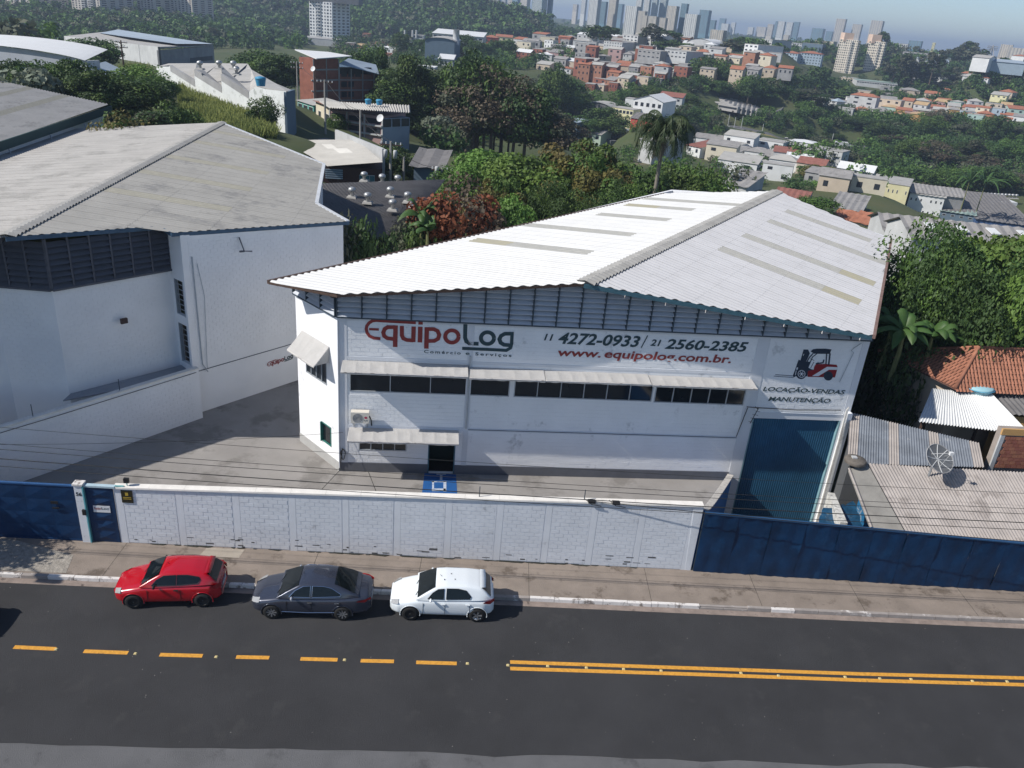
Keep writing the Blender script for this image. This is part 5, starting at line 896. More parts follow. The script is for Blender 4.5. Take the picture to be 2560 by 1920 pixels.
dh = [((30, 500), (120, 560), 700, ('z', 75), 'blue', 'hip', 'tile', 'pale blue block of flats with a red roof, leftmost', 15, (4, 3, .4, .4, .3)), ((95, 540), (240, 565), 690, ('z', 85), 'blue', 'hip', 'tile', 'pale blue block of flats with a red roof, middle', 15, (4, 6, .4, .4, .3)), ((245, 540), (450, 565), 690, ('z', 80), 'blue', 'hip', 'tile', 'pale blue block of flats with a red roof, rightmost', 15, (4, 8, .4, .4, .3)), ((-20, 415), (285, 425), 820, ('z', 55), 'white', 'flat', 'slab', 'long white office block with window bands above the red roofed flats', 18, (4, 14, .6, .4, .3)), ((285, 440), (460, 450), 800, ('z', 60), 'slate', 'flat', 'slab', 'dark grey hall right of the long white office block', 18, None), ((400, 385), (560, 390), 850, ('z', 32), 'cream', 'flat', 'slab', 'cream hall behind the left cream twin tower', 18, None),
      ((615, 690), (755, 715), 690, ('z', 32), 'sand', 'flat', 'slab', 'low sand coloured podium under the left twin tower', 10, (1, 6, .5, .5, .2)), ((760, 735), (1110, 770), 640, ('z', 38), 'pale', 'flat', 'greenr', 'long grey garage hall below the twin towers', 25, (1, 16, .8, .2, .6)), ((1070, 700), (1400, 730), 700, ('z', 60), 'slate', 'shed', 'light', 'large dark hall with a white front right of the twin towers', 30, None), ((1100, 725), (1390, 745), 690, ('z', 38), 'white', 'flat', 'white', 'white entrance wing in front of the large dark hall', 6, (1, 5, .6, .4, .1)), ((1010, 420), (1200, 430), 880, ('z', 45), 'pale', 'flat', 'slab', 'pale factory block on the ridge right of the twin towers', 20, (2, 10, .5, .4, .3)), ((1190, 490), (1520, 510), 800, ('z', 22), 'grey', 'shed', 'cement', 'long low grey sheds on the ridge', 25, None), ((1290, 545), (1560, 560), 720, ('z', 26), 'pale', 'shed', 'bluegrey', 'small pale workshop sheds under the ridge', 15, (1, 8, .5, .5, .2)),
      ((1745, 575), (1890, 590), 560, ('z', 72), 'white', 'gable', 'light', 'bright white end of the big hall near the right edge', 25, None), ((1890, 590), (2205, 620), 565, ('z', 55), 'blue', 'gable', 'bluegrey', 'long pale blue hall near the right edge', 25, None), ((1785, 690), (1900, 700), 560, ('z', 22), 'white', 'hip', 'tile', 'white house with an orange roof alone among the hillside trees', 10, (1, 3, .4, .4, .3)), ((1680, 670), (1790, 690), 580, ('z', 18), 'pale', 'shed', 'light', 'pale low sheds left of the lone orange roofed house', 10, None), ((1990, 810), (2110, 820), 540, ('z', 20), 'sand', 'hip', 'tile', 'orange roofed house near the right edge between trees', 10, (1, 3, .4, .4, .3)), ((1920, 840), (2060, 850), 530, ('z', 22), 'yellow', 'shed', 'light', 'pale yellow low house below the orange roof at right', 9, (1, 3, .4, .4, .3)), ((2100, 500), (2212, 505), 900, ('z', 18), 'white', 'hip', 'tile', 'white house with an orange roof under the far right tower', 15, None),
      ((590, 1020), (700, 1025), 520, ('z', 55), 'white', 'flat', 'slab', 'white building with barred front left of the grey block', 9, (2, 5, .5, .4, .3)), ((700, 1015), (860, 1030), 520, ('z', 100), 'grey', 'flat', 'slab', 'unfinished grey block house of three floors', 10, (3, 3, .3, .3, .4)), ((860, 1020), (930, 1025), 525, ('z', 80), 'grey', 'flat', 'slab', 'grey block house joined to the right of the unfinished one', 9, (3, 2, .3, .3, .4)), ((400, 1010), (580, 1030), 520, ('z', 45), 'ochre', 'gable', 'tan', 'ochre house with a tan roof left among the valley houses', 12, (2, 4, .4, .4, .3)), ((925, 920), (1090, 935), 580, ('z', 26), 'sand', 'gable', 'oldred', 'long sand coloured shed with an old red roof', 20, None), ((1100, 935), (1230, 950), 575, ('z', 35), 'sand', 'gable', 'light', 'sand coloured shed right of the old red roof', 20, None), ((1210, 950), (1380, 960), 570, ('z', 24), 'green', 'shed', 'greenr', 'green roofed hall beside the pale green round tower', 16, None), ((1090, 1020), (1290, 1030), 530, ('z', 42), 'ochre', 'gable', 'cement', 'ochre house with a grey roof before the round tower', 12, (2, 4, .4, .4, .3)), ((30, 860), (190, 880), 500, ('z', 32), 'yellow', 'shed', 'light', 'yellow house with a pale roof at the bus depot edge', 12, (1, 3, .4, .4, .2)), ((530, 910), (590, 915), 500, ('z', 38), 'pale', 'hip', 'bluegrey', 'small grey turret house with a blue roof by the trees', 6, (2, 1, .5, .4, .3)),
      ((150, 1400), (370, 1440), 290, ('z', 38), 'pale', 'gable', 'white', 'pale shed with a white roof in the valley before the cream flats', 12, None), ((-40, 1400), (140, 1410), 300, ('z', 50), 'darkgrey', 'gable', 'cement', 'dark fronted shed left of the white roofed shed', 14, None), ((930, 1700), (1180, 1730), 240, ('z', 110), 'cream', 'flat', 'slab', 'weathered cream wall block rising over the valley roofs', 12, None), ((1225, 1700), (1700, 1700), 240, ('z', 40), 'grey', 'gable', 'cement', 'broad grey roof between the cream block and the banana plants', 12, None), ((560, 1540), (700, 1590), 230, ('z', 22), 'grey', 'shed', 'cement', 'long grey roof on the dry slope right of the golden olive tree', 16, None), ((700, 1590), (820, 1620), 225, ('z', 16), 'grey', 'shed', 'light', 'banded roof below the dry slope', 14, None)]
eh = [((895, 170), (1155, 205), 240, ('z', 250), 'yellow', 'flat', 'slab', 'pale yellow two storey building with a parapet in the right valley', 16, (2, 7, .2, .2, .45, (2,))), ((1175, 200), (1470, 250), 240, ('z', 190), 'white', 'shed', 'light', 'long white industrial building with a pink band in the right valley', 14, (2, 7, .28, .2, .45, (1,))), ((1465, 250), (1760, 310), 236, ('z', 100), 'slate', 'shed', 'greenr', 'dark slate office building with white framed windows', 12, (2, 4, .36, .26, .35)), ((720, 90), (830, 110), 240, ('z', 55), 'pink', 'shed', 'cement', 'small pink house above the orange roof behind the warehouse', 9, (1, 3, .3, .35, .4)),
      ((560, 215), (720, 280), 125, ('z', 18), 'sand', 'gable', 'tile', 'left orange tile roof directly behind the white roof', 7, None), ((725, 245), (870, 300), 120, ('z', 18), 'sand', 'gable', 'tile', 'right orange tile roof directly behind the white roof', 7, None), ((1780, 290), (2230, 310), 230, ('z', 55), 'navy', 'shed', 'dark', 'large workshop with a dark roof and navy wall at the right', 30, None), ((1850, 400), (2260, 420), 170, ('z', 48), 'sand', 'gable', 'dark', 'low dark brown roof at the right edge behind the trees', 9, (1, 5, .5, .6, .2)), ((540, 150), (800, 175), 160, ('z', 16), 'pale', 'shed', 'cement', 'ribbed pale grey roof behind the white ridge', 14, None), ((60, 30), (330, 90), 190, ('z', 18), 'grey', 'gable', 'oldred', 'faded reddish sheet roof behind the ridge of the warehouse', 12, None)]
cy = lambda y: y * .28933
TOWN = [[(1282, 1560, cy(375), 590, 6.2, 10.9, 2.6, 5.0), (1285, 1560, cy(420), 560, 5.5, 10.1, 2.6, 5.0), (1290, 1620, cy(460), 535, 5.5, 9.4, 2.6, 5.8), (1330, 1620, cy(500), 510, 5.5, 9.4, 2.6, 5.8), (1340, 1460, cy(560), 480, 5.5, 9.4, 2.6, 5.0)],
 [(1400, 1560, cy(620), 465, 4.7, 7.8, 2.6, 6.5), (1430, 1700, cy(640), 455, 4.7, 7.8, 2.6, 4.3), (1540, 1720, cy(600), 480, 4.7, 7.8, 2.6, 5.0), (1600, 1740, cy(560), 500, 5.5, 7.8, 2.6, 5.0), (1440, 1570, cy(720), 440, 4.7, 7.0, 2.6, 8.6), (1560, 1720, cy(690), 445, 4.7, 7.0, 2.6, 4.3), (1462, 1560, cy(790), 425, 3.9, 6.2, 2.6, 4.3), (1560, 1640, cy(735), 435, 3.9, 6.2, 2.6, 3.6)],
 [(1750, 1920, cy(540), 500, 6.2, 9.4, 2.6, 5.0), (1740, 1930, cy(610), 470, 6.2, 9.4, 2.6, 5.0), (1790, 1950, cy(650), 455, 5.5, 8.6, 2.6, 4.3), (1820, 1930, cy(500), 530, 6.2, 10.1, 2.6, 5.8)],
 [(2080, 2420, cy(905), 530, 7.0, 11.7, 2.6, 4.3), (2200, 2560, cy(950), 510, 7.0, 10.9, 2.6, 4.3), (2260, 2580, cy(990), 490, 6.2, 10.9, 2.6, 4.3), (2090, 2300, cy(1000), 480, 7.0, 11.7, 2.6, 5.0), (2380, 2590, cy(1040), 465, 6.2, 10.1, 2.6, 5.0), (2180, 2420, cy(1035), 465, 6.2, 10.1, 2.6, 3.6)]]
TOWN[0] += [(1330, 1700, cy(345), 620, 7, 11, 2.6, 5), (1400, 1760, cy(400), 575, 6, 9, 2.6, 5), (1480, 1780, cy(440), 550, 6, 9, 2.6, 5), (1620, 1800, cy(480), 525, 6, 9, 2.6, 5), (1290, 1400, cy(520), 500, 6, 9, 2.6, 4.5), (1340, 1420, cy(600), 470, 5, 8, 2.6, 4.5)]
TOWN[1] += [(1570, 1780, cy(660), 452, 5, 8, 2.6, 4.5), (1440, 1520, cy(660), 458, 5, 8, 3, 5), (1480, 1640, cy(760), 432, 4.5, 7, 2.6, 4.5), (1640, 1780, cy(585), 488, 5, 8, 2.6, 5), (1600, 1700, cy(620), 470, 5, 8, 2.6, 5)]
TOWN[3] += [(2100, 2330, 285, 495, 7, 11, 2.6, 4.5), (2190, 2420, cy(925), 545, 7, 11, 2.6, 4), (2330, 2590, cy(900), 560, 7, 11, 2.6, 4.5), (2420, 2590, cy(960), 520, 7, 10, 2.6, 4.5), (2200, 2330, cy(975), 520, 7, 10, 2.6, 4), (2300, 2500, cy(1015), 482, 7, 10, 2.6, 4)]
TOWN += [[(1730, 1990, 372, 330, 9, 15, 3.5, 6), (1760, 2060, 398, 300, 9, 15, 3.5, 6), (1790, 2070, 428, 262, 8, 13, 3, 5.5), (1900, 2120, 452, 235, 7, 11, 3, 4.5), (2040, 2170, 478, 215, 7, 10, 3, 4), (1470, 1640, 300, 345, 8, 12, 3, 4.5), (1560, 1700, 268, 365, 9, 14, 3, 4.5)], [(2140, 2400, 242, 590, 12, 20, 3, 4.5), (2200, 2420, 228, 640, 14, 24, 3, 5), (1990, 2200, 258, 500, 10, 18, 3, 5), (2280, 2590, 200, 680, 12, 20, 3, 5), (860, 1130, 128, 600, 9, 14, 3, 5), (1100, 1300, 142, 560, 10, 18, 3, 5)]]
SURV = [at(*f_((q[0][0] + q[1][0]) / 2, (q[0][1] + q[1][1]) / 2), q[2]) for L_, f_ in ((hs, ZB), (ch_, ZC), (dh, ZD), (eh, ZE)) for q in L_]
SURV += [at((r[0] * (1 - t) + r[1] * t), r[2] + (r[1] - r[0]) * t * .02, r[3]) for R_ in TOWN for r in R_ for t in (.1, .5, .9)]
# ------------------------------------------------------------------ terrain
CTRL = [(-70, 120, 4), (-94, 210, 2.5), (-122, 225, 2), (-31, 105, 4.2), (-30, 120, 3.8), (-44, 165, 2), (-18.7, 125, 1.0), (-33, 66, 5.5), (-28, 80, 6.0), (-60, 80, 4), (-15, 84, 3.0), (-10, 62, 1.5), (-10, 100, 1), (0, 85, 0), (-10, 150, -5), (5, 75, 0), (12, 75, 1), (16, 110, -4), 
         (60, 100, -8), (30, 58, -1), (25, 42, -3), (50, 60, -4),  (-346, 700, -9), (-92, 1000, 22), (-200, 1150, 24), (-350, 1050, 8), (-600, 1000, -12), (-600, 1600, 10),
        (-250, 450, -14), (-120, 400, -8), (-206, 2000, 12), (100, 1000, 3), (300, 1200, 2), (833, 2500, 17), (500, 1500, 8), (1500, 3000, 17), (-1500, 3000, 30), (0, 3500, 17), (0, 8000, 17), (4000, 8000, 17), (-4000, 8000, 17), (-50, 0, 0), (50, 0, 0), (0, -50, 0), (300, 0, 0), (-300, 0, 0), (-150, 100, 3), (150, 150, -20), (230, 230, -30), (-250, 250, -2), (-20, 60, 3), (400, 800, -2), (480, 900, 2)]
CTRL += [tuple(at(*q)) for q in ((1743, 385, 310), (1830, 410, 310), (1497, 370, 300), (1580, 252, 340), (2177, 535, 240), (2345, 551, 240), (2430, 567, 235), (1858, 275, 440), (2100, 376, 400), (1850, 320, 400), (2500, 380, 400), (2209, 295, 560), (2470, 312, 540), (2209, 231, 680), (2108, 185, 770), (1013, 142, 700), (814, 121.5, 746), (1482, 240, 450), (1511, 174, 520), (2350, 440, 320), (2050, 470, 290), (1950, 440, 290), (1600, 330, 330), (1250, 330, 220), (2330, 180, 760), (2500, 200, 640), (1750, 170, 520), (1850, 150, 600))]
SURV += [at(*ZA(x, y), Y) for x, y, Y in ((1430, 690, 131), (1700, 820, 124), (1850, 890, 119), (2000, 950, 115), (2150, 1010, 110), (1700, 980, 98), (1900, 1070, 92), (2150, 1150, 90))]
SURV += [at(*ZC(x, y), Y) for x, y, Y in ((1700, 880, 455), (1900, 920, 440), (2100, 940, 430), (2190, 990, 412), (1700, 1095, 400), (2000, 1125, 396), (2212, 1170, 392))] + [at(*ZD(x, y), Y) for x, y, Y in ((260, 1260, 390), (600, 1290, 394), (900, 1300, 400), (150, 930, 435), (2000, 600, 565), (1820, 590, 560), (2150, 620, 565), (1200, 640, 700), (1500, 560, 760))]
CTRL += [tuple(q) for q in SURV]
CT = np.array(CTRL, float)
def warp(x, y): d = np.hypot(x, y) + 50.0; return x / d * 3.2, y / d * 1.5 + np.log(d) * 2.2
CU, CV = warp(CT[:, 0], CT[:, 1])
def hts(x, y):
    x = np.asarray(x, float); y = np.asarray(y, float); u, v = warp(x, y); sh = x.shape; u = u.ravel(); v = v.ravel(); out = np.zeros(len(u))
    for i in range(0, len(u), 20000):
        d2 = (u[i:i + 20000, None] - CU) ** 2 + (v[i:i + 20000, None] - CV) ** 2 + 8e-4; wt = d2 ** -1.8; out[i:i + 20000] = (wt * CT[:, 2]).sum(1) / wt.sum(1)
    out = out.reshape(sh); near = np.clip((56 - y) / 8, 0, 1) * np.clip((70 - np.abs(x)) / 15, 0, 1)
    return out * (1 - near) + (-3.05) * near
def hgt(x, y): return float(hts(np.array([x]), np.array([y]))[0])
def sinhgrid(n, a, b, k): t = np.linspace(-1, 1, n) if a < 0 < b and a == -b else np.linspace(0, 1, n); s_ = np.sinh(t * k) / math.sinh(k); return s_ * b if a == -b else a + (b - a) * s_
gx = sinhgrid(221, -9000, 9000, 5.6); gy = np.concatenate([np.linspace(-120, 30, 12)[:-1], 30 + sinhgrid(230, 0, 12000, 5.6)]); GX, GY = np.meshgrid(gx, gy); GZ = hts(GX, GY)
V = np.stack([GX, GY, GZ], -1).reshape(-1, 3); nxg = len(gx); ii, jj = np.meshgrid(np.arange(len(gy) - 1), np.arange(nxg - 1), indexing='ij'); a = (ii * nxg + jj).ravel()
Fq = np.stack([a, a + 1, a + nxg + 1, a + nxg], 1)
GRND = mat('ground_scrub', (0.050, 0.075, 0.025), 0.95, 0.3, 0.06, col2=(0.085, 0.09, 0.04), dirt=((0.15, 0.12, 0.08), 0.045, 0.60), detail=8)
link('ground', npmesh('ground', V, Fq, GRND, True), kind='structure')
def hfast(x, y):
    i = np.clip(np.searchsorted(gx, x) - 1, 0, len(gx) - 2); j = np.clip(np.searchsorted(gy, y) - 1, 0, len(gy) - 2); u = np.clip((x - gx[i]) / (gx[i + 1] - gx[i]), 0, 1); v = np.clip((y - gy[j]) / (gy[j + 1] - gy[j]), 0, 1)
    return (GZ[j, i] * (1 - u) + GZ[j, i + 1] * u) * (1 - v) + (GZ[j + 1, i] * (1 - u) + GZ[j + 1, i + 1] * u) * v
def hgt(x, y): return float(hfast(np.array([x]), np.array([y]))[0])
def hit(px, py):
    r = ray(px, py); Ys = np.geomspace(45, 7000, 900); t = Ys / r.y; xs_ = r.x * t; zs_ = HC + r.z * t; h = hfast(xs_, Ys); k = np.argmax(zs_ < h); 
    if not (zs_ < h).any(): return None
    return Vector((xs_[k], Ys[k], h[k]))
# ------------------------------------------------------------------ trees
def leafmat(n, c, c2=None, tr=0.22, sc_=0.6): return mat(n, c, 0.6, 0.45, sc_, col2=c2, spec=0.25, rnd=0.22, trans=tr, detail=3)
LG = [leafmat('leaf_dark_green', (0.038, 0.074, 0.023), (0.061, 0.105, 0.031)), leafmat('leaf_mid_green', (0.064, 0.122, 0.028), (0.109, 0.173, 0.038)), leafmat('leaf_bright_green', (0.102, 0.192, 0.036), (0.147, 0.237, 0.051)), leafmat('leaf_olive', (0.122, 0.122, 0.038), (0.179, 0.147, 0.045)),
      leafmat('leaf_grey_green', (0.074, 0.090, 0.054), (0.109, 0.113, 0.070)), leafmat('leaf_russet', (0.20, 0.062, 0.030), (0.25, 0.100, 0.045)), leafmat('leaf_silver', (0.166, 0.205, 0.141), (0.218, 0.243, 0.179)), leafmat('leaf_brown', (0.109, 0.083, 0.058), (0.141, 0.115, 0.077))]
BARK = mat('bark', (0.11, 0.085, 0.065), 0.95, 0.3, 3)
def crown_arrays(rs, R, H, nb, nl, leaf, flat=0.0, lump=0.42, up=0.25, shape=1.0):
    """leaf-sized quads spread over the upper shells of many overlapping lumps that fill an ellipsoid"""
    d = rs.normal(size=(nb, 3)); d /= np.linalg.norm(d, axis=1)[:, None]; rr = rs.uniform(0.35, 0.82, nb) ** 0.7; cen = d * rr[:, None] * np.array([R, R, H / 2]); cen[:, 2] += H / 2
    wz = np.clip(cen[:, 2] / H, 0, 1); taper = 1 - (1 - shape) * wz; cen[:, :2] *= taper[:, None]
    br = R * lump * rs.uniform(0.6, 1.25, nb)
    b = rs.integers(0, nb, nl); n = rs.normal(size=(nl, 3)); n[:, 2] += up; n /= np.linalg.norm(n, axis=1)[:, None]; rad = br[b] * rs.uniform(0.72, 1.06, nl); p = cen[b] + n * rad[:, None] * np.array([1, 1, 0.82])
    nn = n + rs.normal(size=(nl, 3)) * 0.55; nn[:, 2] += 0.25; nn /= np.linalg.norm(nn, axis=1)[:, None]
    t = np.cross(nn, rs.normal(size=(nl, 3))); t /= np.linalg.norm(t, axis=1)[:, None]; s_ = np.cross(nn, t); L = leaf * rs.uniform(0.6, 1.4, nl)[:, None]; Wd = L * rs.uniform(0.45, 0.8, nl)[:, None]
    V = np.stack([p - t * L * .5, p + s_ * Wd * .5 - t * L * 0.05, p + t * L * .5 - nn * L * 0.15, p - s_ * Wd * .5 - t * L * 0.05], 1)
    return V, b
def crown_mesh(name, mats, seed, R, H, nb, nl, leaf, **k):
    rs = np.random.default_rng(seed); V, b = crown_arrays(rs, R, H, nb, nl, leaf, **k); n = len(V); F_ = np.arange(n * 4).reshape(n, 4); me = npmesh(name, V.reshape(-1, 3), F_, mats)
    if len(mats) > 1: pick = rs.choice(len(mats), size=int(b.max()) + 1, p=[0.68] + [0.32 / (len(mats) - 1)] * (len(mats) - 1)); me.polygons.foreach_set('material_index', pick[b].astype(np.int32))
    return me
def trunk_mesh(seed, H, r, nlimb=4, spread=0.5):
    rr = random.Random(seed); mb = MB(); top = Vector((rr.uniform(-.3, .3), rr.uniform(-.3, .3), H)); mb.tube([(0, 0, -1.0), (0, 0, 0.2), top * 0.5 + Vector((rr.uniform(-.2, .2), rr.uniform(-.2, .2), 0)), top], [r * 1.4, r * 1.1, r * 0.85, r * 0.5], 7)
    for i in range(nlimb):
        a = 2 * math.pi * (i + rr.random() * .6) / nlimb; p = top * rr.uniform(0.5, 0.9); e = p + Vector((math.cos(a) * H * spread, math.sin(a) * H * spread, H * rr.uniform(0.3, 0.6))); mb.tube([p, p.lerp(e, 0.5) + Vector((0, 0, -H * 0.03)), e], [r * 0.5, r * 0.33, r * 0.12], 5)
    return mb.mesh('trunk', BARK, True)
KIND = {}                                             # kind -> list of (crown mesh, crown R, crown H, trunk mesh, trunk H)
def defkind(k, mats, n, R, H, nb, nl, leaf, tr, **kw):
    KIND[k] = [(crown_mesh('crown', mats, hash_(k) + i, R, H, nb, nl, leaf, **kw), R, H, trunk_mesh(i, 4.0, tr)) for i in range(n)]
def hash_(s_): return sum(ord(c) * (i + 3) for i, c in enumerate(s_))
defkind('bushy', [LG[0], LG[1]], 3, 4, 6, 34, 6500, 0.36, 0.25, lump=.36); defkind('mid', [LG[1], LG[0]], 3, 4, 6, 34, 6500, 0.34, 0.25, lump=.36); defkind('bright', [LG[2], LG[1]], 2, 4, 5.5, 26, 3800, 0.38, 0.22)
defkind('olive', [LG[3], LG[1]], 2, 4, 5.5, 30, 4200, 0.36, 0.22); defkind('euca', [LG[4], LG[0]], 3, 3.4, 9, 30, 5500, 0.36, 0.2, lump=0.32, shape=0.6); defkind('brown', [LG[7], LG[4]], 2, 3.6, 7, 24, 3600, 0.32, 0.2, lump=0.36); defkind('silver', [LG[6]], 1, 2.5, 4, 10, 900, 0.5, 0.15)
defkind('far', [LG[0], LG[1]], 3, 4, 5.5, 20, 1500, 0.7, 0.25, lump=.36); defkind('fareuca', [LG[4], LG[0]], 2, 3.4, 9, 16, 1300, 0.7, 0.2, lump=0.36, shape=0.6); defkind('shrub', [LG[1], LG[0]], 2, 2, 2.2, 12, 1300, 0.28, 0.06); defkind('farolive', [LG[3], LG[1]], 2, 4, 5, 14, 620, 1.0, 0.2)
TREES = []
def tree(px, py, Y, R, kind, desc, crownfrac=0.72, hmin=3.5, hmax=24, name='tree', group=None):
    """crown top at photo position (px, py) and distance Y; trunk stands on the terrain below"""
    if Y < 460: kind = {'far': 'bushy', 'fareuca': 'euca', 'farolive': 'olive'}.get(kind, kind)
    p = at(px, py, Y); g_ = hgt(p.x, p.y); H = max(hmin, min(hmax, p.z - g_)); zb = p.z - H; v = KIND[kind]; cm, cr, ch, tm = v[(len(TREES) * 7 + int(px)) % len(v)]
    e = empty(name, (p.x, p.y, zb), random.random() * 6.28, desc, 'tree' if name != 'shrub' else 'shrub', group); c = link('crown', cm, e); cH = H * crownfrac; c.scale = (R / cr, R / cr, cH / ch); c.location = (0, 0, H - cH * 1.02)
    t = link('trunk', tm, e); t.scale = (H / 12 + 0.2, H / 12 + 0.2, max(0.5, (H - cH * 0.55) / 4.0)); TREES.append((px, e, desc)); return e
ORD = ['leftmost', 'second', 'third', 'fourth', 'fifth', 'sixth', 'seventh', 'eighth', 'ninth', 'tenth', 'eleventh', 'twelfth', 'thirteenth', 'fourteenth', 'fifteenth', 'sixteenth', 'seventeenth', 'eighteenth', 'nineteenth', 'twentieth']
def cluster(pts, Y, R, kinds, where, group, seed=0, jit=0.25, **k):
    """pts: crown tops of neighbouring trees in photo pixels; labels count from the left"""
    rr = random.Random(seed + len(pts)); pts = sorted(pts); q = {'bushy': 'dense dark green', 'mid': 'mid green leafy', 'bright': 'bright green leafy', 'olive': 'yellowish olive', 'euca': 'tall grey green', 'brown': 'thin brownish', 'silver': 'pale silvery', 'far': 'rounded dark green', 'fareuca': 'tall grey green', 'shrub': 'low green', 'farolive': 'olive rounded'}; cnt = {}
    items = []
    for i, p in enumerate(pts):
        kd = kinds[(i * 3 + seed) % len(kinds)]; cnt[kd] = cnt.get(kd, 0) + 1; items.append((p, kd, cnt[kd]))
    for p, kd, n in items:
        YY = (p[2] if len(p) > 2 else Y) * (1 + rr.uniform(-jit, jit) * 0.15); tot = cnt[kd]; num = '' if tot == 1 else ORD[n - 1] + ' '; fl = ' from left' if n > 1 else ''
        tree(p[0], p[1], YY, R * rr.uniform(0.8, 1.25), kd, f"{num}{q[kd]} tree{fl} {where}", group=group, **k)
# foreground and middle distance trees
defkind('bigdark', [LG[0], LG[1], LG[1], LG[2]], 1, 7.5, 10, 110, 36000, 0.27, 0.35, lump=0.26); defkind('bigmid', [LG[1], LG[2]], 1, 6, 8, 60, 16000, 0.30, 0.3, lump=0.28)
defkind('mango', [LG[2], LG[1]], 1, 5, 7, 55, 13000, 0.34, 0.3, lump=0.27); defkind('mangoolive', [LG[3], LG[1]], 1, 5.5, 7, 60, 15000, 0.34, 0.3, lump=0.25); defkind('russet', [LG[5], LG[7]], 1, 3, 4.5, 26, 6500, 0.26, 0.2, lump=0.34, shape=0.9); defkind('bushnear', [LG[0], LG[4]], 1, 2.4, 3.6, 22, 5000, 0.2, 0.12, lump=0.4)
tree(*ZE(1640, 262), 50, 5.6, 'bigdark', 'large dense dark green tree filling the plot right of the warehouse', 0.88)
tree(*ZE(2170, 300), 55, 5.0, 'mango', 'bright green tree at the right edge behind the large dark tree', 0.85); tree(*ZE(2200, 640), 46, 4.2, 'bigmid', 'mid green tree at the right edge above the tiled roof', 0.85); tree(*ZE(1380, 520), 53, 2.3, 'bushnear', 'greyish bushy tree squeezed between the warehouse eave and the large dark tree', 0.9); tree(*ZE(1480, 640), 46, 3.3, 'bigdark', 'dark green tree hugging the right wall of the warehouse', 0.9)
tree(*ZE(1300, 1180), 43.5, 2.2, 'bushnear', 'low dark shrub under the banana leaves beside the warehouse', 0.95); tree(*ZE(1620, 1130), 44.5, 2.2, 'bushnear', 'low dark shrub just behind the hip of the tiled roof', 0.95); tree(*ZE(2080, 1150), 45, 2.6, 'shrub', 'light green shrub right behind the orange tiles', 0.95)
tree(*ZE(1800, 560), 46, 4.4, 'bigdark', 'dark green tree standing over the tiled roof in front of the large tree', 0.9)
tree(*ZC(200, 1330), 78, 6.0, 'mango', 'bright green mango tree behind the warehouse beside the red leaved tree', 0.8); tree(*ZC(600, 1195), 84, 6.0, 'mangoolive', 'golden olive mango tree highest behind the white roof', 0.8); tree(*ZC(700, 1330), 76, 5.6, 'mangoolive', 'golden olive mango tree nearer the ridge of the white roof', 0.82); tree(*ZB(2080, 1285), 88, 5.0, 'mango', 'bright green tree behind the red leaved tree', 0.8); tree(*ZB(1800, 1400), 82, 4.2, 'bigmid', 'green tree left of the mango trees behind the dark vented roof', 0.85)
tree(*ZF(1740, -170), 58, 3.7, 'russet', 'rust red leaved tree behind the left eave of the white roof', 0.75); tree(*ZF(2150, 30), 60, 2.8, 'mango', 'small green and pink tipped tree right of the red leaved tree', 0.85); tree(*ZF(2130, -130), 66, 3.4, 'mangoolive', 'olive tinted tree right behind the red leaved tree', 0.8); tree(*ZC(1000, 1560), 72, 3.6, 'bigdark', 'dark green tree just above the left slope of the white roof', 0.85); tree(*ZC(400, 1560), 66, 3.8, 'bigdark', 'dark green tree low behind the left slope of the white roof', 0.85)
tree(*ZF(900, 160), 50.5, 2.5, 'bushnear', 'dark bush between the grey roofed warehouse and the vented roof', 0.95); tree(*ZF(1430, 330), 56, 1.6, 'shrub', 'small bright shrub beside the banana plant', 0.95); tree(*ZF(1350, 200), 57, 2.0, 'bushnear', 'dark green shrub among the banana leaves', 0.95)
cluster([ZB(1330, 480), ZB(1490, 560), ZB(1640, 600), ZB(1230, 600), ZB(1200, 700), ZB(1330, 760), ZB(1450, 820), ZB(1600, 860), ZB(1440, 930), ZB(1470, 1010), ZB(1560, 1100)], 170, 5.0, ['bushy', 'bushy', 'mid'], 'in the dark wood right of the brick building', 'trees in the dark wood', 3)
cluster([ZB(1950, 440), ZB(2080, 520), ZB(1850, 640), ZB(2000, 700), ZB(2160, 640), ZB(1900, 860), ZB(2080, 880), ZC(60, 620), ZC(0, 850), ZC(150, 760), ZC(130, 960), ZC(330, 900), ZC(420, 960)], 165, 6.5, ['euca', 'brown', 'euca', 'bushy'], 'in the tall central wood', 'tall trees at the centre', 5)
cluster([ZC(400, 570), ZC(330, 640), ZC(520, 680), ZC(470, 780), ZC(560, 800), ZC(250, 700)], 330, 7, ['bushy', 'mid'], 'at the foot of the brick hillside', 'trees below the hillside houses', 6)
tree(*ZB(1610, 1000), 140, 3.2, 'silver', 'pale silvery tree standing out against the dark wood', 0.6); tree(*ZB(1390, 1345), 100, 2.8, 'mid', 'light green bush on the slope below the pink houses', 0.9); tree(*ZB(1180, 1240), 96, 2.6, 'bushy', 'dark bush behind the utility pole with transformers', 0.9); tree(*ZB(700, 985), 122, 1.8, 'mid', 'small green tree in front of the cream house by the steep street', 0.85)
tree(*ZB(920, 420), 190, 4.5, 'bushy', 'dark green tree just right of the brick building roof', 0.9); tree(*ZB(1060, 420), 200, 4.5, 'bushy', 'tall dark tree right of the brick building', 0.9)
cluster([ZB(60, 440), ZB(180, 460), ZB(0, 520), ZB(250, 600), ZB(120, 600)], 200, 6.5, ['mid', 'bushy'], 'left of the brick building', 'trees left of the brick building', 8)
cluster([ZA(760, 320, ), ], 175, 5.2, ['bushy'], 'standing in front of the long grey panelled building', None, 1, crownfrac=0.7)
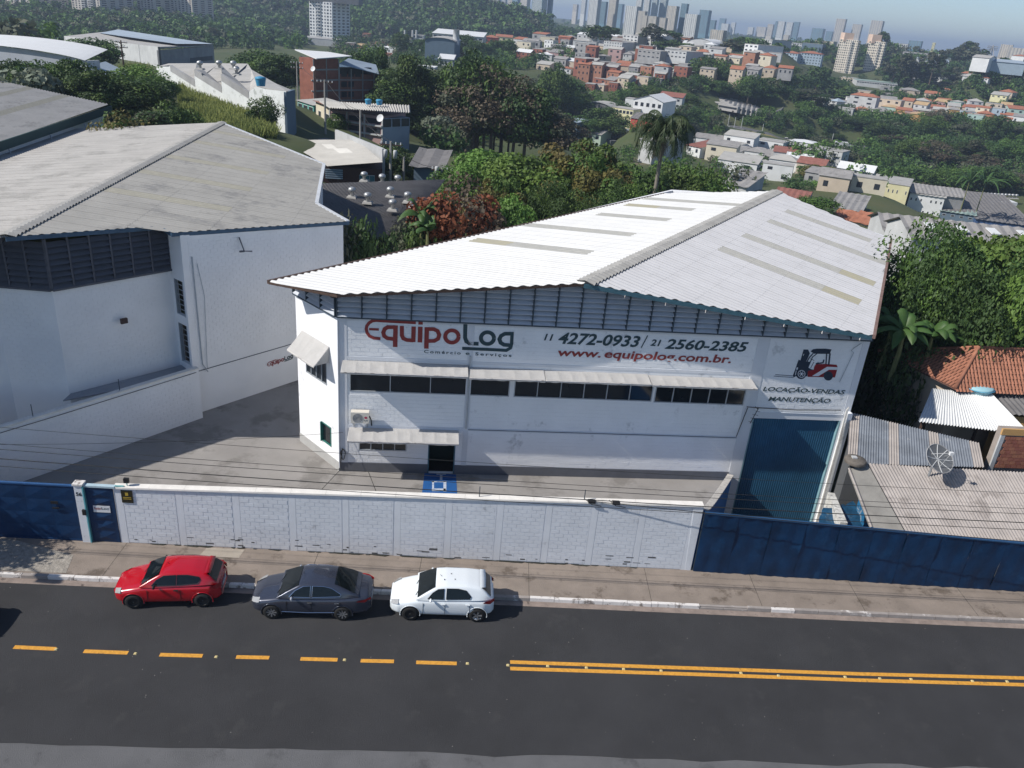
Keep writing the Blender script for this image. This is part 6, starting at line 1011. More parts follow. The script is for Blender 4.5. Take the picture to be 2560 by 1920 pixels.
cluster([ZA(40, 510), ZA(220, 520), ZA(260, 580), ZA(620, 520), ZA(520, 560), ZA(800, 610), ZA(940, 620), ZA(1200, 700), ZA(1080, 700), ZA(1000, 800), ZA(700, 650)], 92, 3.3, ['bushy', 'mid', 'bushy'], 'between left roofs and arched barn', 'trees behind the left roofs', 9)
tree(*ZA(290, 590), 86, 3.6, 'silver', 'pale grey green tree in front of the arched barn', 0.8); tree(*ZA(1060, 985), 70, 2.8, 'olive', 'yellowish shrub behind the corner of the grey roofs', 0.95); tree(*ZA(1330, 900), 72, 3.6, 'euca', 'grey green feathery tree behind the grey roof ridge', 0.9); tree(*ZA(1520, 900), 76, 2.6, 'mid', 'green bush at the left end of the tall grass', 0.95); tree(*ZA(1180, 560), 120, 4.5, 'bright', 'bright green scrub below the long grey panelled building', 0.9); tree(*ZA(1330, 640), 112, 3.0, 'mid', 'green scrub beside the sawtooth wall', 0.9); tree(*ZB(60, 840), 98, 2.2, 'mid', 'dark conical shrub in front of the sawtooth wall', 0.95)
cluster([ZC(800, 930), ZC(650, 1010), ZC(880, 1000)], 300, 7, ['mid', 'bushy'], 'beside the small car park in the valley', 'trees by the valley car park', 2)
cluster([ZC(1040, 790), ZC(1180, 740), ZC(1280, 760), ZC(1400, 790), ZC(1520, 800), ZC(1600, 870), ZC(1300, 860), ZC(1100, 800)], 400, 8.5, ['bushy', 'mid', 'bushy'], 'above the bright white valley roof', 'trees above the valley roof', 4)
cluster([ZC(1400, 1400), ZC(1520, 1420), ZC(1650, 1450), ZC(1300, 1480), ZC(1740, 1490)], 100, 3.6, ['brown', 'mid', 'brown'], 'right of the palm', 'thin trees right of the palm', 7); tree(*ZC(1010, 1400), 110, 4.2, 'mid', 'green tree below the small lorry park left of the palm', 0.85); tree(*ZC(1190, 1480), 95, 3.6, 'bushy', 'dark bush at the foot of the palm', 0.9)
cluster([ZC(1700, 690), ZC(1820, 700), ZC(1960, 690), ZC(2080, 640), ZC(2140, 720), ZC(1750, 900), ZC(1940, 940), ZC(1880, 560), ZC(1740, 480), ZC(1840, 560)], 450, 9, ['far', 'fareuca', 'far'], 'around the crowded bus depot', 'trees around the bus depot', 3)
cluster([ZC(1640, 1090), ZC(1720, 1080), ZC(1600, 960)], 380, 6, ['far', 'farolive'], 'on the grass bank left of the highway', 'trees left of the highway', 5)
cluster([ZD(60, 570), ZD(180, 570), ZD(120, 660), ZD(330, 640), ZD(460, 560), ZD(480, 640), ZD(560, 700), ZD(640, 740), ZD(700, 820), ZD(60, 700)], 560, 9, ['far', 'fareuca', 'far'], 'below the cream twin towers', 'trees below the twin towers', 6)
tree(*ZD(400, 765), 440, 13, 'fareuca', 'large pale rounded tree beside the small yellow roofed house', 0.8); tree(*ZD(1200, 790), 560, 7, 'far', 'dark lone tree on the green slope', 0.9); tree(*ZD(945, 770), 575, 5, 'far', 'small dark tree on the green slope below the long grey hall', 0.9); tree(*ZD(1320, 705), 640, 8, 'far', 'dark rounded tree beside the grey hall with white entrance', 0.9)
cluster([ZD(40, 930), ZD(170, 930), ZD(260, 970), ZD(500, 1000), ZD(700, 1010), ZD(860, 1020), ZD(1000, 1060), ZD(620, 1060), ZD(560, 1150), ZD(780, 1130)], 430, 7.5, ['far', 'far', 'farolive'], 'in the belt above the highway', 'trees above the highway', 7)
cluster([ZD(300, 1080), ZD(340, 1160), ZD(420, 1270)], 395, 7, ['bushy'], 'beside the highway left of the lorry', 'trees by the lorry', 1)
cluster([ZD(1500, 930), ZD(1440, 1000), ZD(1360, 1120), ZD(1560, 1010), ZD(1700, 1060), ZD(1830, 1040), ZD(2000, 990), ZD(2150, 1080), ZD(1940, 1090), ZD(1200, 1080), ZD(1100, 1150), ZD(960, 1200), ZD(840, 1240)], 420, 8, ['euca', 'bushy', 'brown', 'mid'], 'below the orange roofed houses', 'trees in the right hand wood', 8)
cluster([ZD(1500, 1200), ZD(1640, 1230), ZD(1800, 1180), ZD(1960, 1220), ZD(2120, 1200), ZD(1280, 1200), ZD(1120, 1260), ZD(1000, 1320), ZD(1380, 1330), ZD(1540, 1340), ZD(1700, 1310), ZD(1850, 1330), ZD(2020, 1330), ZD(2180, 1320), ZD(1250, 1400), ZD(880, 1340)], 340, 7.5, ['bushy', 'mid', 'brown', 'bushy', 'euca'], 'amid the right hand wood', 'trees in the right hand wood', 9)
cluster([ZD(900, 1440), ZD(1020, 1480), ZD(1150, 1500), ZD(1300, 1450), ZD(1430, 1480), ZD(1560, 1450), ZD(1900, 1430), ZD(2020, 1480), ZD(2150, 1490), ZD(1250, 1560), ZD(1380, 1580)], 270, 6.5, ['mid', 'bushy', 'bright', 'bushy', 'brown'], 'at the near edge of the right wood', 'trees at the near edge of the wood', 4)
tree(*ZD(480, 1430), 240, 7.5, 'mangoolive', 'golden olive tree beside the cream flats with the red roof', 0.85); tree(*ZD(400, 1560), 225, 4.5, 'bright', 'bright green bush in front of the cream flats', 0.9); tree(*ZD(640, 1500), 240, 5, 'bushy', 'dark tree right of the golden olive tree', 0.9); tree(*ZE(460, 40), 125, 4.0, 'mid', 'green tree between the white roof ridge and the pale sheds', 0.9); tree(*ZE(650, -60), 240, 5, 'bushy', 'dark green tree above the pink house', 0.9)
cluster([ZD(1130, 450), ZD(1200, 440), ZD(1300, 470), ZD(1120, 530), ZD(1250, 560), ZD(1400, 590), ZD(1520, 560), ZD(1600, 560), ZD(1700, 620), ZD(1480, 410), ZD(1650, 690), ZD(1550, 700)], 660, 9, ['far', 'far', 'fareuca'], 'right of the cream twin towers', 'trees right of the twin towers', 2)
cluster([ZD(1760, 340), ZD(1690, 385), ZD(1830, 385), ZD(1620, 400)], 800, 12, ['fareuca'], 'breaking the skyline at the upper right', 'skyline trees', 3); tree(*ZD(1015, 255), 810, 9, 'fareuca', 'tall tree rising behind the right cream tower', 0.8)
cluster([ZD(1900, 480), ZD(2050, 475), ZD(2170, 520), ZD(1950, 590), ZD(2080, 590), ZD(2000, 640), ZD(1850, 640), ZD(1900, 700), ZD(2050, 720), ZD(2150, 680), ZD(1760, 760), ZD(1880, 790), ZD(2180, 780), ZD(2080, 830)], 620, 10, ['far', 'farolive', 'far'], 'on the hillside at right edge', 'trees on the right hillside', 5)
cluster([ZC(40, 350), ZC(10, 480), ZC(150, 470), ZC(870, 410), ZC(960, 470), ZC(1140, 420), ZC(1400, 330), ZC(1350, 340), ZC(2030, 310), ZC(1940, 330), ZC(1010, 500), ZC(780, 210), ZC(1230, 190), ZC(1330, 250)], 560, 12, ['far', 'fareuca'], 'among the hillside roofs', 'trees among the hillside roofs', 7)
cluster([ZB(1460, 330), ZB(1800, 300), ZB(2140, 340), ZB(1990, 380), ZB(1900, 350), ZB(1700, 400), ZB(2130, 480), ZB(1260, 290)], 480, 7, ['bushy', 'euca', 'bushy'], 'around the white factory halls', 'trees around the factory halls', 8)
e = tree(-700, 1050, 24.4, 2.2, 'mid', 'street tree standing just beyond the left edge beside the blue sliding gate', 0.6)
e.location = (-25.6, 24.0, 0); e.children[0].location.z = 3.6; e.children[0].scale = (.6, .6, .45); e.children[1].scale = (.6, .6, 1.1)
# far woods read as one mass
FV = []; FB = 0; rs = np.random.default_rng(5)
proto = [crown_arrays(np.random.default_rng(50 + i), 4, 5.5, 12, 170, 1.25)[0] for i in range(4)]
def wood(px0, px1, fy0, fy1, n, sz=(0.8, 1.8), ymin=0, ymax=9000):
    for i in range(n):
        px = rs.uniform(px0, px1); py = rs.uniform(fy0(px), fy1(px)); p = hit(px, py)
        if p is None or not (ymin < p.y < ymax): continue
        s_ = rs.uniform(*sz) * (1.0 if p.y < 500 else min(2.2, p.y / 500)); a = rs.uniform(0, 6.28); c, s2 = math.cos(a), math.sin(a); q = proto[i % 4] * s_ * np.array([1.15, 1.15, 1.1]); x = q[..., 0] * c - q[..., 1] * s2; y = q[..., 0] * s2 + q[..., 1] * c; FV.append(np.stack([x + p.x, y + p.y, q[..., 2] + p.z - 1.2 * s_], -1))
hz = lambda x: 32 + 0.0866 * (x - 1280)
wood(-60, 800, lambda x: -30, lambda x: 100, 1500, ymin=230); wood(0, 760, lambda x: 75, lambda x: 125, 160, ymin=230); wood(780, 1350, lambda x: hz(x) - 40, lambda x: 95, 1100, ymin=380); wood(1300, 2000, lambda x: hz(x) + 2, lambda x: hz(x) + 50, 330, (.5, .9), ymin=600); wood(2000, 2600, lambda x: hz(x) + 8, lambda x: hz(x) + 60, 260, (.5, .9), ymin=600)
wood(2200, 2600, lambda x: 175, lambda x: 285, 230, (.5, 1.0), ymin=300); wood(1560, 1950, lambda x: 212, lambda x: 238, 40, (.5, .8), ymin=300); 
proto = [crown_arrays(np.random.default_rng(70 + i), 3.6, 5.0, 16, 420, 0.62, lump=.38)[0] for i in range(4)]; FN = len(FV)
wood(2160, 2600, lambda x: 300, lambda x: 475, 230, (0.9, 1.5), ymin=160, ymax=480); wood(1990, 2160, lambda x: 385, lambda x: 420, 12, ymin=160, ymax=480); wood(1100, 1450, lambda x: 230, lambda x: 345, 90, (0.9, 1.4), ymin=130, ymax=400); wood(1085, 1200, lambda x: 230, lambda x: 390, 45, (0.7, 1.1), ymin=110, ymax=300); wood(1500, 2080, lambda x: 325, lambda x: 470, 60, (0.6, 1.0), ymin=130, ymax=380); wood(1150, 1420, lambda x: 130, lambda x: 180, 40, ymin=300); wood(1560, 1980, lambda x: 206, lambda x: 236, 50, (.8, 1.3), ymin=300); wood(1600, 2200, lambda x: 288, lambda x: 330, 110, (.6, 1.2), ymin=250); wood(1330, 1580, lambda x: 240, lambda x: 330, 40, (.7, 1.1), ymin=250); wood(1690, 2160, lambda x: 372 + (x - 1700) * .1, lambda x: 480, 34, (.45, .75), ymin=150, ymax=420); wood(1330, 1560, lambda x: 130, lambda x: 215, 24, (.4, .6), ymin=350); wood(2120, 2580, lambda x: 250, lambda x: 292, 26, (.4, .65), ymin=350); wood(1980, 2120, lambda x: 215, lambda x: 300, 60, (.8, 1.2), ymin=300); wood(2120, 2300, lambda x: 190, lambda x: 260, 26, (.6, .9), ymin=300); wood(830, 1120, lambda x: 118, lambda x: 170, 60, ymin=250)
FA = np.concatenate([f for f in FV]).reshape(-1, 3); nq = len(FA) // 4; me = npmesh('woodland', FA, np.arange(nq * 4).reshape(nq, 4), [LG[0], LG[1], LG[4]]); mi_ = np.concatenate([np.full(len(f), rs.choice(3, p=[.55, .27, .18])) for f in FV]); me.polygons.foreach_set('material_index', mi_.astype(np.int32))
tag(link('woodland', me), 'dark green woodland covering the far hillsides and valley', 'woodland', kind='stuff')
# tall grass on the bank below the sawtooth wall
gs = np.random.default_rng(9); GV = []
for (x0, y0, x1, y1, n) in ((1540, 720, 1760, 900, 1500), (1560, 860, 1950, 1030, 3800), (1750, 940, 2260, 1190, 6000), (1020, 560, 1300, 690, 600), (2212 + 0, 1040, 2212 + 180, 1200, 1500)):
    for i in range(n):
        p = hit(*ZA(gs.uniform(x0, x1), gs.uniform(y0, y1)))
        if p is None or p.y < 58: continue
        h = gs.uniform(0.4, 1.15); a = gs.uniform(0, 3.14); w_ = 0.09; dx, dy = math.cos(a) * w_, math.sin(a) * w_; lx, ly = gs.normal(0, .25, 2); GV.append([(p.x - dx, p.y - dy, p.z - .1), (p.x + dx, p.y + dy, p.z - .1), (p.x + lx + dx * .3, p.y + ly + dy * .3, p.z + h), (p.x + lx - dx * .3, p.y + ly - dy * .3, p.z + h)])
if GV: GA = np.array(GV).reshape(-1, 3); tag(link('tall_grass', npmesh('tall_grass', GA, np.arange(len(GA)).reshape(-1, 4), mat('dry_grass', (0.27, 0.29, 0.09), 0.9, 0.3, 0.5, col2=(0.19, 0.23, 0.07), trans=0.3))), 'tall yellowish green grass on the bank below the sawtooth wall', 'grass', kind='stuff')
# banana plants and palms
BL = mat('banana_leaf', (0.045, 0.11, 0.025), 0.5, 0.3, 1.5, col2=(0.08, 0.14, 0.04), trans=0.3, spec=0.4); STALK = mat('banana_stalk', (0.16, 0.17, 0.07), 0.7, 0.2, 3)
def banana(loc, H, n, L, label, seed=0, group=None):
    e = empty('banana_plant', loc, 0, label, 'banana plant', group); rr = random.Random(seed); mb = MB(); mb.tube([(0, 0, -0.5), (0.05, 0, H * 0.5), (0, 0, H)], [0.16, 0.13, 0.07], 7); mb.build('stalk', STALK, e)
    for i in range(n):
        a = 2 * math.pi * i / n + rr.uniform(-.3, .3); el = rr.uniform(0.35, 1.25); LL_ = L * rr.uniform(0.75, 1.15); dr = rr.uniform(0.7, 1.3); mb = MB(); rows = []; w0 = rr.uniform(0.26, 0.36)
        for k in range(9):
            t = k / 8; r = LL_ * t * math.cos(el) * (1 + 0.1 * t); z = H + LL_ * t * math.sin(el) - dr * LL_ * 0.55 * t * t * t; c = Vector((math.cos(a) * r, math.sin(a) * r, z)); n_ = Vector((-math.sin(a), math.cos(a), 0)); w_ = w0 * (math.sin(math.pi * min(1, t * 0.93 + 0.07)) ** 0.6) * rr.uniform(0.85, 1.1) + 0.02; rows.append([c - n_ * w_ + Vector((0, 0, -w_ * 0.45)), c - n_ * w_ * .5 + Vector((0, 0, -w_ * .08)), c + Vector((0, 0, 0.03)), c + n_ * w_ * .5 + Vector((0, 0, -w_ * .08)), c + n_ * w_ + Vector((0, 0, -w_ * 0.45))])
        mb.grid(rows); mb.build('leaf', BL, e, True)
    return e
def bat(px, py, Y, H, n, L, lab, seed): p = at(px, py, Y); return banana((p.x, p.y, p.z - H), H, n, L, lab, seed)
bat(*ZF(1430, 210), 56, 3.6, 12, 2.6, 'banana plant with broad bright leaves left of the red leaved tree', 1); bat(*ZF(1480, 330), 54.5, 2.6, 9, 1.8, 'smaller banana plant under the first one by the white eave', 2); bat(*ZE(1180, 1200), 42.5, 2.6, 16, 2.1, 'large banana plant growing against the right wall of the warehouse', 3); bat(*ZE(1420, 1250), 43, 2.0, 14, 2.0, 'banana plant with drooping leaves over the tiled roof', 4); bat(*ZE(1080, 1130), 44, 2.6, 12, 1.8, 'slim banana plant closest to the warehouse eave', 5)
bat(*ZD(1740, 1570), 230, 8, 14, 8, 'tall banana plant beside the yellow building in the valley', 6); bat(*ZD(1880, 1580), 230, 7.5, 13, 7.5, 'second tall banana plant right of the first in the valley', 7)
FRM = mat('palm_frond', (0.026, 0.048, 0.018), 0.6, 0.3, 1.2, col2=(0.055, 0.075, 0.03), trans=0.2); PT = mat('palm_trunk', (0.19, 0.17, 0.14), 0.9, 0.2, 2)
def palm(loc, H, L, n, label):
    e = empty('palm_tree', loc, 0, label, 'palm tree'); rr = random.Random(4); mb = MB(); mb.tube([(0, 0, -2), (0.1, 0, H * .4), (0.15, 0.05, H * .8), (0.1, 0.05, H)], [0.24, 0.19, 0.17, 0.24], 9); mb.build('trunk', PT, e, True)
    for i in range(n):
        a = 2.4 * i; t_ = i / n; el = 1.4 - 1.55 * t_ + rr.uniform(-.15, .15); LL_ = L * rr.uniform(0.85, 1.1) * (1.0 if t_ < 0.75 else 0.8); mb = MB(); prev = None; c = Vector((0.1, 0.05, H + 0.1)); d_el = el; m_ = 13
        for k in range(m_):
            st_ = LL_ / m_; hd = Vector((math.cos(a) * math.cos(d_el), math.sin(a) * math.cos(d_el), math.sin(d_el))); c2 = c + hd * st_; d_el -= 0.06 + 0.034 * k * (1 if d_el > -1.2 else 0); d_el = max(d_el, -1.5); sd = Vector((-math.sin(a), math.cos(a), 0)); mb.tube([c, c2], 0.03, 3, caps=False)
            if k > 0:
                for q in range(3):
                    for sg in (-1, 1):
                        b_ = c.lerp(c2, q / 3); ll = 0.75 * math.sin(math.pi * (k + 1) / (m_ + 2)) ** 0.6 * rr.uniform(.8, 1.2); tip = b_ + sd * sg * ll * 0.55 + hd * ll * 0.35 + Vector((rr.uniform(-.1, .1), rr.uniform(-.1, .1), -ll * rr.uniform(0.35, 0.9))); wv = hd * 0.05; mb.quad(b_ - wv, b_ + wv, tip + wv * 0.3, tip - wv * 0.3)
            c = c2
        mb.build('frond', FRM, e)
    mb = MB()
    for i in range(40): a = rr.random() * 6.28; r0 = rr.uniform(.15, .45); z0 = H - rr.uniform(0, .6); mb.quad((math.cos(a) * r0, math.sin(a) * r0, z0), (math.cos(a) * r0 + .08, math.sin(a) * r0, z0), (math.cos(a) * (r0 + .25) + .05, math.sin(a) * (r0 + .25), z0 - rr.uniform(1, 2)), (math.cos(a) * (r0 + .25), math.sin(a) * (r0 + .25), z0 - 1.2))
    mb.build('dead_fronds', mat('dead_frond', (0.17, 0.14, 0.10), 0.9, 0.2, 2), e)
p = at(*ZC(1330, 1160), 72); palm((p.x - 0.3, p.y, p.z - 12.5), 12.5, 3.9, 34, 'tall shaggy palm tree rising behind the white roof')
p = at(*ZB(1820, 1540), 76); 
# ------------------------------------------------------------------ other buildings
def C3(n, c, **k): return mat(n, c, k.pop('rough', 0.85), k.pop('var', 0.1), k.pop('scale', 0.4), **k)
BC = dict(brick=C3('raw_brick', (0.25, 0.10, 0.07), scale=1.2, var=0.25), brick2=C3('orange_brick', (0.33, 0.165, 0.11), scale=1.2, var=0.2), pink=C3('faded_pink', (0.36, 0.24, 0.23)), cream=C3('cream_wall', (0.58, 0.53, 0.42)), white=C3('white_wall', (0.66, 0.67, 0.67)), pale=C3('pale_grey_wall', (0.46, 0.47, 0.47), var=0.15), grey=C3('render_grey', (0.30, 0.30, 0.30), var=0.2), blue=C3('light_blue_wall', (0.33, 0.41, 0.48)), yellow=C3('pale_yellow_wall', (0.66, 0.62, 0.38)),
          ochre=C3('ochre_wall', (0.50, 0.30, 0.12)), teal=C3('teal_wall', (0.10, 0.34, 0.30)), dark=C3('dark_brown_wall', (0.075, 0.04, 0.035)), red=C3('red_wall', (0.40, 0.07, 0.06)), green=C3('pale_green_wall', (0.36, 0.44, 0.36)), slate=C3('slate_blue_wall', (0.12, 0.17, 0.22)), sand=C3('sand_wall', (0.50, 0.42, 0.33)), mint=C3('mint_wall', (0.36, 0.48, 0.44)), darkgrey=C3('dark_grey_wall', (0.12, 0.125, 0.13)), navy=C3('navy_wall', (0.05, 0.10, 0.22)))
RC = dict(cement=C3('cement_sheet_roof', (0.27, 0.26, 0.25), var=0.2, scale=0.6, dirt=((0.16, 0.155, 0.15), 0.8, 0.55)), light=C3('light_sheet_roof', (0.38, 0.37, 0.345), var=0.12, dirt=((0.33, 0.32, 0.30), 0.8, 0.58)), white=C3('white_sheet_roof', (0.60, 0.61, 0.61), var=0.05), tile=C3('clay_tile_roof', (0.34, 0.14, 0.085), var=0.3, scale=1.5), dark=C3('dark_sheet_roof', (0.165, 0.158, 0.155), var=0.2, scale=0.8, dirt=((0.17, 0.16, 0.155), 0.7, 0.58)), oldred=C3('old_red_roof', (0.26, 0.11, 0.085), var=0.25, scale=1.0), tan=C3('tan_roof', (0.42, 0.30, 0.17), var=0.15), bluegrey=C3('blue_grey_roof', (0.30, 0.36, 0.42)), slab=C3('slab_roof', (0.36, 0.35, 0.33), var=0.25, scale=0.8), greenr=C3('green_grey_roof', (0.25, 0.33, 0.30)))
WINM = mat('far_window_dark', (0.03, 0.035, 0.045), 0.25, 0.2, 1, spec=0.5); FRAMEM = mat('far_window_frame', (0.55, 0.56, 0.56), 0.6)
def corrquad(mb, A, B, Cc, D, n, amp=0.05, seg=4):
    """A-B ridge side, D-C eave side, corrugated across"""
    r0 = []; r1 = []
    N = n * seg
    for i in range(N + 1):
        t = i / N; h = Vector((0, 0, amp * math.cos(2 * math.pi * i / seg))); r0.append(A.lerp(B, t) + h); r1.append(D.lerp(Cc, t) + h)
    mb.grid([r0, r1])
def bld(label, name, A, B, depth, h, wall='white', roof='flat', rc='cement', rise=1.0, over=0.4, wins=None, wins2=None, cat='building', group=None, base=6.0, sheets=0, extra=None, parapet=0.0, side=1, wstuff=True):
    """A, B: (px, py, Y) of the front wall foot (left, right); depth runs away from the camera; h in metres (or ('px', y) top of A)"""
    a = at(*A); b = at(*B); zb = min(a.z, b.z)
    if isinstance(h, tuple) and h[0] == 'z': h = h[1] * .28933 * A[2] / F
    if isinstance(h, tuple): h = at(A[0], h[1], A[2]).z - zb
    W = Wall((a.x, a.y), (b.x, b.y)); L = W.L; e = Thing(name, W.p(L / 2, zb, -depth / 2), label, cat, group); wm = BC[wall]
    mb = MB(); W.box(mb, 0, L, zb - (base if A[2] < 450 else 2.5), zb + h, -depth, 0)
    if roof == 'gable': mb.quad(W.p(0, zb + h, 0), W.p(L / 2, zb + h + rise, 0), W.p(L, zb + h, 0)) if False else None
    zt = zb + h
    if roof == 'gablef':                              # gable faces the camera
        mb.quad(W.p(0, zt, 0), W.p(L, zt, 0), W.p(L / 2, zt + rise, 0)); mb.quad(W.p(L, zt, -depth), W.p(0, zt, -depth), W.p(L / 2, zt + rise, -depth))
    if roof == 'gable':
        mb.quad(W.p(0, zt, -depth), W.p(0, zt, 0), W.p(0, zt + rise, -depth / 2)); mb.quad(W.p(L, zt, 0), W.p(L, zt, -depth), W.p(L, zt + rise, -depth / 2))
    e.add(mb, 'wall', wm)
    o = over; n_ = max(2, int(L / 1.1)); m_ = max(2, int(depth / 1.1)); rm = RC[rc]; mb = MB()
    if roof == 'flat':
        W.box(mb, -o * 0.3, L + o * 0.3, zt + 0.003, zt + 0.18, -depth - o * 0.3, o * 0.3)
    elif roof == 'gable':
        for sgn, (f0, f1) in ((1, (-depth / 2, o)), (-1, (-depth / 2, -depth - o))):
            zz_ = zt - rise * o / (depth / 2); (corrquad(mb, W.p(-o, zt + rise + .1, f0), W.p(L + o, zt + rise + .1, f0), W.p(L + o, zz_ + .1, f1), W.p(-o, zz_ + .1, f1), n_ if sheets else 1, 0.06 if sheets else 0.0, 4 if sheets else 1))
    elif roof == 'gablef':
        for s0, s1 in ((L / 2, -o), (L / 2, L + o)):
            zz_ = zt - rise * o / (L / 2); corrquad(mb, W.p(s0, zt + rise + .1, o), W.p(s0, zt + rise + .1, -depth - o), W.p(s1, zz_ + .1, -depth - o), W.p(s1, zz_ + .1, o), m_ if sheets else 1, 0.06 if sheets else 0.0, 4 if sheets else 1)
    elif roof == 'shed':                              # high at the back when rise > 0
        z0 = zt + (0 if rise > 0 else -rise); z1 = zt + (rise if rise > 0 else 0); corrquad(mb, W.p(-o, z1 + .12, -depth - o), W.p(L + o, z1 + .12, -depth - o), W.p(L + o, z0 + .12, o), W.p(-o, z0 + .12, o), n_ if sheets else 1, 0.07 if sheets else 0.0, 4 if sheets else 1)
        k = MB(); k.quad(W.p(0, zt, -depth), W.p(0, zt, 0), W.p(0, z0 + .1, 0), W.p(0, z1 + .1, -depth)); k.quad(W.p(L, zt, 0), W.p(L, zt, -depth), W.p(L, z1 + .1, -depth), W.p(L, z0 + .1, 0)); k.quad(W.p(0, zt, 0), W.p(L, zt, 0), W.p(L, z0 + .1, 0), W.p(0, z0 + .1, 0)); e.add(k, 'gable_wall', wm)
    elif roof == 'hip':
        i_ = min(L, depth) / 2; P_ = [W.p(-o, zt, o), W.p(L + o, zt, o), W.p(L + o, zt, -depth - o), W.p(-o, zt, -depth - o)]; q0 = W.p(i_, zt + rise, -depth / 2 if L >= depth else -i_); q1 = W.p(L - i_, zt + rise, -depth / 2 if L >= depth else -depth + i_)
        mb.quad(P_[0], P_[1], q1, q0); mb.quad(P_[1], P_[2], q1); mb.quad(P_[2], P_[3], q0, q1); mb.quad(P_[3], P_[0], q0)
    elif roof == 'arch':
        k = 12; rows = [[], []]
        for i in range(k + 1):
            t = math.pi * i / k; s_ = L / 2 - math.cos(t) * (L / 2 + o); z = zt + rise * math.sin(t) + .05; rows[0].append(W.p(s_, z, o)); rows[1].append(W.p(s_, z, -depth - o))
        mb.grid(rows); g = MB(); g.quad(*[W.p(L / 2 - math.cos(math.pi * i / k) * L / 2, zt + rise * math.sin(math.pi * i / k), 0.0) for i in range(k + 1)]); e.add(g, 'gable_wall', wm)
    e.add(mb, 'roof', rm)
    if parapet: k = MB(); W.box(k, -.1, L + .1, zt, zt + parapet, -0.02, 0.12); W.box(k, -.1, 0.12, zt, zt + parapet, -depth, -0.02); e.add(k, 'parapet', wm)
    def winset(Wx, L_, spec):
        rows_, cols_, wf, hf, z0f = spec[:5]; nw = rows_ * cols_; fh_ = h / rows_
        st = MB()
        for r in range(rows_):
            for c in range(cols_):
                if len(spec) > 5 and ((r * 7 + c * 3) % 5 in spec[5]): continue
                s0 = L_ * (c + 0.5 - wf / 2) / cols_; s1 = L_ * (c + 0.5 + wf / 2) / cols_; z0 = zb + fh_ * (r + z0f); z1 = z0 + fh_ * hf
                if nw > 24 or wstuff == 'all': Wx.box(st, s0, s1, z0, z1, 0.0, 0.04)
                else:
                    k = MB(); Wx.box(k, s0 - .06, s1 + .06, z0 - .06, z1 + .06, 0.0, 0.03); f = e.add(k, 'window', FRAMEM); k = MB(); Wx.box(k, s0, s1, z0, z1, 0.03, 0.045); q = k.build('pane', WINM, None); q.parent = f
        if st.f: e.add(st, 'windows', WINM, kind='stuff')
    if wins: winset(W, L, wins)
    if wins2:
        if side < 0: Ws = Wall(W.p(0, 0, -depth).xy, W.p(0, 0, 0).xy)
        else: Ws = Wall(W.p(L, 0, 0).xy, W.p(L, 0, -depth).xy)
        winset(Ws, depth, wins2)
    if extra: extra(e, W, zb, zt)
    return e, W, zb, zt
# --- left background
def third_shed():
    e = Thing('far_left_warehouse', Vector((-40, 60, 3)), 'weathered grey roofed warehouse with dark eaves at the left edge behind the first', 'warehouse'); tip = at(*ZA(948, 902), 77); ev = gz(*ZA(-30, 1240), tip.z - .2); rg = gz(*ZA(-30, 690), tip.z + .3); d1 = (ev - tip); d2 = (rg - tip)
    ev = tip + d1 * 1.25; n = 16
    for i in range(n):
        for j in range(3):
            def PP(a, b): return (tip + d2 * (a * 1.25)).lerp(tip + d2 * (a * 1.25) + d1 * 1.25, b)
            g = MB(); corrquad(g, PP(i / n, j / 3), PP((i + 1) / n, j / 3), PP((i + 1) / n, (j + 1) / 3), PP(i / n, (j + 1) / 3), 3, .04, 4); e.add(g, 'skylight_sheet' if i in (4, 8, 12) and j < 2 else 'roof_sheet', MATS['dull_skylight'] if i in (4, 8, 12) and j < 2 else ROOFG2)
    W = Wall(ev.xy, tip.xy); g = MB(); W.box(g, -1, W.L + .1, tip.z - .75, tip.z - .12, 0, .12); e.add(g, 'dark_fascia', C3('dark_green_fascia', (0.03, 0.06, 0.06))); g = MB(); W.box(g, -1, W.L - 1.2, -1, tip.z - .5, -.5, -.25); e.add(g, 'wall', BC['white'])
    g = MB(); W2 = Wall(W.p(W.L - 1.2, 0, -.4).xy, (W.p(W.L - 1.2, 0, -.4) + Vector((d2.x, d2.y, 0))).xy); W2.box(g, 0, W2.L, -1, tip.z - .3, -.2, 0); e.add(g, 'wall', BC['white'])
    for t in (.25, .5, .75): p = W.p(W.L * t, tip.z - .8, .1); g = MB(); g.tube([p, p + Vector((.3, -.3, -.5))], .05, 5); e.add(g, 'bracket', STEEL)
third_shed()
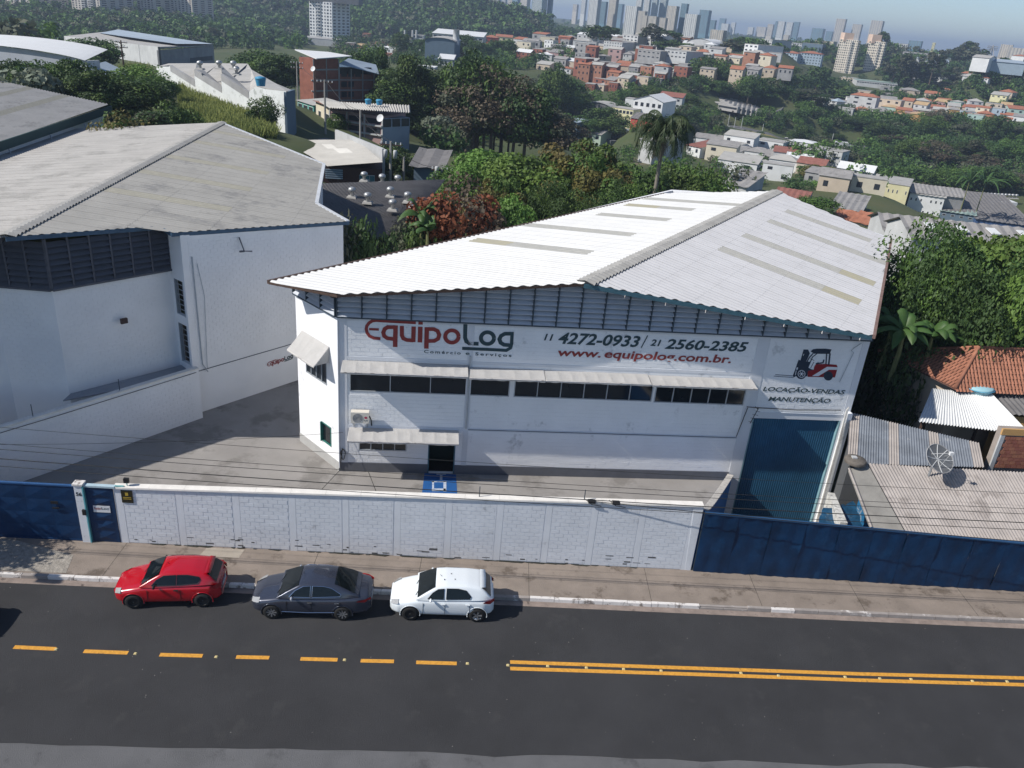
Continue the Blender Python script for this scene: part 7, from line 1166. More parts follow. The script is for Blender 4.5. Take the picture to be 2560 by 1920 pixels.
def barn():
    a = at(*ZA(-520, 640), 128); b = at(*ZA(740, 600), 122); zb = b.z; W = Wall((a.x, a.y), (b.x, b.y)); e = Thing('barn', W.p(W.L / 2, zb, -14), 'white barrel vaulted shed at the upper left with a shaded grey end wall', 'barn'); zt = at(*ZA(740, 520), 122).z; rise = at(*ZA(200, 410), 125).z - zt; k = 16; rows = [[], []]; D = 34
    pr_f = [(W.L / 2 - math.cos(math.pi * (0.12 + 0.76 * i / k)) / math.cos(math.pi * .12) * (W.L / 2 + .5), rise * (math.sin(math.pi * (0.12 + 0.76 * i / k)) - math.sin(math.pi * .12)) / (1 - math.sin(math.pi * .12))) for i in range(k + 1)]
    for s_, z in pr_f: rows[0].append(W.p(s_, zt + z, 0.5)); rows[1].append(W.p(s_ - 13, zt + z, -20))
    mb = MB(); mb.grid(rows); e.add(mb, 'roof', RC['white']); mb = MB(); mb.quad(*([W.p(s_, zt + z - .15, 0) for s_, z in pr_f][::-1] + [W.p(0, zb - 4, 0), W.p(W.L, zb - 4, 0)])); e.add(mb, 'end_wall', C3('shaded_barn_wall', (0.36, 0.38, 0.42))); mb = MB(); W.box(mb, W.L - .3, W.L, zb - 4, zt - .1, -3, -.2); e.add(mb, 'side_wall', BC['pale'])  # shade on the end wall is mixed into its grey
    mb = MB(); mb.hexa([W.p(W.L, zt - 1.0, 0), W.p(W.L + 5.2, zt - 2.2, 0), W.p(W.L, zt - 2.2, -9), W.p(W.L - 4, zt - 1, -9), W.p(W.L, zt - .8, 0), W.p(W.L + 5.2, zt - 2.05, 0), W.p(W.L, zt - 2.05, -9), W.p(W.L - 4, zt - .8, -9)]); e.add(mb, 'side_roof', RC['bluegrey']); mb = MB(); W.box(mb, W.L, W.L + 4.2, zb - 4, zt - 2.2, -2, -0.6); e.add(mb, 'annexe_wall', C3('blue_annexe', (0.16, 0.28, 0.45)))
barn()
def longb():
    c = at(*ZA(1380, 560), 205); l = at(*ZA(570, 440), 262); r = at(*ZA(1855, 535), 238); e = Thing('grey_hall', c, 'long pale panelled concrete hall with a sloping light roof at the upper left', 'hall'); zt = at(*ZA(1365, 405), 205).z; zl = at(*ZA(550, 312), 262).z; zr_ = at(*ZA(1840, 398), 238).z
    LWl = Wall((l.x, l.y), (c.x, c.y)); RWl = Wall((c.x, c.y), (r.x, r.y)); n = 6
    for i in range(n):
        a_ = LWl.L * i / n; b_ = LWl.L * (i + 1) / n - .25; za = zl + (zt - zl) * i / n; zb_ = zl + (zt - zl) * (i + 1) / n; g = MB(); g.hexa([LWl.p(a_, c.z - 5, 0), LWl.p(b_, c.z - 5, 0), LWl.p(b_, c.z - 5, -.4), LWl.p(a_, c.z - 5, -.4), LWl.p(a_, za, 0), LWl.p(b_, zb_, 0), LWl.p(b_, zb_, -.4), LWl.p(a_, za, -.4)]); e.add(g, 'concrete_panel', BC['pale'])
        g = MB(); LWl.box(g, b_, b_ + .25, c.z - 5, zb_, -.5, -.15); e.add(g, 'panel_joint', BC['darkgrey'])
    g = MB(); RWl.box(g, 0, RWl.L, c.z - 5, zr_, -.4, 0); e.add(g, 'end_wall', BC['grey']); g = MB(); RWl.box(g, RWl.L * .52, RWl.L * .96, c.z - .3, c.z + .8, 0, .05); e.add(g, 'dark_door', BC['darkgrey'])
    far = l + (r - c); g = MB(); g.quad((l.x, l.y, zl), (c.x, c.y, zt), (r.x, r.y, zr_ + .3), (far.x, far.y, zl + 1.2)); g.quad((c.x, c.y, zt - .3), (r.x, r.y, zr_), (r.x, r.y, zr_ + .3), (c.x, c.y, zt)); e.add(g, 'roof', RC['slab'])
    m1 = at(*ZA(915, 302), 262); g = MB(); p0 = l.lerp(far, .45); g.quad((p0.x + 3, p0.y, zl + .9), (c.x + (r.x - c.x) * .3, c.y + (r.y - c.y) * .3, zt + .4), (r.x, r.y, zr_ + .55), (far.x, far.y, zl + 1.5)); e.add(g, 'light_roof_sheet', RC['bluegrey'])
longb()
def saw():
    l = at(*ZA(1350, 640), 134); r = at(*ZB(275, 1190), 105); zl = at(*ZA(1350, 575), 134).z; zr_ = at(*ZB(260, 790), 105).z; W = Wall((l.x, l.y), (r.x, r.y)); e = Thing('sawtooth_factory', W.p(W.L / 2, r.z), 'long white walled factory with a stepped sawtooth roof on the grassy bank', 'factory')
    tops = [(0, W.dp(ZA(1350, 572)[0] / S, ZA(1350, 572)[1] / S)[1])]
    def q(x, y): return W.px(*ZA(x, y))
    prof = [q(1350, 575), q(1460, 575), q(1470, 562), q(1683, 695), q(1680, 600), q(1915, 745), q(1910, 640), q(2150, 795), W.px(*ZB(0, 745)), W.px(*ZB(85, 770)), W.px(*ZB(262, 790))]
    g = MB(); g.quad(*([W.p(W.L, r.z - 3), W.p(0, r.z - 3)] + [W.p(max(0, min(W.L, s_)), z) for s_, z in prof])); e.add(g, 'long_wall', C3('stained_white_wall', (0.60, 0.62, 0.61), var=0.1, dirt=((0.36, 0.38, 0.36), 0.7, 0.55)))
    q2 = at(*ZB(350, 1150), 109); g = MB(); We = Wall((r.x, r.y), (q2.x, q2.y)); We.box(g, 0, We.L, r.z - 3, zr_ - .1, -.3, 0); e.add(g, 'end_wall', BC['slate'])
    bk = [at(*ZA(1455, 548), 152), at(*ZA(1700, 546), 150), at(*ZA(1900, 546), 148), at(*ZA(2140, 550), 144), at(*ZB(-40, 600), 138), at(*ZB(170, 720), 120), at(*ZB(335, 788), 113)]
    def fr(p): return W.p(max(0, min(W.L, p[0])), p[1], -.15)
    for i, (p0, p1) in enumerate(((prof[2], prof[3]), (prof[4], prof[5]), (prof[6], prof[7]))):
        g = MB(); g.hexa([W.p(p0[0], p0[1] - .9, 0.02), W.p(p1[0], p1[1] - .9, 0.02), W.p(p1[0], p1[1] - .9, -.25), W.p(p0[0], p0[1] - .9, -.25), W.p(p0[0], p0[1], 0.05), W.p(p1[0], p1[1], 0.05), W.p(p1[0], p1[1], -.3), W.p(p0[0], p0[1], -.3)]); e.add(g, 'roof_edge', BC['grey'])
        g = MB(); g.quad(fr(p0), fr(p1), fr(prof[3 + 2 * i]) .lerp(bk[i + 2], .02), bk[i + 2] if i < 2 else bk[4], bk[i + 1] if i < 2 else bk[3], bk[i]); e.add(g, 'roof', RC['light'])
    g = MB(); g.quad(fr(prof[0]), fr(prof[2]), bk[0]); g.quad(fr(prof[7]), fr(prof[8]), fr(prof[9]), fr(prof[10]), bk[6], bk[5], bk[4]); e.add(g, 'roof', RC['light'])
    return e
saw()
TURB = mat('turbine_metal', (0.40, 0.41, 0.41), 0.4, 0.15, 4, metal=0.5)
tm = MB(); tm.lathe([(.16, 0), (.16, .35), (.2, .38), (.33, .5), (.36, .62), (.3, .78), (.14, .86), (.001, .88)], n=14); tmesh = tm.mesh('turbine_head', TURB, True); tb = MB(); tb.hexa([(-.45, -.45, -.1), (.45, -.45, -.1), (.45, .45, -.1), (-.45, .45, -.1), (-.38, -.38, .05), (.38, -.38, .05), (.38, .38, .05), (-.38, .38, .05)]); tbm = tb.mesh('flashing', RC['light'])
def turbine(p, s_, lab, group): e = empty('roof_ventilator', p, 0, lab, 'roof ventilator', group); link('turbine_head', tmesh, e).scale = (s_,) * 3; link('flashing', tbm, e).scale = (s_,) * 3
for i, ((x, y), lab) in enumerate((((1730, 575), 'first'), ((1895, 572), 'second'), ((2018, 575), 'third'), ((2045, 622), 'fourth, nearer'))): p = at(*ZA(x, y + 18), 122); turbine(p, 1.25, lab + ' turbine ventilator from left on the light sawtooth factory roof', 'ventilators on the sawtooth factory')
def tank(px, py, Y, r, h, lab, m=None, cat='water tank', group=None):
    p = at(px, py, Y); e = Thing('water_tank', p, lab, cat, group); mb = MB(); mb.lathe([(r * .8, 0), (r * .95, h * .6), (r, h * .75), (r * 1.03, h * .78), (r * .9, h * .92), (r * .3, h), (.001, h * 1.02)], p, 14); e.add(mb, 'tank_body', m or C3('tank_blue', (0.05, 0.25, 0.42), rough=0.5), True); mb = MB(); mb.lathe([(r * 1.04, h * .74), (r * 1.08, h * .77), (r * 1.04, h * .8)], p, 14); e.add(mb, 'tank_rim', C3('tank_rim_blue', (0.10, 0.36, 0.52)), True)
tank(*ZB(42, 742), 104, .65, 1.1, 'blue water tank on the end of the sawtooth factory roof')
# --- brick building and its neighbours
def brick_building():
    a = at(*ZB(395, 845), 168); c = at(*ZB(500, 878), 160); d = at(*ZB(722, 878), 166); z0 = c.z; zt = at(*ZB(490, 508), 160).z; e = Thing('brick_building', c, 'unfinished red brick building of four storeys with exposed concrete frame', 'building')
    Wl = Wall((a.x, a.y), (c.x, c.y)); Wr = Wall((c.x, c.y), (d.x, d.y)); H = zt - z0; fl = H / 4
    g = MB(); Wr.box(g, 0.01, Wr.L, z0 - 6, zt, -3.6, -0.0); e.add(g, 'shell', BC['brick'])
    g = MB(); Wl.box(g, 0, Wl.L, z0 - 6, z0 + fl * 3, -0.5, 0.02); e.add(g, 'street_wall', BC['brick2'])  # orange brick holds the sunlight of this face, the darker shell its shade
    gg = BC['grey']
    for k in range(1, 4): g = MB(); Wr.box(g, 0, Wr.L, z0 + fl * k - .15, z0 + fl * k + .12, 0, .05); e.add(g, 'concrete_beam', gg); g = MB(); Wl.box(g, 0, Wl.L, z0 + fl * k - .12, z0 + fl * k + .1, 0.02, .3); e.add(g, 'concrete_beam', gg)
    for s_ in (0.1, Wr.L * .5, Wr.L - .15): g = MB(); Wr.box(g, s_ - .12, s_ + .12, z0 - 5, zt, 0.0, .06); e.add(g, 'concrete_column', gg)
    for k in range(4):
        for i in range(3): g = MB(); Wl.box(g, Wl.L * (i + .1) / 3, Wl.L * (i + .85) / 3, z0 + fl * k + fl * .42, z0 + fl * k + fl * .93, 0.0, .05); e.add(g, 'window_opening', WINM)
    o = .7; g = MB(); P_ = [Wl.p(-o, zt + .9, .9), Wr.p(0, zt + .15, .9), Wr.p(Wr.L + 3.0, zt + .6, .6), Wr.p(Wr.L + 1.5, zt + .9, -4)]; g.hexa([p + Vector((0, 0, -.15)) for p in P_] + P_); e.add(g, 'sheet_roof', RC['white'])
    f = at(*ZB(1018, 890), 172); Wx = Wall((d.x, d.y), (f.x, f.y)); z2 = zt - fl * .55
    g = MB(); Wx.box(g, 0.02, Wx.L, z0 - 7, z0 + fl * 2.55, -7, -.0); e.add(g, 'shell', BC['brick']); g = MB(); Wx.box(g, Wx.L * .02, Wx.L * .98, z0 + fl * 2.55, z0 + fl * 3.2, -7, -.6); e.add(g, 'dark_gallery', WINM)
    for k in range(0, 3):
        for i in ((0, 1) if k != 2 else (0, 1, 2)): g = MB(); Wx.box(g, Wx.L * (.05 + .2 * i), Wx.L * (.21 + .2 * i), z0 + fl * k + fl * .3, z0 + fl * k + fl * .85, 0.0, .04); e.add(g, 'window_opening', WINM)
        g = MB(); Wx.box(g, 0, Wx.L, z0 + fl * k - .12, z0 + fl * k + .1, 0, .05); e.add(g, 'concrete_beam', gg)
    for i in range(4): g = MB(); Wx.box(g, Wx.L * i / 3 - .12, Wx.L * i / 3 + .12, z0, z0 + fl * (3.2 - .12 * i), 0, .07); e.add(g, 'concrete_column', gg)
    p1 = at(*ZB(720, 548), 165); p2 = at(*ZB(1065, 640), 171); p3 = at(*ZB(860, 560), 178); g = MB(); P_ = [p1, p2, p2 + Vector((-2.2, 8, 1.2)), p1 + Vector((0, 8, .6))]; g.hexa([p + Vector((0, 0, -.12)) for p in P_] + P_); e.add(g, 'sheet_roof', RC['bluegrey'])
    g = MB(); Wr2 = Wall((f.x, f.y), (f.x + 1.8, f.y + 5)); Wr2.box(g, 0, 5, z0 - 6, z0 + fl * 2.7, -2, 0); e.add(g, 'shell', BC['brick'])
brick_building()
def low_houses():
    l = at(*ZB(640, 1190), 124); r = at(*ZB(1090, 1225), 121); r2 = at(*ZB(1322, 1285), 125); zt = at(*ZB(640, 945), 124).z; e = Thing('terraced_houses', r, 'row of faded pink two storey houses under a ribbed grey roof below the brick building', 'house'); W = Wall((l.x, l.y), (r.x, r.y)); W2 = Wall((r.x, r.y), (r2.x, r2.y)); z0 = r.z
    g = MB(); W.box(g, 0, W.L, z0 - 5, zt, -7, 0); e.add(g, 'wall', BC['pink']); g = MB(); W2.box(g, 0.02, W2.L, z0 - 6, zt - .3, -7, 0.02); e.add(g, 'blue_wall', C3('grey_blue_wall', (0.28, 0.33, 0.40)))  # right part of the row has a grey-blue wall
    hh = zt - z0
    for z in (z0 + hh * .30, z0 + hh * .68):
        for i in range(3): g = MB(); W.box(g, W.L * (i + .1) / 3, W.L * (i + .9) / 3, z, z + hh * .2, 0, .04); f = e.add(g, 'window', WINM)
    for i in range(3): g = MB(); W2.box(g, W2.L * (i + .08) / 3, W2.L * (i + .92) / 3, zt - 1.5, zt - .4, .02, .06); e.add(g, 'window', WINM)
    for z in (z0 + hh * .28, z0 + hh * .64): g = MB(); W.box(g, 0, W.L, z - .2, z, 0, .3); e.add(g, 'balcony_edge', BC['pale'])
    for i in range(4): g = MB(); W.box(g, W.L * i / 3 - .1, W.L * i / 3 + .1, z0, zt, 0.0, .08); e.add(g, 'column', BC['pale'])
    A_ = at(*ZB(545, 878), 129); B_ = at(*ZB(1330, 915), 128); C_ = at(*ZB(1335, 980), 121); D_ = at(*ZB(640, 938), 120); n = 34
    for i in range(n):
        t0, t1 = i / n, (i + .96) / n; a_ = A_.lerp(B_, t0); b_ = A_.lerp(B_, t1); c_ = D_.lerp(C_, t1); d_ = D_.lerp(C_, t0); g = MB(); rows = [[], []]
        for k in range(7): t = k / 6; h_ = Vector((0, 0, .16 * math.sin(math.pi * t))); rows[0].append(a_.lerp(b_, t) + h_); rows[1].append(d_.lerp(c_, t) + h_)
        g.grid(rows); e.add(g, 'roof_tile', RC['light'])
low_houses()
tank(*ZB(970, 902), 125, .5, .8, 'left blue water tank on the ribbed roof below the brick building', group='blue tanks on the ribbed roof'); tank(*ZB(1065, 906), 125, .5, .8, 'right blue water tank on the ribbed roof below the brick building', group='blue tanks on the ribbed roof')
def dish_small(px, py, Y, r, lab):
    p = at(px, py, Y); e = Thing('satellite_dish', p, lab, 'satellite dish'); mb = MB(); mb.lathe([(.001, 0), (r * .5, r * .05), (r, r * .22)], (0, 0, 0), 14); o = e.add(mb, 'reflector', BC['white'], True); o.matrix_parent_inverse = Matrix.Identity(4); o.rotation_euler = (math.radians(65), 0, -.4); mb = MB(); mb.tube([p, p + Vector((0, .4, -.3))], .04, 5); e.add(mb, 'arm', STEEL)
dish_small(*ZB(1075, 1022), 119.5, .55, 'white satellite dish on the pink houses below the brick building'); dish_small(*ZB(494, 596), 159, .5, 'white satellite dish on the corner of the brick building')
bld('small teal green shop at the foot of the brick building', 'shop', (*ZB(362, 935), 141), (*ZB(500, 1000), 136), 5, ('px', ZB(360, 872)[1]), 'teal', 'shed', 'light', .4, .3, (1, 3, .7, .6, .2))
bld('small cream house beside the steep street below the brick building', 'house', (*ZB(520, 1020), 133), (*ZB(655, 1105), 127), 5, ('px', ZB(520, 905)[1]), 'cream', 'shed', 'oldred', -.5, .5, (1, 2, .3, .4, .3), cat='house')
def street_up():
    pts = [(*ZB(360, 940), 150), (*ZB(470, 1040), 135), (*ZB(600, 1130), 124), (*ZB(700, 1200), 112)]; pts2 = [(*ZB(350, 1000), 140), (*ZB(350, 1130), 120), (*ZB(450, 1200), 108), (*ZB(600, 1230), 100)]; g = MB(); g.grid([[at(*p) for p in pts], [at(*p) for p in pts2]]); g.build('steep_street', ASPH2, kind='structure')
street_up()
rwall = Thing('retaining_wall', at(*ZB(880, 1250), 96), 'grey concrete retaining wall stepping down behind the light roofed brown building', 'wall')
g = MB(); w0 = at(*ZB(682, 1120), 104); w1 = at(*ZB(1092, 1285), 86); w0b = at(*ZB(682, 1205), 104); Wq = Wall((w0.x, w0.y), (w1.x, w1.y)); g.hexa([Wq.p(0, 1, 0), Wq.p(Wq.L, 1, 0), Wq.p(Wq.L, 1, -.3), Wq.p(0, 1, -.3), Wq.p(0, w0.z, 0), Wq.p(Wq.L, w1.z, 0), Wq.p(Wq.L, w1.z, -.3), Wq.p(0, w0.z, -.3)]); rwall.add(g, 'wall_body', BC['pale'])
def brownb():
    FL = at(*ZB(610, 1432), 80); FRr = at(*ZB(1092, 1397), 81); BR = at(*ZB(862, 1205), 98); BLl = at(*ZB(230, 1212), 94); e = Thing('brown_building', Vector((FL.x, FL.y, 2)), 'dark brown building with a light stained sheet roof behind the grey roofed warehouse', 'building'); W = Wall((FL.x, FL.y + .5), (FRr.x, FRr.y + .5)); g = MB(); W.box(g, -2, W.L - .1, 1, FL.z - .15, -10, 0); e.add(g, 'wall', BC['dark'])
    u = 5
    for i in range(u):
        for j in range(14):
            t0, t1 = i / u, (i + 1) / u; q0, q1 = j / 14, (j + 1) / 14
            def PP(t, q): return BLl.lerp(BR, q).lerp(FL.lerp(FRr, q), t)
            g = MB(); corrquad(g, PP(t0, q0), PP(t0, q1), PP(t1 + .01, q1) + Vector((0, 0, -.02)), PP(t1 + .01, q0) + Vector((0, 0, -.02)), 6, .025); m = RC['light'] if (i, j) not in ((1, 6), (2, 7), (2, 8), (2, 9), (1, 7)) else C3('clean_sheet', (0.50, 0.49, 0.46)); e.add(g, 'roof_sheet', m)
    g = MB(); s0, z0 = W.px(*ZB(600, 1535)); s1, z1 = W.px(*ZB(750, 1470))
    for k in range(5): z = z0 + (z1 - z0) * k / 4; g = MB(); W.box(g, s0, s1, z - .05, z + .05, 0.02, .1); e.add(g, 'louvre_slat', BC['blue'])
    g = MB(); W.box(g, s0, s1, z0, z1, 0.0, .02); e.add(g, 'window', BC['slate']); s0, z0 = W.px(*ZB(893, 1590)); s1, z1 = W.px(*ZB(1025, 1515)); g = MB(); W.box(g, s0, s1, z0, z1, 0, .06); f = e.add(g, 'window', ALU)
    for k in range(3): g = MB(); W.box(g, s0 + (s1 - s0) * (k + .06) / 3, s0 + (s1 - s0) * (k + .94) / 3, z0 + .08, z1 - .08, .06, .08); q = g.build('pane', C3('teal_pane', (0.05, 0.16, 0.20), rough=0.2), None); q.parent = f
brownb()
def ventroof():
    e = Thing('vented_shed', Vector((-12, 58, 1)), 'low shed with a dark corrugated roof full of turbine ventilators', 'shed'); r1 = at(*ZF(1560, -20), 66); r0 = at(*ZF(590, -60), 68); f1 = at(*ZF(1330, 290), 56.5); f0 = at(*ZF(1100, 398), 53.5); fL = at(*ZF(640, 60), 62); fl2 = at(*ZF(560, 250), 56)
    z = 5.9; P = lambda x, y: gz(*ZF(x, y), z)
    BLp = gz(*ZF(420, -70), z + .7); BRp = gz(*ZF(1640, -110), z + .7); FRp = gz(*ZF(1335, 285), z - .2); FLp = gz(*ZF(1105, 400), z - .5); LLp = gz(*ZF(330, 330), z - .5)
    rid0 = gz(*ZF(480, -130), z + 1.0); n = 13
    for i in range(n):
        for j in range(4):
            def PP(a, b): top = BLp.lerp(BRp, a); bot = LLp.lerp(FLp, min(1, a / .75)) if a < .75 else FLp.lerp(FRp, (a - .75) / .25); return top.lerp(bot, b)
            g = MB(); corrquad(g, PP(i / n, j / 4), PP((i + 1) / n, j / 4), PP((i + 1) / n, (j + 1) / 4) + Vector((0, 0, .0)), PP(i / n, (j + 1) / 4), 8, .03); e.add(g, 'roof_sheet', RC['dark'])
    g = MB(); g.prism([(LLp.x, LLp.y + .5), (FLp.x - .3, FLp.y + .4), (FRp.x - .3, FRp.y + .6), (BRp.x - .5, BRp.y - .5), (BLp.x, BLp.y - .5)], -1, 4.9); e.add(g, 'wall', C3('mossy_wall', (0.16, 0.19, 0.16)))
    vv = [(830, 40), (965, 88), (1160, 35), (1310, 82), (1180, 150), (1350, 200), (935, -100), (1090, -80), (1225, -70)]
    for i, (x, y) in enumerate(vv):
        p = gz(*ZF(x, y), z + .35); turbine(p, .92, ['leftmost', 'second lowest left', 'upper middle', 'right middle', 'nearest front', 'half hidden front right', 'back left', 'back middle', 'back right'][i] + ' silver turbine ventilator on the dark corrugated roof', 'ventilators on the dark roof')
ventroof()
g = MB(); Wb = Wall(gz(*ZF(740, 395), 4.5).xy, gz(*ZF(1130, 545), 4.0).xy); Wb.box(g, -1, Wb.L + 4, -1, 4.3, -.2, 0); e = Thing('rear_boundary_wall', Wb.p(2, 0), 'blue grey shaded wall behind the gap between the two warehouses', 'wall'); e.add(g, 'wall_body', BC['pale'])
bld('small low grey roofed shed beside the utility pole behind the vented roof', 'shed', (*ZB(1360, 1600), 88), (*ZB(1590, 1640), 88), 7, 2.2, 'slate', 'shed', 'dark', .8, .5, sheets=1, cat='shed', base=2)
# --- utility poles
def pole(px, py, pyt, Y, lab, arms=1, trafo=0, cat='utility pole', m=None):
    b_ = at(px, py, Y); t = at(px, pyt, Y); e = Thing('utility_pole', b_, lab, cat); H = t.z - b_.z; g = MB(); g.tube([b_ + Vector((0, 0, -2)), b_ + Vector((0, 0, H))], [.17, .11], 7); e.add(g, 'pole', m or CONC)
    for k in range(arms): g = MB(); z = b_.z + H - .35 - k * .8; g.box(b_.x - 1.1, b_.x + 1.1, b_.y - .05, b_.y + .05, z - .06, z + .06); e.add(g, 'crossarm', WOOD); g = MB(); [g.box(b_.x + d - .05, b_.x + d + .05, b_.y - .05, b_.y + .05, z + .06, z + .28) for d in (-1, -.5, .5, 1)]; e.add(g, 'insulators', BC['white'], kind='stuff')
    for k in range(trafo): g = MB(); g.lathe([(.001, 0), (.2, 0), (.21, .7), (.17, .8), (.001, .82)], (b_.x + (-.5 if k == 0 else .5), b_.y - .2, b_.z + H * .62), 10); e.add(g, 'transformer', BC['pale'], True)
    return t
P1 = pole(*ZB(600, 1110), ZB(0, 690)[1], 112, 'tall utility pole by the cream house on the steep street', 1); P2 = pole(*ZB(902, 1195), ZB(0, 950)[1], 105, 'utility pole in front of the pink terraced houses', 0); P3 = pole(*ZB(1160, 1590), ZB(0, 1220)[1], 84, 'utility pole with two transformers right of the brown building', 1, 2); P4 = pole(*ZB(1275, 1560), ZB(0, 1355)[1], 90, 'plain utility pole between the two transformer poles', 0); P5 = pole(*ZB(1602, 1620), ZB(0, 1440)[1], 82, 'utility pole with crossarms and a transformer near the red leaved tree', 2, 1); P6 = pole(*ZB(362, 858), ZB(0, 530)[1], 150, 'utility pole beside the left corner of the brick building', 2); P7 = pole(*ZA(1070, 580), ZA(0, 350)[1], 150, 'dark wooden utility pole before the long grey panelled hall', 2, 0, m=WOOD)
for i, (a, b) in enumerate(((P1, P3), (P3, P5), (P6, P1), (P2, P4), (P3, P4), (P1, P2))):
    for d in (0,): pts, r = sagline(a, b, .8, .025); g = MB(); g.tube(pts, r, 3, caps=False); tag(g.build('power_line', CABLE), ['line from the steep street pole to the transformer pole', 'line between the two transformer poles', 'line from the brick building pole down the steep street', 'line from the pink houses pole to the plain pole', 'short line between transformer pole and plain pole', 'line between the two poles by the pink houses'][i] + ', thin and black', 'power line', 'power lines behind the warehouses')
# --- towers
def tower(px0, px1, pyb, pyt, Y, label, wall='white', n=(16, 6), kind='grid', crown=0, dk=None, rot=0.35, depth=None, sidecol=None, group='apartment towers', bal=None):
    a = at(px0, pyb, Y); b = at(px1, pyb, Y); Wd = (b - a).length; t = at(px0, pyt, Y); H = t.z - a.z; z0 = a.z - (12 if Y < 1000 else 60); e = Thing('apartment_tower', (a + b) / 2, label, 'tower', group); c = (a + b) / 2; f = .68; L = Wd * f / math.cos(rot); D = Wd * (1 - f) / math.sin(rot) if rot > 0.05 else Wd
    if depth: D = depth
    W = Wall((a.x, a.y), (a.x + L * math.cos(rot), a.y - L * math.sin(rot))) if False else Wall((a.x, a.y), (a.x + L * math.cos(rot), a.y - L * math.sin(rot)))
    Ws = Wall(W.p(W.L, 0).xy, (W.p(W.L, 0) + Vector((Wd * (1 - f), D * .7, 0))).xy); g = MB(); P_ = [W.p(0, 0), W.p(W.L, 0), Ws.p(Ws.L, 0), W.p(0, 0) + (Ws.p(Ws.L, 0) - W.p(W.L, 0))]; zt = a.z + H; g.prism([(p.x, p.y) for p in P_], z0, zt); e.add(g, 'facade', BC[wall] if isinstance(wall, str) else wall)
    rows, cols = n; st = MB(); fh = H / rows
    for r in range(rows):
        zz0 = a.z + fh * (r + .3); zz1 = a.z + fh * (r + .78)
        if kind == 'band': W.box(st, W.L * .04, W.L * .96, zz0, zz1, 0, .15); Ws.box(st, Ws.L * .05, Ws.L * .95, zz0, zz1, 0, .15); continue
        for k in range(cols): w_ = .36 if k % 3 else .56; W.box(st, W.L * (k + .5 - w_ / 2) / cols, W.L * (k + .5 + w_ / 2) / cols, zz0, zz1, 0, .15)
        for k in range(max(2, cols // 2)): nk = max(2, cols // 2); Ws.box(st, Ws.L * (k + .25) / nk, Ws.L * (k + .75) / nk, zz0, zz1, 0, .15)
    e.add(st, 'windows', dk or WINM, kind='stuff')
    if bal:                                           # balcony stacks and recessed stripes
        for s0, s1 in bal:
            st = MB()
            for r in range(rows): W.box(st, W.L * s0, W.L * s1, a.z + fh * r, a.z + fh * (r + .3), .1, 1.3)
            e.add(st, 'balconies', BC['pale'], kind='stuff')
    for k in range(crown): g = MB(); s0 = W.L * (.15 + .4 * k); W.box(g, s0, s0 + W.L * .32, zt, zt + H * .05 + 2, -D * .6, -.5); e.add(g, 'roof_structure', BC[wall] if isinstance(wall, str) else wall)
    return e
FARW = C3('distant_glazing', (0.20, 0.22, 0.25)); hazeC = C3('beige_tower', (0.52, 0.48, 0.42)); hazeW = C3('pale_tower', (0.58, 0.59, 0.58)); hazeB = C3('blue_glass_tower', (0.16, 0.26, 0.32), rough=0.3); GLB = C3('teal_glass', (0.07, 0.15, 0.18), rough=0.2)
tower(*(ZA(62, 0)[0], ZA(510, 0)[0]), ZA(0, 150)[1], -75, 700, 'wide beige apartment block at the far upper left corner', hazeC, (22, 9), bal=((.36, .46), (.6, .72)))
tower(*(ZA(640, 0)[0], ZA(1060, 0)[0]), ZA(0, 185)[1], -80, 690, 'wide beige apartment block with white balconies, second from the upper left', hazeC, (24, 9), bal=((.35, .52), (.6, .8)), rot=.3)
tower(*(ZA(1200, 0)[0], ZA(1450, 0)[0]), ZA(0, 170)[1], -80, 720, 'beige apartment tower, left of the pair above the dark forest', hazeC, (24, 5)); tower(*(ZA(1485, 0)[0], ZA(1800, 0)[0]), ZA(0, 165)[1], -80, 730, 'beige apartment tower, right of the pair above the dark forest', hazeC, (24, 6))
def podium():
    l = at(*ZA(-20, 190), 660); r = at(*ZA(930, 215), 640); e = Thing('podium_building', r, 'long low white podium with open bays at the foot of the far left towers', 'building'); W = Wall((l.x, l.y), (r.x, r.y)); zt = at(*ZA(-20, 150), 660).z; g = MB(); W.box(g, 0, W.L, l.z - 8, zt - 3.6, -8, 0); W.box(g, 0, W.L, zt - .9, zt, -8, .3); e.add(g, 'slabs', BC['pale'])
    for i in range(15): g = MB(); W.box(g, W.L * i / 14 - .6, W.L * i / 14 + .6, zt - 3.6, zt - .9, -1, 0); e.add(g, 'column', BC['pale'])
podium()
def whitetower():
    e = tower(ZB(468, 0)[0], ZB(775, 0)[0], ZB(0, 415)[1], ZB(0, 5)[1], 746, 'tall white apartment tower with a dark window column and shaded side', 'white', (15, 8), rot=.3, group=None, crown=0, bal=((.30, .52),))
    a = at(*ZB(465, 8), 745); g = MB(); g.box(a.x - 1, a.x + 42, a.y - 3, a.y + 14, a.z, a.z + 5); e.add(g, 'roof_crown', BC['darkgrey'])
whitetower()
bld('low white podium hall at the foot of the tall white tower', 'building', (*ZB(360, 470), 640), (*ZB(690, 470), 640), 30, 12, 'pale', 'flat', 'slab', wins=None)
bt = [(1240, 1292, -5, 60), (1325, 1412, -5, 70), (1412, 1432, -5, 70), (1470, 1528, -5, 50), (1562, 1625, -10, 80), (1645, 1750, -20, 140), (1755, 1788, -10, 60), (1790, 1850, -20, 120), (1855, 1895, -20, 90), (1895, 1950, -10, 120), (1955, 2040, -20, 130), (2060, 2112, -15, 145), (2118, 2165, -10, 90), (2168, 2230, -10, 100)]
nm_ = ['beige', 'pale', 'grey', 'cream', 'bluish']
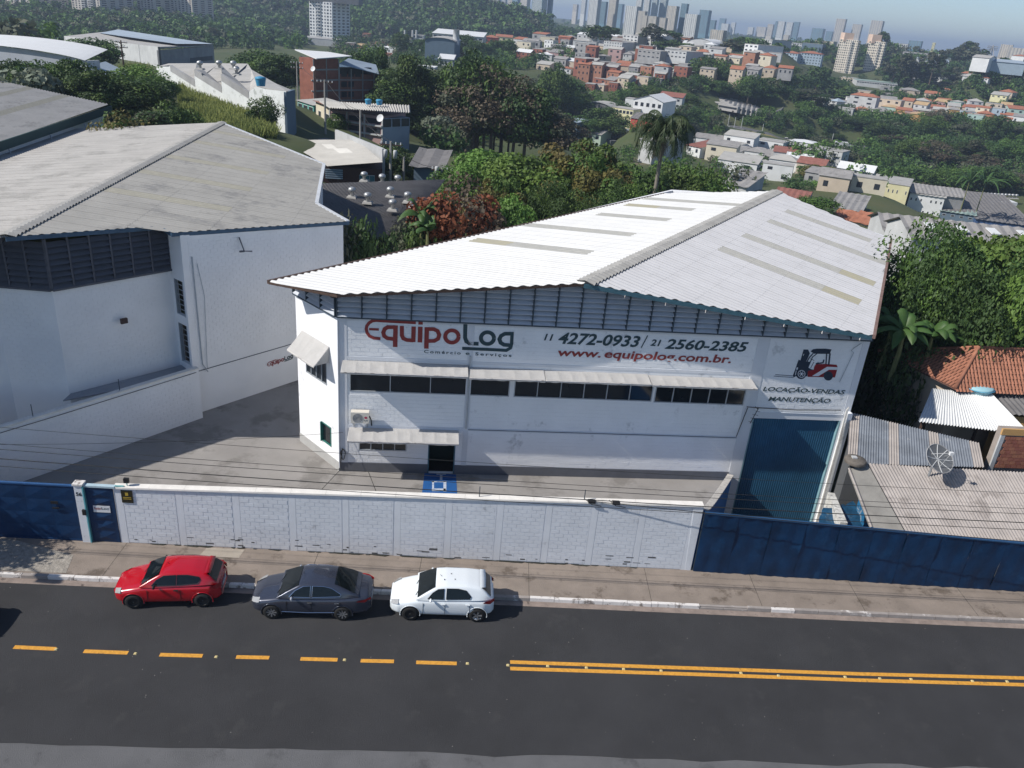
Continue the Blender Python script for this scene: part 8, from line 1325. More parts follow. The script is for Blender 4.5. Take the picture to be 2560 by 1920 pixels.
for i, (x0, x1, yt, yb) in enumerate(bt): tower(ZB(x0, 0)[0], ZB(x1, 0)[0], ZB(0, yb)[1], -45 if i % 3 else -20, 1700 + 60 * (i % 4), f'{nm_[i % 5]} high rise, {ORD[i]} from left in the pack above the centre forest', [hazeC, hazeW, BC["pale"], hazeC, hazeB][i % 5], (28, 5), dk=FARW, group='high rises along the skyline')
ct = [(-10, 60, -60, 160, 1500, hazeB, 'dark blue glass tower cut by the top edge left of the teal tower'), (0, 62, 80, 200, 1150, hazeW, 'short white block in front of the blue glass towers'), (60, 150, -80, 120, 1600, hazeC, 'yellowish tower behind the teal banded tower'), (160, 290, -80, 190, 1250, GLB, 'teal banded office tower with white floor lines'), (295, 342, -80, 180, 1260, hazeB, 'narrow dark tower joined to the teal banded tower'), (522, 572, 35, 100, 2200, hazeC, 'small distant cream block left of the tall pair'), (590, 640, -60, 120, 1900, hazeW, 'pale distant tower left of the tall grey pair'), (645, 750, -80, 225, 1100, hazeW, 'tall white tower, left of the tall grey pair on the hill crest'),
      (752, 812, 10, 200, 1150, hazeB, 'bluish tower between the two tall grey towers'), (815, 900, -80, 222, 1120, hazeC, 'tall striped beige tower cut by the top edge on the hill crest'), (892, 960, 30, 160, 1700, hazeB, 'dark hazy block right of the striped beige tower'), (955, 1090, 45, 288, 900, hazeW, 'white tower with dense rows of dark windows above the hillside'), (1068, 1150, 90, 280, 880, hazeC, 'stepped cream block right of the white window tower'), (1060, 1125, -40, 120, 1300, hazeW, 'white balconied tower, left of three touching the top edge'), (1128, 1190, -60, 130, 1320, hazeW, 'white balconied tower, middle of three touching the top edge'), (1195, 1255, -60, 140, 1310, GLB, 'greenish balconied tower, right of three touching the top edge'), (1256, 1330, -60, 180, 1330, GLB, 'greenish glass tower with balconies touching the top edge'), (1105, 1165, 130, 290, 860, hazeC, 'low beige block before the balconied towers'), (1160, 1255, 135, 292, 850, hazeC, 'beige apartment block with square windows before the glass towers'), (1258, 1330, 150, 290, 870, hazeC, 'pale block half hidden by the dark trees on the crest'),
      (1312, 1420, 45, 275, 950, hazeC, 'brown grey tower under construction with open floors'), (1422, 1492, 25, 310, 960, hazeB, 'dark blue tower right of the tower under construction'), (1468, 1605, 115, 330, 850, hazeW, 'striped white and blue tower with a brown crown'), (1592, 1700, 80, 285, 1300, hazeB, 'hazy blue tower right of the striped tower'), (1690, 1755, 170, 290, 1500, hazeB, 'short hazy blue block right of the hazy tower'), (1785, 1850, 155, 215, 2600, hazeB, 'distant squat block on the horizon'), (1800, 1880, 200, 270, 2400, hazeW, 'pale distant block under the squat block'), (1885, 1930, 192, 262, 2400, hazeW, 'distant white block on the horizon'), (2030, 2090, 232, 290, 2500, hazeW, 'small distant white block left of the wide pale one'), (2105, 2212, 228, 285, 2500, hazeC, 'wide pale distant block on the horizon'), (1702, 1850, 252, 352, 700, hazeC, 'cream slab block with a blank end wall below the skyline')]
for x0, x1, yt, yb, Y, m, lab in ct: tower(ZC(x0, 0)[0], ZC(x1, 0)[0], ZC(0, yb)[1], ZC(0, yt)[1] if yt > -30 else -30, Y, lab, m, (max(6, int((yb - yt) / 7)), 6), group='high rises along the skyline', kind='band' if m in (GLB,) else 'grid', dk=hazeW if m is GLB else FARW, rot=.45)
dt = [(-20, 42, 205, 290, 2000, hazeC, 'beige skyline block at the left of the hazy group'), (40, 66, 180, 295, 2100, hazeB, 'thin hazy tower in the left skyline group'), (62, 135, 180, 305, 1900, hazeW, 'white hazy tower in the left skyline group'), (138, 205, 188, 300, 1950, hazeW, 'pale hazy tower right of the white one'), (200, 258, 185, 300, 1980, hazeB, 'bluish hazy tower ending the left skyline group'), (120, 180, 298, 350, 1500, hazeC, 'small cream block below the hazy skyline group'), (355, 480, 238, 350, 1800, hazeB, 'broad blue grey office block on the skyline'), (480, 552, 266, 352, 1900, hazeB, 'lower blue block right of the broad office block'), (545, 645, 155, 355, 2000, hazeC, 'tall slender tower alone on the skyline'), (708, 804, 204, 300, 2000, hazeC, 'beige tower just behind the left cream twin tower'), (850, 975, 170, 340, 1900, hazeC, 'tall beige tower behind the right cream twin tower'), (1200, 1336, 345, 400, 1300, hazeB, 'brown grey office block alone right of the twin towers'), (1405, 1436, 365, 415, 1100, BC['yellow'], 'small yellow water tower on the right horizon'), (1980, 2100, 378, 480, 1100, hazeC, 'white slab tower at the far right skyline'), (2050, 2230, 405, 500, 1080, hazeC, 'long beige apartment block at the far right edge')]
for x0, x1, yt, yb, Y, m, lab in dt: tower(ZD(x0, 0)[0], ZD(x1, 0)[0], ZD(0, yb)[1] + 6, ZD(0, yt)[1], Y, lab, m, (max(5, int((yb - yt) / 7)), 5), dk=FARW, group='high rises along the skyline', rot=.45)
def twin(x0, x1, yt, yb, Y, lab, xt):
    e = tower(ZD(x0, 0)[0], ZD(x1, 0)[0], ZD(0, yb)[1], ZD(0, yt)[1], Y, lab, C3('twin_cream', (0.74, 0.67, 0.56)), (14, 9), rot=.4, group='cream twin towers', bal=((.62, .75),)); a = at(*ZD(xt, yt + 5), Y); g = MB(); g.box(a.x, a.x + 8, a.y - 2, a.y + 8, a.z - 2, a.z + 5); e.add(g, 'lift_house', C3('twin_crown', (0.62, 0.46, 0.36)))
twin(560, 760, 330, 625, 770, 'left of the two cream apartment towers on the right hillside', 650); twin(800, 975, 345, 670, 780, 'right of the two cream apartment towers on the right hillside', 890)
# --- factories and halls
bld('white factory tower block with grey windowed side behind the dark trees', 'factory', (*ZB(1350, 540), 700), (*ZB(1440, 540), 700), 12, ('px', ZB(0, 300)[1]), 'pale', 'flat', 'slab', wins=(8, 1, .8, .45, .3), cat='factory')
si = Thing('grain_silos', at(*ZB(1290, 495), 700), 'row of tall white silos with dark stained tops', 'silo')
for i in range(5): a = at(*ZB(1243 + i * 24, 492), 698 + (i % 2) * 3); g = MB(); g.tube([a + Vector((0, 0, -5)), a + Vector((0, 0, 12.5))], 1.45, 12); si.add(g, 'silo_cylinder', BC['white'], True); g = MB(); g.tube([a + Vector((0, 0, 12.5)), a + Vector((0, 0, 15))], 1.5, 12); si.add(g, 'stained_top', C3('soot', (0.16, 0.16, 0.15)), True)
for x in (1285, 1352, 1385): a = at(*ZB(x, 330), 700); g = MB(); g.tube([a, a + Vector((0, 0, 6))], .8, 6); si.add(g, 'vent_pipe', BC['pale'])
bld('long white factory hall with a vaulted light roof left of the chimney', 'factory', (*ZB(1460, 400), 420), (*ZB(1715, 400), 420), 30, ('px', ZB(0, 345)[1]), 'slate', 'arch', 'light', 1.6, .5, cat='factory'); bld('white factory hall with a pale end wall behind the chimney', 'factory', (*ZB(1525, 330), 520), (*ZB(1960, 350), 520), 30, ('px', ZB(0, 285)[1]), 'pale', 'shed', 'white', 2, .5, cat='factory', wins=(1, 10, .6, .3, .4))
ch = Thing('chimney', at(*ZB(1727, 388), 430), 'tall grey concrete chimney among the white factory halls', 'chimney'); a = at(*ZB(1727, 388), 430); t = at(*ZB(1727, 255), 430); g = MB(); g.tube([a, Vector((a.x, a.y, t.z))], [1.7, 1.5], 12); ch.add(g, 'shaft', BC['pale'], True)
for a, b, Y, h, wl_, rf, rc, lab in hs: bld(lab, 'house', (*ZB(*a), Y), (*ZB(*b), Y), 9, h, wl_, rf, rc, 1.6, .4, (max(1, h[1] // 28), 3, .4, .4, .3), cat='house')
for a, b, Y, h, wl_, rf, rc, rs_, wn, lab, dp_ in ch_: bld(lab, 'building', (*ZC(*a), Y), (*ZC(*b), Y * .985), dp_, h, wl_, rf, rc, rs_, .4, wn, cat='building', sheets=1 if Y < 330 and rf != 'flat' else 0)
for i, x in enumerate((1895, 1960)): p = at(*ZC(x, 1545), 137); turbine(p, 1.0, ('left' if i == 0 else 'right') + ' ventilator on the low shed behind the white roof ridge', 'ventilators on the low shed')
ch2 = Thing('chimney', at(*ZC(2020, 1270), 235), 'short grey chimney standing behind the white industrial buildings', 'chimney'); a = at(*ZC(2020, 1275), 335); t = at(*ZC(2028, 1165), 335); g = MB(); g.tube([a + Vector((0, 0, -4)), Vector((a.x, a.y, t.z))], [1.2, 1.0], 10); ch2.add(g, 'shaft', BC['pale'], True)
# brick houses on the hillside
rh_ = random.Random(21); cols_ = ['brick2', 'brick', 'pale', 'grey', 'white', 'sand', 'cream', 'brick2', 'grey', 'brick', 'blue', 'pink', 'yellow', 'mint']; cn = {'brick2': 'orange brick', 'brick': 'dark brick', 'pale': 'pale grey', 'grey': 'grey rendered', 'white': 'white', 'sand': 'sand coloured', 'cream': 'cream', 'blue': 'light blue', 'pink': 'faded pink', 'yellow': 'pale yellow', 'mint': 'mint green', 'ochre': 'ochre', 'red': 'red', 'green': 'pale green'}
rn = {'flat': 'slab roof', 'shed': 'sheet roof', 'gable': 'gabled roof', 'hip': 'hipped roof'}; rcn = {'slab': 'grey', 'cement': 'dark grey', 'light': 'pale', 'tile': 'orange', 'white': 'white', 'tan': 'tan', 'oldred': 'old red'}
seen_lab = {}
HL = []
def house(px, py, Y, w_, h, wl_, rf, rc, rowname, group):
    a = at(px, py, Y); ppm = F / Y; e, W, zb, zt = bld('', 'hillside_house', (px - w_ * ppm / 2, py, Y), (px + w_ * ppm / 2, py + w_ * ppm * .086 + w_ * 1.2 * HC * F / Y / Y * .5, Y - w_ * rh_.uniform(.2, .6)), rh_.uniform(5, 9), h, wl_, rf, rc, rh_.choice((.8, 1.2, 1.5)), .3, (max(1, int(round(h / 2.8))), rh_.choice((2, 3)), .32, .36, .35, (rh_.randint(0, 4),)), None, 'house', group, wstuff='all', base=5)
    HL.append([px, py, e.e, cn[wl_], rcn[rc] + ' ' + rn[rf], rowname, min(3, max(1, int(round(h / 2.8))))])
def town(rows, rowname, group, pal, rpal):
    for (x0, x1, y, Y, w0, w1, h0, h1) in rows:
        x = x0
        while x < x1:
            w_ = rh_.uniform(w0, w1); ppm = F / Y; wl_ = rh_.choice(pal); rf = rh_.choice(['flat', 'flat', 'shed', 'gable'] if wl_.startswith('b') or wl_ == 'grey' else ['gable', 'hip', 'shed', 'flat']); rc = rh_.choice(rpal) if rf != 'flat' else rh_.choice(['slab', 'slab', 'light'])
            house(x + w_ * ppm / 2, y + (x - x0) * .02 + rh_.uniform(-6, 5), Y * rh_.uniform(.97, 1.03), w_, rh_.choice([h0, (h0 + h1) / 2, h1]), wl_, rf, rc, rowname, group); x += w_ * ppm * rh_.uniform(1.0, 1.5)
HG = 'houses of the hillside town'
town(TOWN[0], 'upper', HG, ['pale', 'grey', 'white', 'sand', 'brick2', 'brick', 'pale', 'grey', 'cream', 'pink'], ['cement', 'cement', 'light', 'tile', 'light', 'white'])
town(TOWN[1], 'lower', HG, ['brick2', 'brick', 'brick2', 'brick', 'sand', 'grey', 'pale', 'white'], ['cement', 'light', 'cement', 'tile'])
town(TOWN[2], 'right', HG, ['white', 'pale', 'brick2', 'grey', 'cream', 'red', 'sand'], ['cement', 'light', 'tile'])
for lab, x0, x1, yb, h, m, Y in (('tall orange brick block of five floors in the middle of the brick hillside', 700, 780, 730, ('z', 118), 'brick2', 450), ('broad sand coloured brick block above the tall orange one', 575, 735, 610, ('z', 55), 'brick2', 480), ('orange brick block with white top at the crest of the brick hillside', 720, 890, 600, ('z', 60), 'brick2', 485), ('narrow tall yellowish wall block left of the brick hillside', 545, 590, 690, ('z', 95), 'sand', 455), ('tapering pale brick block right of the brick hillside', 885, 930, 730, ('z', 100), 'sand', 450), ('lowest orange brick block at the foot of the hillside', 628, 730, 830, ('z', 80), 'brick2', 435)): bld(lab, 'hillside_house', (*ZC(x0, yb), Y), (*ZC(x1, yb + 8), Y), 8, h, m, 'flat', 'slab', wins=(max(2, h[1] // 35), 3, .28, .32, .4), wins2=(max(2, h[1] // 35), 2, .4, .4, .35), cat='house', group=HG)
town(TOWN[3], 'orange roofed', 'orange roofed houses on the right', ['cream', 'white', 'sand', 'ochre', 'blue', 'pale', 'mint', 'pink'], ['tile', 'tile', 'tile', 'light', 'cement', 'tan'])
town(TOWN[4], 'valley', 'valley buildings right of the palm', ['white', 'cream', 'pale', 'grey', 'white', 'sand'], ['cement', 'light', 'light', 'oldred', 'white'])
town(TOWN[5], 'slope', 'low buildings on the far slopes', ['white', 'pale', 'grey', 'sand', 'pale'], ['cement', 'light', 'white', 'tile'])
HL.sort(key=lambda q: q[0]); tot = {}
for q in HL: k = (q[3], q[4], q[5], q[6]); tot[k] = tot.get(k, 0) + 1
cnt = {}
FLN = {1: 'low', 2: 'two-storey', 3: 'tall', 4: 'tall'}
for px, py, e, c, r, row, fl in HL:
    k = (c, r, row, fl); cnt[k] = cnt.get(k, 0) + 1; o = '' if tot[k] == 1 else ORD[min(cnt[k] - 1, 19)] + ' '; where = {'upper': 'high on the hillside', 'lower': 'on the brick slope', 'right': 'at the hillside right end', 'orange roofed': 'among the orange roofs', 'valley': 'in the valley', 'slope': 'on the far slope'}[row]; e['label'] = f"{o}{c} {FLN.get(fl, 'tall')} house with {r} {where}" + (', from left' if cnt[k] > 1 else '')
# --- right hand background buildings
for a, b, Y, h, wl_, rf, rc, lab, dp_, wn in dh: bld(lab, 'building', (*ZD(*a), Y), (*ZD(*b), Y * .99), dp_, h, wl_, rf, rc, 1.6, .4, wn, cat='building', sheets=1 if Y < 300 and rf != 'flat' else 0)
rt_ = Thing('round_tower', at(*ZD(1395, 975), 580), 'pale green round water tower among the orange roofs', 'water tower'); a = at(*ZD(1395, 975), 580); g = MB(); g.tube([a + Vector((0, 0, -4)), a + Vector((0, 0, 8))], [1.9, 1.6], 14); rt_.add(g, 'shaft', BC['mint'], True); g = MB(); g.tube([a + Vector((0, 0, 8)), a + Vector((0, 0, 9.6))], [1.1, .6], 10); rt_.add(g, 'cap', BC['green'], True)
# --- valley buildings nearest on the right (zoom E)
for a, b, Y, h, wl_, rf, rc, lab, dp_, wn in eh: bld(lab, 'building', (*ZE(*a), Y), (*ZE(*b), Y * .985), dp_, h, wl_, rf, rc, 2.2 if dp_ > 25 else 1.0, .4, wn, cat='building', sheets=1)
def shedrow():
    for k, (x0, y0, x1, y1, Y, dp_) in enumerate(((865, 300, 1010, 345, 100, 16), (1010, 345, 1220, 470, 92, 16))):
        a = at(*ZE(x0, y0), Y); b = at(*ZE(x1, y1), Y * .93); e, W, zb, zt = bld(('back' if k == 0 else 'front') + ' pale fibre cement gabled shed with skylights beside the big dark tree', 'shed', (*ZE(x0, y0), Y), (*ZE(x1, y1), Y * .93), dp_, ('z', 85), 'pale', 'gablef', 'cement', 1.2, .4, None, cat='shed', sheets=1)
        for i in range(4): g = MB(); s_ = W.L * .62; g.hexa([W.p(s_, zt + 1.02, -2 - i * 3.4), W.p(s_ + 1.6, zt + .72, -2 - i * 3.4), W.p(s_ + 1.6, zt + .72, -3 - i * 3.4), W.p(s_, zt + 1.02, -3 - i * 3.4), W.p(s_, zt + 1.12, -2 - i * 3.4), W.p(s_ + 1.6, zt + .84, -2 - i * 3.4), W.p(s_ + 1.6, zt + .84, -3 - i * 3.4), W.p(s_, zt + 1.12, -3 - i * 3.4)]); e.add(g, 'skylight', RC['white'])
shedrow()
for i in range(22): p = at(*ZE(1490 + i * 31, 20 + i * 1.6), 262); turbine(p, 1.5, ORD[min(i, 19)] + ' small turbine ventilator from left along the far workshop ridge' if i < 20 else ('last but one' if i == 20 else 'last') + ' small turbine ventilator from left along the far workshop ridge', 'ventilators on the far workshop ridge')
bld('wide dark grey workshop roof with a row of ventilators at the right', 'building', (*ZE(1500, 200), 236), (*ZE(2240, 240), 233), 42, ('z', 40), 'grey', 'gable', 'dark', 3.0, .4, None, sheets=1)
sk = Thing('skylight_row', at(*ZE(1900, 70), 195), 'row of small white skylights on the wide dark workshop roof', 'skylights')
for i in range(7): p = at(*ZE(1570 + i * 85, 72 + i * 4), 250); g = MB(); g.box(p.x - .9, p.x + .9, p.y - 3, p.y + 3, p.z - .2, p.z + .8); sk.add(g, 'skylight', RC['white'])
# --- bus depot, highway, vehicles
dq = [(*ZC(1680, 850), 462), (*ZD(160, 900), 452), (*ZD(110, 960), 415), (*ZC(2212, 1000), 408), (*ZC(1850, 900), 440)]; g = MB(); g.quad(*[at(*p) + Vector((0, 0, .3)) for p in dq][::-1]); g.build('depot_yard', ASPH2, kind='structure')
bus = MB(); bus.hexa([(-6, -1.3, .35), (6, -1.3, .35), (6, 1.3, .35), (-6, 1.3, .35), (-6, -1.25, 3.1), (6, -1.25, 3.1), (6, 1.25, 3.1), (-6, 1.25, 3.1)]); busm = bus.mesh('bus_body', [mat('bus_grey', (0.33, 0.32, 0.31), 0.6, 0.1, 1, rnd=0.3)]); bw = MB()
for sg in (-1, 1): bw.box(-5.6, 5.6, sg * 1.32 - .02, sg * 1.32 + .02, 1.6, 2.5)
bwm = bw.mesh('window_band', WINM); wm_ = MB(); [wm_.box(x - .5, x + .5, y - .15, y + .15, 0, 1.0) for x in (-4, 3.6) for y in (-1.2, 1.2)]; wmm = wm_.mesh('wheels', BLACK); k = 0
for r in range(6):
    for c in range(13):
        x = 1690 + c * 40 + r * 36; y = 872 + c * 9 + r * 20
        if x > 2260: continue
        Y = 448 - r * 7; p = at(*ZC(x, y), Y); e = empty('parked_bus', p + Vector((0, 0, .3)), -.9, f'{ORD[min(c, 19)]} grey bus from left in the {["back", "second", "third", "fourth", "fifth", "front"][r]} row of the depot', 'bus', 'buses parked in the depot'); link('bus_body', busm, e); link('window_band', bwm, e); link('wheels', wmm, e, kind='stuff'); k += 1
HW = [(*ZC(1700, 1095), 400), (*ZC(2000, 1120), 396), (*ZC(2212, 1165), 392), (*ZD(260, 1255), 390), (*ZD(560, 1270), 396), (*ZD(900, 1290), 400)]; g = MB(); top = [at(*p) for p in HW]; g.grid([[p + Vector((0, 5, .9)) for p in top], [p + Vector((0, -6, .5)) for p in top]]); g.build('highway', ASPH2, kind='structure')
g = MB(); g.grid([[p + Vector((0, -6, .5)) for p in top], [p + Vector((0, -7, -.8)) for p in top], [p + Vector((2, -24, -5)) for p in top]]); g.build('highway_bank', mat('dry_bank', (0.22, 0.18, 0.08), 0.95, 0.3, 0.15, col2=(0.12, 0.13, 0.05)), kind='structure')
def lorry(px, py, Y, L, lab, ang, colm, cabm, group=None):
    p = at(px, py, Y); e = empty('lorry', p, ang, lab, 'lorry', group); g = MB(); g.box(-L * .5, L * .3, -1.25, 1.25, 1.0, 3.9); g.build('cargo_box', colm, e); g = MB(); g.hexa([(L * .32, -1.15, .5), (L * .5, -1.15, .5), (L * .5, 1.15, .5), (L * .32, 1.15, .5), (L * .32, -1.1, 2.9), (L * .46, -1.1, 2.9), (L * .46, 1.1, 2.9), (L * .32, 1.1, 2.9)]); g.build('cab', cabm, e); g = MB(); g.quad((L * .505, -1.0, 1.6), (L * .505, 1.0, 1.6), (L * .475, 1.0, 2.6), (L * .475, -1, 2.6)); g.box(L * .35, L * .44, -1.19, -1.13, 1.6, 2.5); g.build('cab_window', WINM, e)
    for x in (-L * .35, -L * .22, L * .4):
        for y in (-1.05, 1.05): g = MB(); g.tube([(x, y - .15, .5), (x, y + .15, .5)], .5, 10); g.build('wheel', TYRE, e)
lorry(*ZD(632, 1300), 393, 7.8, 'white box lorry driving on the highway in front of the wood', -.06, RC['white'], RC['white'])
lorry(*ZC(835, 1300), 300, 7, 'dark lorry parked in the dirt yard below the green house', 1.9, BC['darkgrey'], BC['slate']); lorry(*ZC(1040, 1330), 295, 6, 'dark truck at the right of the dirt yard left of the palm', .5, BC['darkgrey'], BC['darkgrey'])
def tinycar(px, py, Y, lab, m, ang, group=None):
    p = at(px, py, Y); e = empty('distant_car', p, ang, lab, 'car', group); g = MB(); g.hexa([(-2, -.85, .25), (2, -.85, .25), (2, .85, .25), (-2, .85, .25), (-1.95, -.8, .9), (1.9, -.8, .85), (1.9, .8, .85), (-1.95, .8, .9)]); g.build('body', m, e); g = MB(); g.hexa([(-1.3, -.75, .9), (1.0, -.75, .9), (1.0, .75, .9), (-1.3, .75, .9), (-.9, -.62, 1.42), (.4, -.62, 1.42), (.4, .62, 1.42), (-.9, .62, 1.42)]); g.build('cabin', WINM, e)
    g = MB(); g.hexa([(-.95, -.64, 1.40), (.45, -.64, 1.40), (.45, .64, 1.40), (-.95, .64, 1.40), (-.9, -.6, 1.46), (.4, -.6, 1.46), (.4, .6, 1.46), (-.9, .6, 1.46)]); g.build('roof', m, e)
    for x in (-1.2, 1.2):
        for y in (-.8, .8): g = MB(); g.tube([(x, y - .1, .3), (x, y + .1, .3)], .3, 8); g.build('wheel', TYRE, e)
tinycar(*ZD(160, 1218), 393, 'small white car on the highway left of the lorry', BC['white'], 0); tinycar(*ZD(75, 1205), 396, 'small dark car on the highway at the foot of the trees', BC['darkgrey'], 0); tinycar(*ZC(1870, 1118), 398, 'small silver car on the highway right of the palm', BC['pale'], 0); tinycar(*ZC(945, 1290), 298, 'dark car parked beside the lorries in the dirt yard', BC['darkgrey'], .3); tinycar(*ZC(815, 1300), 297, 'silver car parked left of the dark lorry', BC['pale'], 1.2)
g = MB(); g.quad(*[at(*ZC(x, y), Y) + Vector((0, 0, .15)) for x, y, Y in ((790, 1380, 286), (1080, 1375, 284), (1060, 1250, 312), (800, 1230, 315))]); g.build('dirt_yard', mat('orange_dirt', (0.36, 0.21, 0.12), 0.95, 0.2, 0.3), kind='structure')
for i, (x, y, yt) in enumerate(((1815, 1100, 990), (1862, 1100, 985), (1912, 1135, 1010), (1980, 1100, 1000), (2150, 1195, 1070))): pole(*ZC(x, y), ZC(0, yt)[1], 396, ORD[i] + ' pale lamp post from left along the highway right of the palm', 0, cat='lamp post', m=BC['pale'])
pole(*ZD(535, 1290), ZD(0, 1150)[1], 394, 'pale lamp post on the highway just left of the white lorry', 0, cat='lamp post', m=BC['pale']); pole(*ZD(225, 1180), ZD(0, 1090)[1], 400, 'pale lamp post beside the white car on the highway', 0, cat='lamp post', m=BC['pale'])
py = Thing('pylon', at(*ZD(1920, 475), 1500), 'distant steel lattice pylon on the right horizon', 'pylon'); a = at(*ZD(1920, 480), 1500); t = at(*ZD(1925, 385), 1500).z - a.z; g = MB()
for dx, dy in ((-4, -4), (4, -4), (4, 4), (-4, 4)): g.tube([a + Vector((dx, dy, 0)), a + Vector((0, 0, t))], .9, 3)
for z in (.55, .7, .85): g.tube([a + Vector((-9, 0, t * z)), a + Vector((9, 0, t * z))], .7, 3)
py.add(g, 'lattice', BC['grey'])
# --- houses just right of the warehouse
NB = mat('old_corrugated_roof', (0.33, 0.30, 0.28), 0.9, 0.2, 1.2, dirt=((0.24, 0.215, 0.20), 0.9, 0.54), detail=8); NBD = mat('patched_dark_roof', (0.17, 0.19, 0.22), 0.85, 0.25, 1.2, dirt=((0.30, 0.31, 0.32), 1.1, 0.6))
def Z3(x, y): return (1850 + x * 710 / 2142, 850 + y * 550 / 1659)
nh = Thing('neighbour_house', (21, 31, -2), 'low house right of the dock with a weathered corrugated roof behind the blue fence', 'house')
bl_ = at(*Z3(960, 930), 32.6); fl_ = at(*Z3(1250, 1460), 29.0); br_ = at(*Z3(2300, 1010), 33.0); br_ = Vector((27.5, 33.2, br_.z)); fr_ = Vector((27.5, 29.5, fl_.z)); nn = 18
for i in range(nn):
    for j in range(2):
        def PP(a, b): return bl_.lerp(br_, a).lerp(fl_.lerp(fr_, a), b)
        g = MB(); a0, a1 = i / nn, (i + 1.02) / nn; corrquad(g, PP(a0, j * .5), PP(a1, j * .5), PP(a1, j * .5 + .52) + Vector((0, 0, -.0)), PP(a0, j * .5 + .52), 4, .03, 6); nh.add(g, 'roof_sheet', NB, True)
g = MB(); g.prism([(17.5, 29.3), (27, 29.7), (27, 32.8), (16.9, 32.4)], -3.1, 2.2); nh.add(g, 'wall', BC['pale'])
p0 = at(*Z3(820, 975), 32.3); p1 = at(*Z3(990, 1420), 29.3); g = MB(); g.hexa([v + Vector((0, 0, -.12)) for v in (p1, fl_, bl_, p0)] + [v + Vector((0, 0, .0)) for v in (p1, fl_, bl_, p0)]); nh.add(g, 'gutter_slab', mat('gutter_slab_grey', (0.24, 0.23, 0.21), 0.9, 0.2, 1.5))
g = MB(); g.tube([p0 + Vector((0, 0, .05)), p1 + Vector((0, 0, .05))], .05, 5); nh.add(g, 'slab_edge', NB)
g = MB(); g.prism([(14.9 + 1.6, 32.2), (17.1, 32.2), (17.7, 29.2), (17.1, 29.1)], -3.1, 2.0); nh.add(g, 'side_wall', mat('azure_wall', (0.015, 0.12, 0.26), 0.7, 0.25, 1.5, dirt=((0.4, 0.42, 0.4), 1.6, 0.56)))
tk = Thing('old_tank_lid', at(*Z3(870, 900), 32.6), 'round mossy tank cover at the corner of the weathered roof', 'tank cover'); c = at(*Z3(872, 905), 32.6); g = MB(); g.lathe([(.48, -.12), (.5, 0), (.44, .07), (.2, .11), (.001, .12)], c, 20); tk.add(g, 'lid', mat('mossy_lid', (0.13, 0.115, 0.10), 0.95, 0.3, 5), True); g = MB(); g.box(c.x - .2, c.x + .02, c.y - .1, c.y + .1, c.z + .1, c.z + .17); tk.add(g, 'hatch', BC['pale'])
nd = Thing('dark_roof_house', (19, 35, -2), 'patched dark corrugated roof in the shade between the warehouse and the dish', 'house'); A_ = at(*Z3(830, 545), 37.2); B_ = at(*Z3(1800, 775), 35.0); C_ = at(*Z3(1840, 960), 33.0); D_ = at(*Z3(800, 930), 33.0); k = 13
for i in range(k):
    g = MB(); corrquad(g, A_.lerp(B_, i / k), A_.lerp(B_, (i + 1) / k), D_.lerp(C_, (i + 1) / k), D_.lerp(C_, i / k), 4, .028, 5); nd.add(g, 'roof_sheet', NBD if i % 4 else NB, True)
g = MB(); g.prism([(D_.x + .2, D_.y + .1), (C_.x - .2, C_.y + .1), (B_.x - .2, B_.y - .2), (A_.x + .2, A_.y - .2)], -3.1, min(A_.z, B_.z, C_.z, D_.z) - .2); nd.add(g, 'wall', BC['darkgrey'])
ws = Thing('white_roof_shed', (24, 38, -2), 'bright white corrugated canopy roof half in the warehouse shadow', 'canopy'); A_ = at(*Z3(1450, 365), 40.5); B_ = at(*Z3(1900, 410), 40.0); C_ = at(*Z3(2190, 715), 36.5); D_ = at(*Z3(1345, 615), 37.0); E_2 = at(*Z3(1295, 500), 38.6); k = 9
for i in range(k):
    t0, t1 = i / k, (i + 1) / k; g = MB(); corrquad(g, A_.lerp(B_, t0), A_.lerp(B_, t1), D_.lerp(C_, t1), D_.lerp(C_, t0), 4, .035, 6); ws.add(g, 'roof_sheet', RC['white'], True)
for q in (D_, C_, A_, B_): g = MB(); p = Vector((23.5, 38.5, 0)); r_ = q.lerp(Vector((p.x, p.y, q.z)), .12); g.tube([Vector((r_.x, r_.y, -3.1)), Vector((r_.x, r_.y, q.z - .05))], .08, 6); ws.add(g, 'post', WOOD)
# tiled house
TILE = mat('clay_roof_tile', (0.32, 0.14, 0.088), 0.9, 0.3, 2.0, dirt=((0.16, 0.09, 0.07), 1.6, 0.60), detail=8)
th_ = Thing('tiled_house', (26, 41, -2), 'house with a hipped roof of orange clay tiles below the dark trees', 'house'); rz_ = 6.2; R1_ = gz(*Z3(1800, 62), rz_); RR = R1_ + Vector((9, .9, 0)); ez = 4.55; fL = gz(*Z3(1620, 375), ez); fR = fL + Vector((12.5, 1.3, 0)); lL = gz(*Z3(1180, 75), ez); lL = Vector((R1_.x - 4.2, R1_.y + 2.6, ez)); lf = Vector((fL.x - .3, fL.y, ez))
HP = fL
g = MB(); g.quad(R1_, RR, fR, fL); g.quad(R1_, fL, lL); bl2 = Vector((lL.x, lL.y, ez)); g.quad(R1_, lL, lL + Vector((13, 1.3, 0)), RR); th_.add(g, 'roof_deck', mat('roof_batten', (0.12, 0.06, 0.045), 0.9))
tl = MB(); rows = []; 
for j in range(5): t = math.pi * j / 4; rows.append((.085 * math.cos(t), .055 * math.sin(t)))
tl.grid([[(x, -.19, z + .015) for x, z in rows], [(x * .86, .19, z * .86) for x, z in rows]]); tlm = tl.mesh('roof_tile', TILE, True)
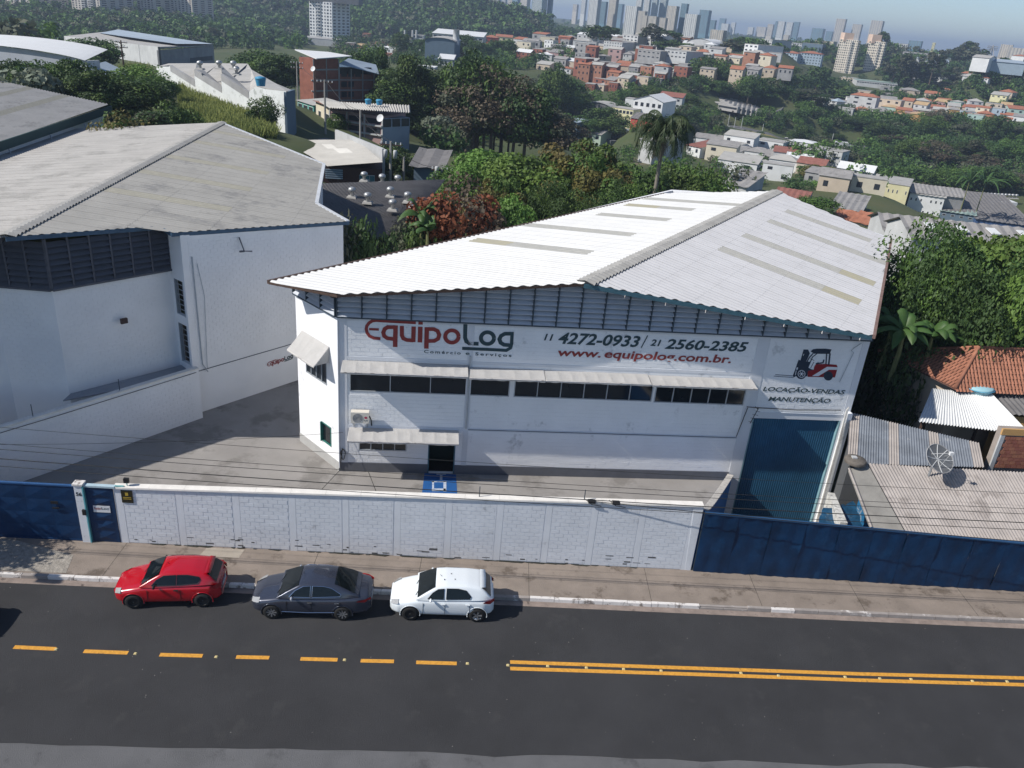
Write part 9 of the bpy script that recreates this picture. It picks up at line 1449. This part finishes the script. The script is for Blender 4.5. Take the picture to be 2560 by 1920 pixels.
cntT = 0; restT = MB(); ud_ = (RR - R1_).normalized(); fall = ((fL + fR) / 2 - (R1_ + RR) / 2); fall = fall - ud_ * fall.dot(ud_); Lf = fall.length; fall.normalize(); nup = ud_.cross(-fall) if ud_.cross(-fall).z > 0 else ud_.cross(fall); rotm = Matrix((ud_, -fall, nup)).transposed(); nr_ = int(Lf / .31)
for r in range(nr_, -1, -1):
    v = (r + .5) * .31; t = v / Lf; xl = (fL - R1_).dot(ud_) * t; x = xl + .1
    while x < 10.2:
        p = R1_ + ud_ * x + fall * v + nup * .03
        pt = at
        if cntT < 295: o = link('roof_tile', tlm, th_.e, p, rotm.to_euler()); o.matrix_parent_inverse = Matrix.Translation(-th_.e.location); cntT += 1
        else:
            rws = [[p + rotm @ Vector((q[0], -.19, q[1] + .015)) for q in rows], [p + rotm @ Vector((q[0] * .86, .19, q[1] * .86)) for q in rows]]; restT.grid(rws)
        x += .205
# hip side tiles, darker and rougher
n2 = (fL - R1_).cross(lL - R1_); n2 = n2 if n2.z > 0 else -n2; n2.normalize(); ed = (lL - fL).normalized(); f2 = ((fL + lL) / 2 - R1_); f2 = f2 - ed * f2.dot(ed); L2 = f2.length; f2.normalize()
for r in range(int(L2 / .31)):
    v = (r + .5) * .31; t = v / L2; a_ = R1_.lerp(fL, t); b_ = R1_.lerp(lL, t); L_ = (b_ - a_).length; x = .1
    while x < L_: p = a_.lerp(b_, x / L_) + n2 * .03; restT.grid([[p + ed * q[0] - f2 * -.19 + n2 * (q[1] + .015) for q in rows], [p + ed * q[0] * .86 - f2 * .19 + n2 * q[1] * .86 for q in rows]]); x += .205
th_.add(restT, 'roof_tiles', TILE, True, kind='stuff')
for A_, B_ in ((R1_, fL), (R1_, RR), (R1_, lL)):
    g = MB(); g.tube([A_ + Vector((0, 0, .06)), B_ + Vector((0, 0, .06))], .10, 6); th_.add(g, 'ridge_tiles', TILE, True)
g = MB(); g.prism([(fL.x + .4, fL.y + .5), (fR.x - .3, fR.y + .5), (fR.x, fR.y + 5.5), (lL.x + .6, lL.y - .3)], -3.1, ez - .1); th_.add(g, 'wall', BC['sand'])
ug = Thing('grey_lean_roof', (25, 37.5, -2), 'low dark grey sheet roof just below the orange tiled roof', 'shed'); A_ = at(*Z3(1910, 410), 40.4); B_ = Vector((A_.x + 6, A_.y + .4, A_.z)); C_ = at(*Z3(2142, 560), 38.4); C_ = Vector((A_.x + 6, C_.y, C_.z)); D_ = at(*Z3(2040, 560), 38.6)
for i in range(5): g = MB(); corrquad(g, A_.lerp(B_, i / 5), A_.lerp(B_, (i + 1) / 5), D_.lerp(C_, (i + 1) / 5), D_.lerp(C_, i / 5), 4, .03, 5); ug.add(g, 'roof_sheet', RC['dark'], True)
g = MB(); g.prism([(D_.x + .3, D_.y + .2), (C_.x, C_.y + .2), (B_.x, B_.y - .2), (A_.x + .4, A_.y - .2)], -3.1, D_.z - .2); ug.add(g, 'wall', BC['ochre'])
tank(*Z3(1770, 405), 40.6, .85, .6, 'pale blue tank showing between the white canopy and the tiled roof', C3('pale_tank', (0.30, 0.50, 0.55)))
# brick hut
bh = Thing('brick_hut', (24, 34.5, -3), 'small hut with an exposed orange brick wall and concrete corner posts', 'hut'); a_ = at(*Z3(1885, 945), 34.2); HWl = Wall((a_.x, a_.y), (a_.x + 2.6, a_.y + .25)); g = MB(); HWl.box(g, 0, HWl.L, -3.1, a_.z + 1.95, -.4, -.03); bh.add(g, 'wall_body', mat('mortar_grey', (0.30, 0.26, 0.23)))
RB = mat('hut_brick', (0.36, 0.14, 0.09), 0.9, 0.2, 3, rnd=0.16); z0b = a_.z - .1; bm2 = MB(); HB = .19; BB = .29; bm2.box(.008, BB - .008, -.03, 0, .008, HB - .008); bmh = bm2.mesh('brick', RB)
for r in range(9):
    for c in range(9):
        s_ = .18 + c * BB - (BB / 2 if r % 2 else 0)
        if s_ < .15 or s_ + BB > HWl.L - .05: continue
        o = link('brick', bmh, bh.e, HWl.p(s_, z0b + r * HB, 0), (0, 0, HWl.ang)); o.matrix_parent_inverse = Matrix.Translation(-bh.e.location)
for s_ in (0, HWl.L - .2): g = MB(); HWl.box(g, s_ - .02, s_ + .18, -3.1, z0b + 1.9, -.05, .04); bh.add(g, 'concrete_post', BC['pale'])
g = MB(); HWl.box(g, -.05, HWl.L + .05, z0b + 1.78, z0b + 2.1, -.05, .05); bh.add(g, 'yellow_beam', BC['ochre'])
# the big dish
ds = Thing('mesh_dish', (21, 33, 3), 'large round mesh satellite dish with white ribs standing on the weathered roof', 'satellite dish'); c = at(*Z3(1492, 900), 32.0); Rr = .68; tl_ = Matrix.Rotation(math.radians(40), 4, 'X') @ Matrix.Rotation(math.radians(12), 4, 'Y'); dm = mat('dish_mesh_grey', (0.10, 0.105, 0.11), 0.7, 0.15, 20)
dm2 = bpy.data.materials.new('dish_net'); dm2.use_nodes = True; n_ = dm2.node_tree.nodes; l_ = dm2.node_tree.links; n_['Principled BSDF'].inputs['Base Color'].default_value = (0.10, 0.105, 0.11, 1); tpb = n_.new('ShaderNodeBsdfTransparent'); mxs = n_.new('ShaderNodeMixShader'); mxs.inputs[0].default_value = 0.94; l_.new(tpb.outputs[0], mxs.inputs[1]); l_.new(n_['Principled BSDF'].outputs[0], mxs.inputs[2]); l_.new(mxs.outputs[0], n_['Material Output'].inputs[0])
def dpt(r, t): return c + (tl_ @ Vector((r * math.cos(t), r * math.sin(t), .28 * r * r)))
for k in range(8):
    g = MB(); g.grid([[dpt(Rr * q / 4 + .01, 2 * math.pi * (k + s_ / 4 * .98) / 8) for s_ in range(5)] for q in range(5)]); ds.add(g, 'mesh_panel', dm2, True)
    g = MB(); t = 2 * math.pi * k / 8; g.tube([dpt(.03, t), dpt(Rr * .5, t), dpt(Rr, t)], .022, 5); ds.add(g, 'rib', BC['pale'])
g = MB(); g.tube([dpt(Rr, 2 * math.pi * i / 32) for i in range(33)], .02, 5); ds.add(g, 'rim', BC['grey'])
f_ = c + (tl_ @ Vector((0, 0, .85))); g = MB(); [g.tube([dpt(Rr * .55, t), f_], .012, 4) for t in (.5, 2.6, 4.7)]; ds.add(g, 'feed_arms', BC['pale']); g = MB(); g.box(f_.x - .08, f_.x + .08, f_.y - .06, f_.y + .06, f_.z - .1, f_.z + .05); ds.add(g, 'receiver', BC['white']); g = MB(); g.tube([c, c + Vector((0, .25, -.35)), Vector((c.x, c.y + .25, 2.6))], .05, 6); ds.add(g, 'mast', STEEL)
# small whitewashed wall and clutter by the dock
lw_ = Thing('rubble_wall', (14.9, 30, -2), 'narrow whitewashed rubble wall between the dock and the azure wall', 'wall'); a_ = at(*Z3(700, 1140), 31.6); b_ = at(*Z3(790, 1390), 29.2); Wr_ = Wall((b_.x, b_.y), (a_.x, a_.y)); g = MB(); Wr_.box(g, 0, Wr_.L, -3.1, (a_.z + b_.z) / 2, -.2, .1); lw_.add(g, 'wall_body', mat('rough_whitewash', (0.55, 0.54, 0.50), 0.95, 0.3, 5, dirt=((0.2, 0.2, 0.2), 4, .55)))
tp = Thing('blue_tarpaulin', (16, 29.6, 0), 'crumpled translucent blue plastic sheet behind the fence beside the dock', 'tarpaulin'); g = MB(); rows = []; r9 = random.Random(2)
q0, q1, q2, q3 = at(*Z3(640, 1180), 30.4), at(*Z3(890, 1120), 31.2), at(*Z3(980, 1420), 29.0), at(*Z3(630, 1400), 28.9)
for i in range(9): rows.append([q0.lerp(q1, j / 8).lerp(q3.lerp(q2, j / 8), i / 8) + Vector((r9.uniform(-.08, .08), r9.uniform(-.08, .08), r9.uniform(-.05, .05) - .7)) for j in range(9)])
g.grid(rows); tp.add(g, 'sheet', mat('blue_plastic', (0.015, 0.065, 0.13), 0.4, 0.4, 3, dirt=((0.20, 0.24, 0.25), 2.6, .60)), True)
# ------------------------------------------------------------------ haze
hb = MB(); hb.box(-9500, 9500, -150, 9500, -45, 118); hm = bpy.data.materials.new('haze_air'); hm.use_nodes = True; nt_ = hm.node_tree; nt_.nodes.remove(nt_.nodes['Principled BSDF']); pv = nt_.nodes.new('ShaderNodeVolumePrincipled'); pv.inputs['Color'].default_value = (0.60, 0.74, 0.96, 1); pv.inputs['Density'].default_value = 0.00026; pv.inputs['Anisotropy'].default_value = 0.2; nt_.links.new(pv.outputs[0], nt_.nodes['Material Output'].inputs['Volume']); hb.build('haze', hm, kind='stuff')
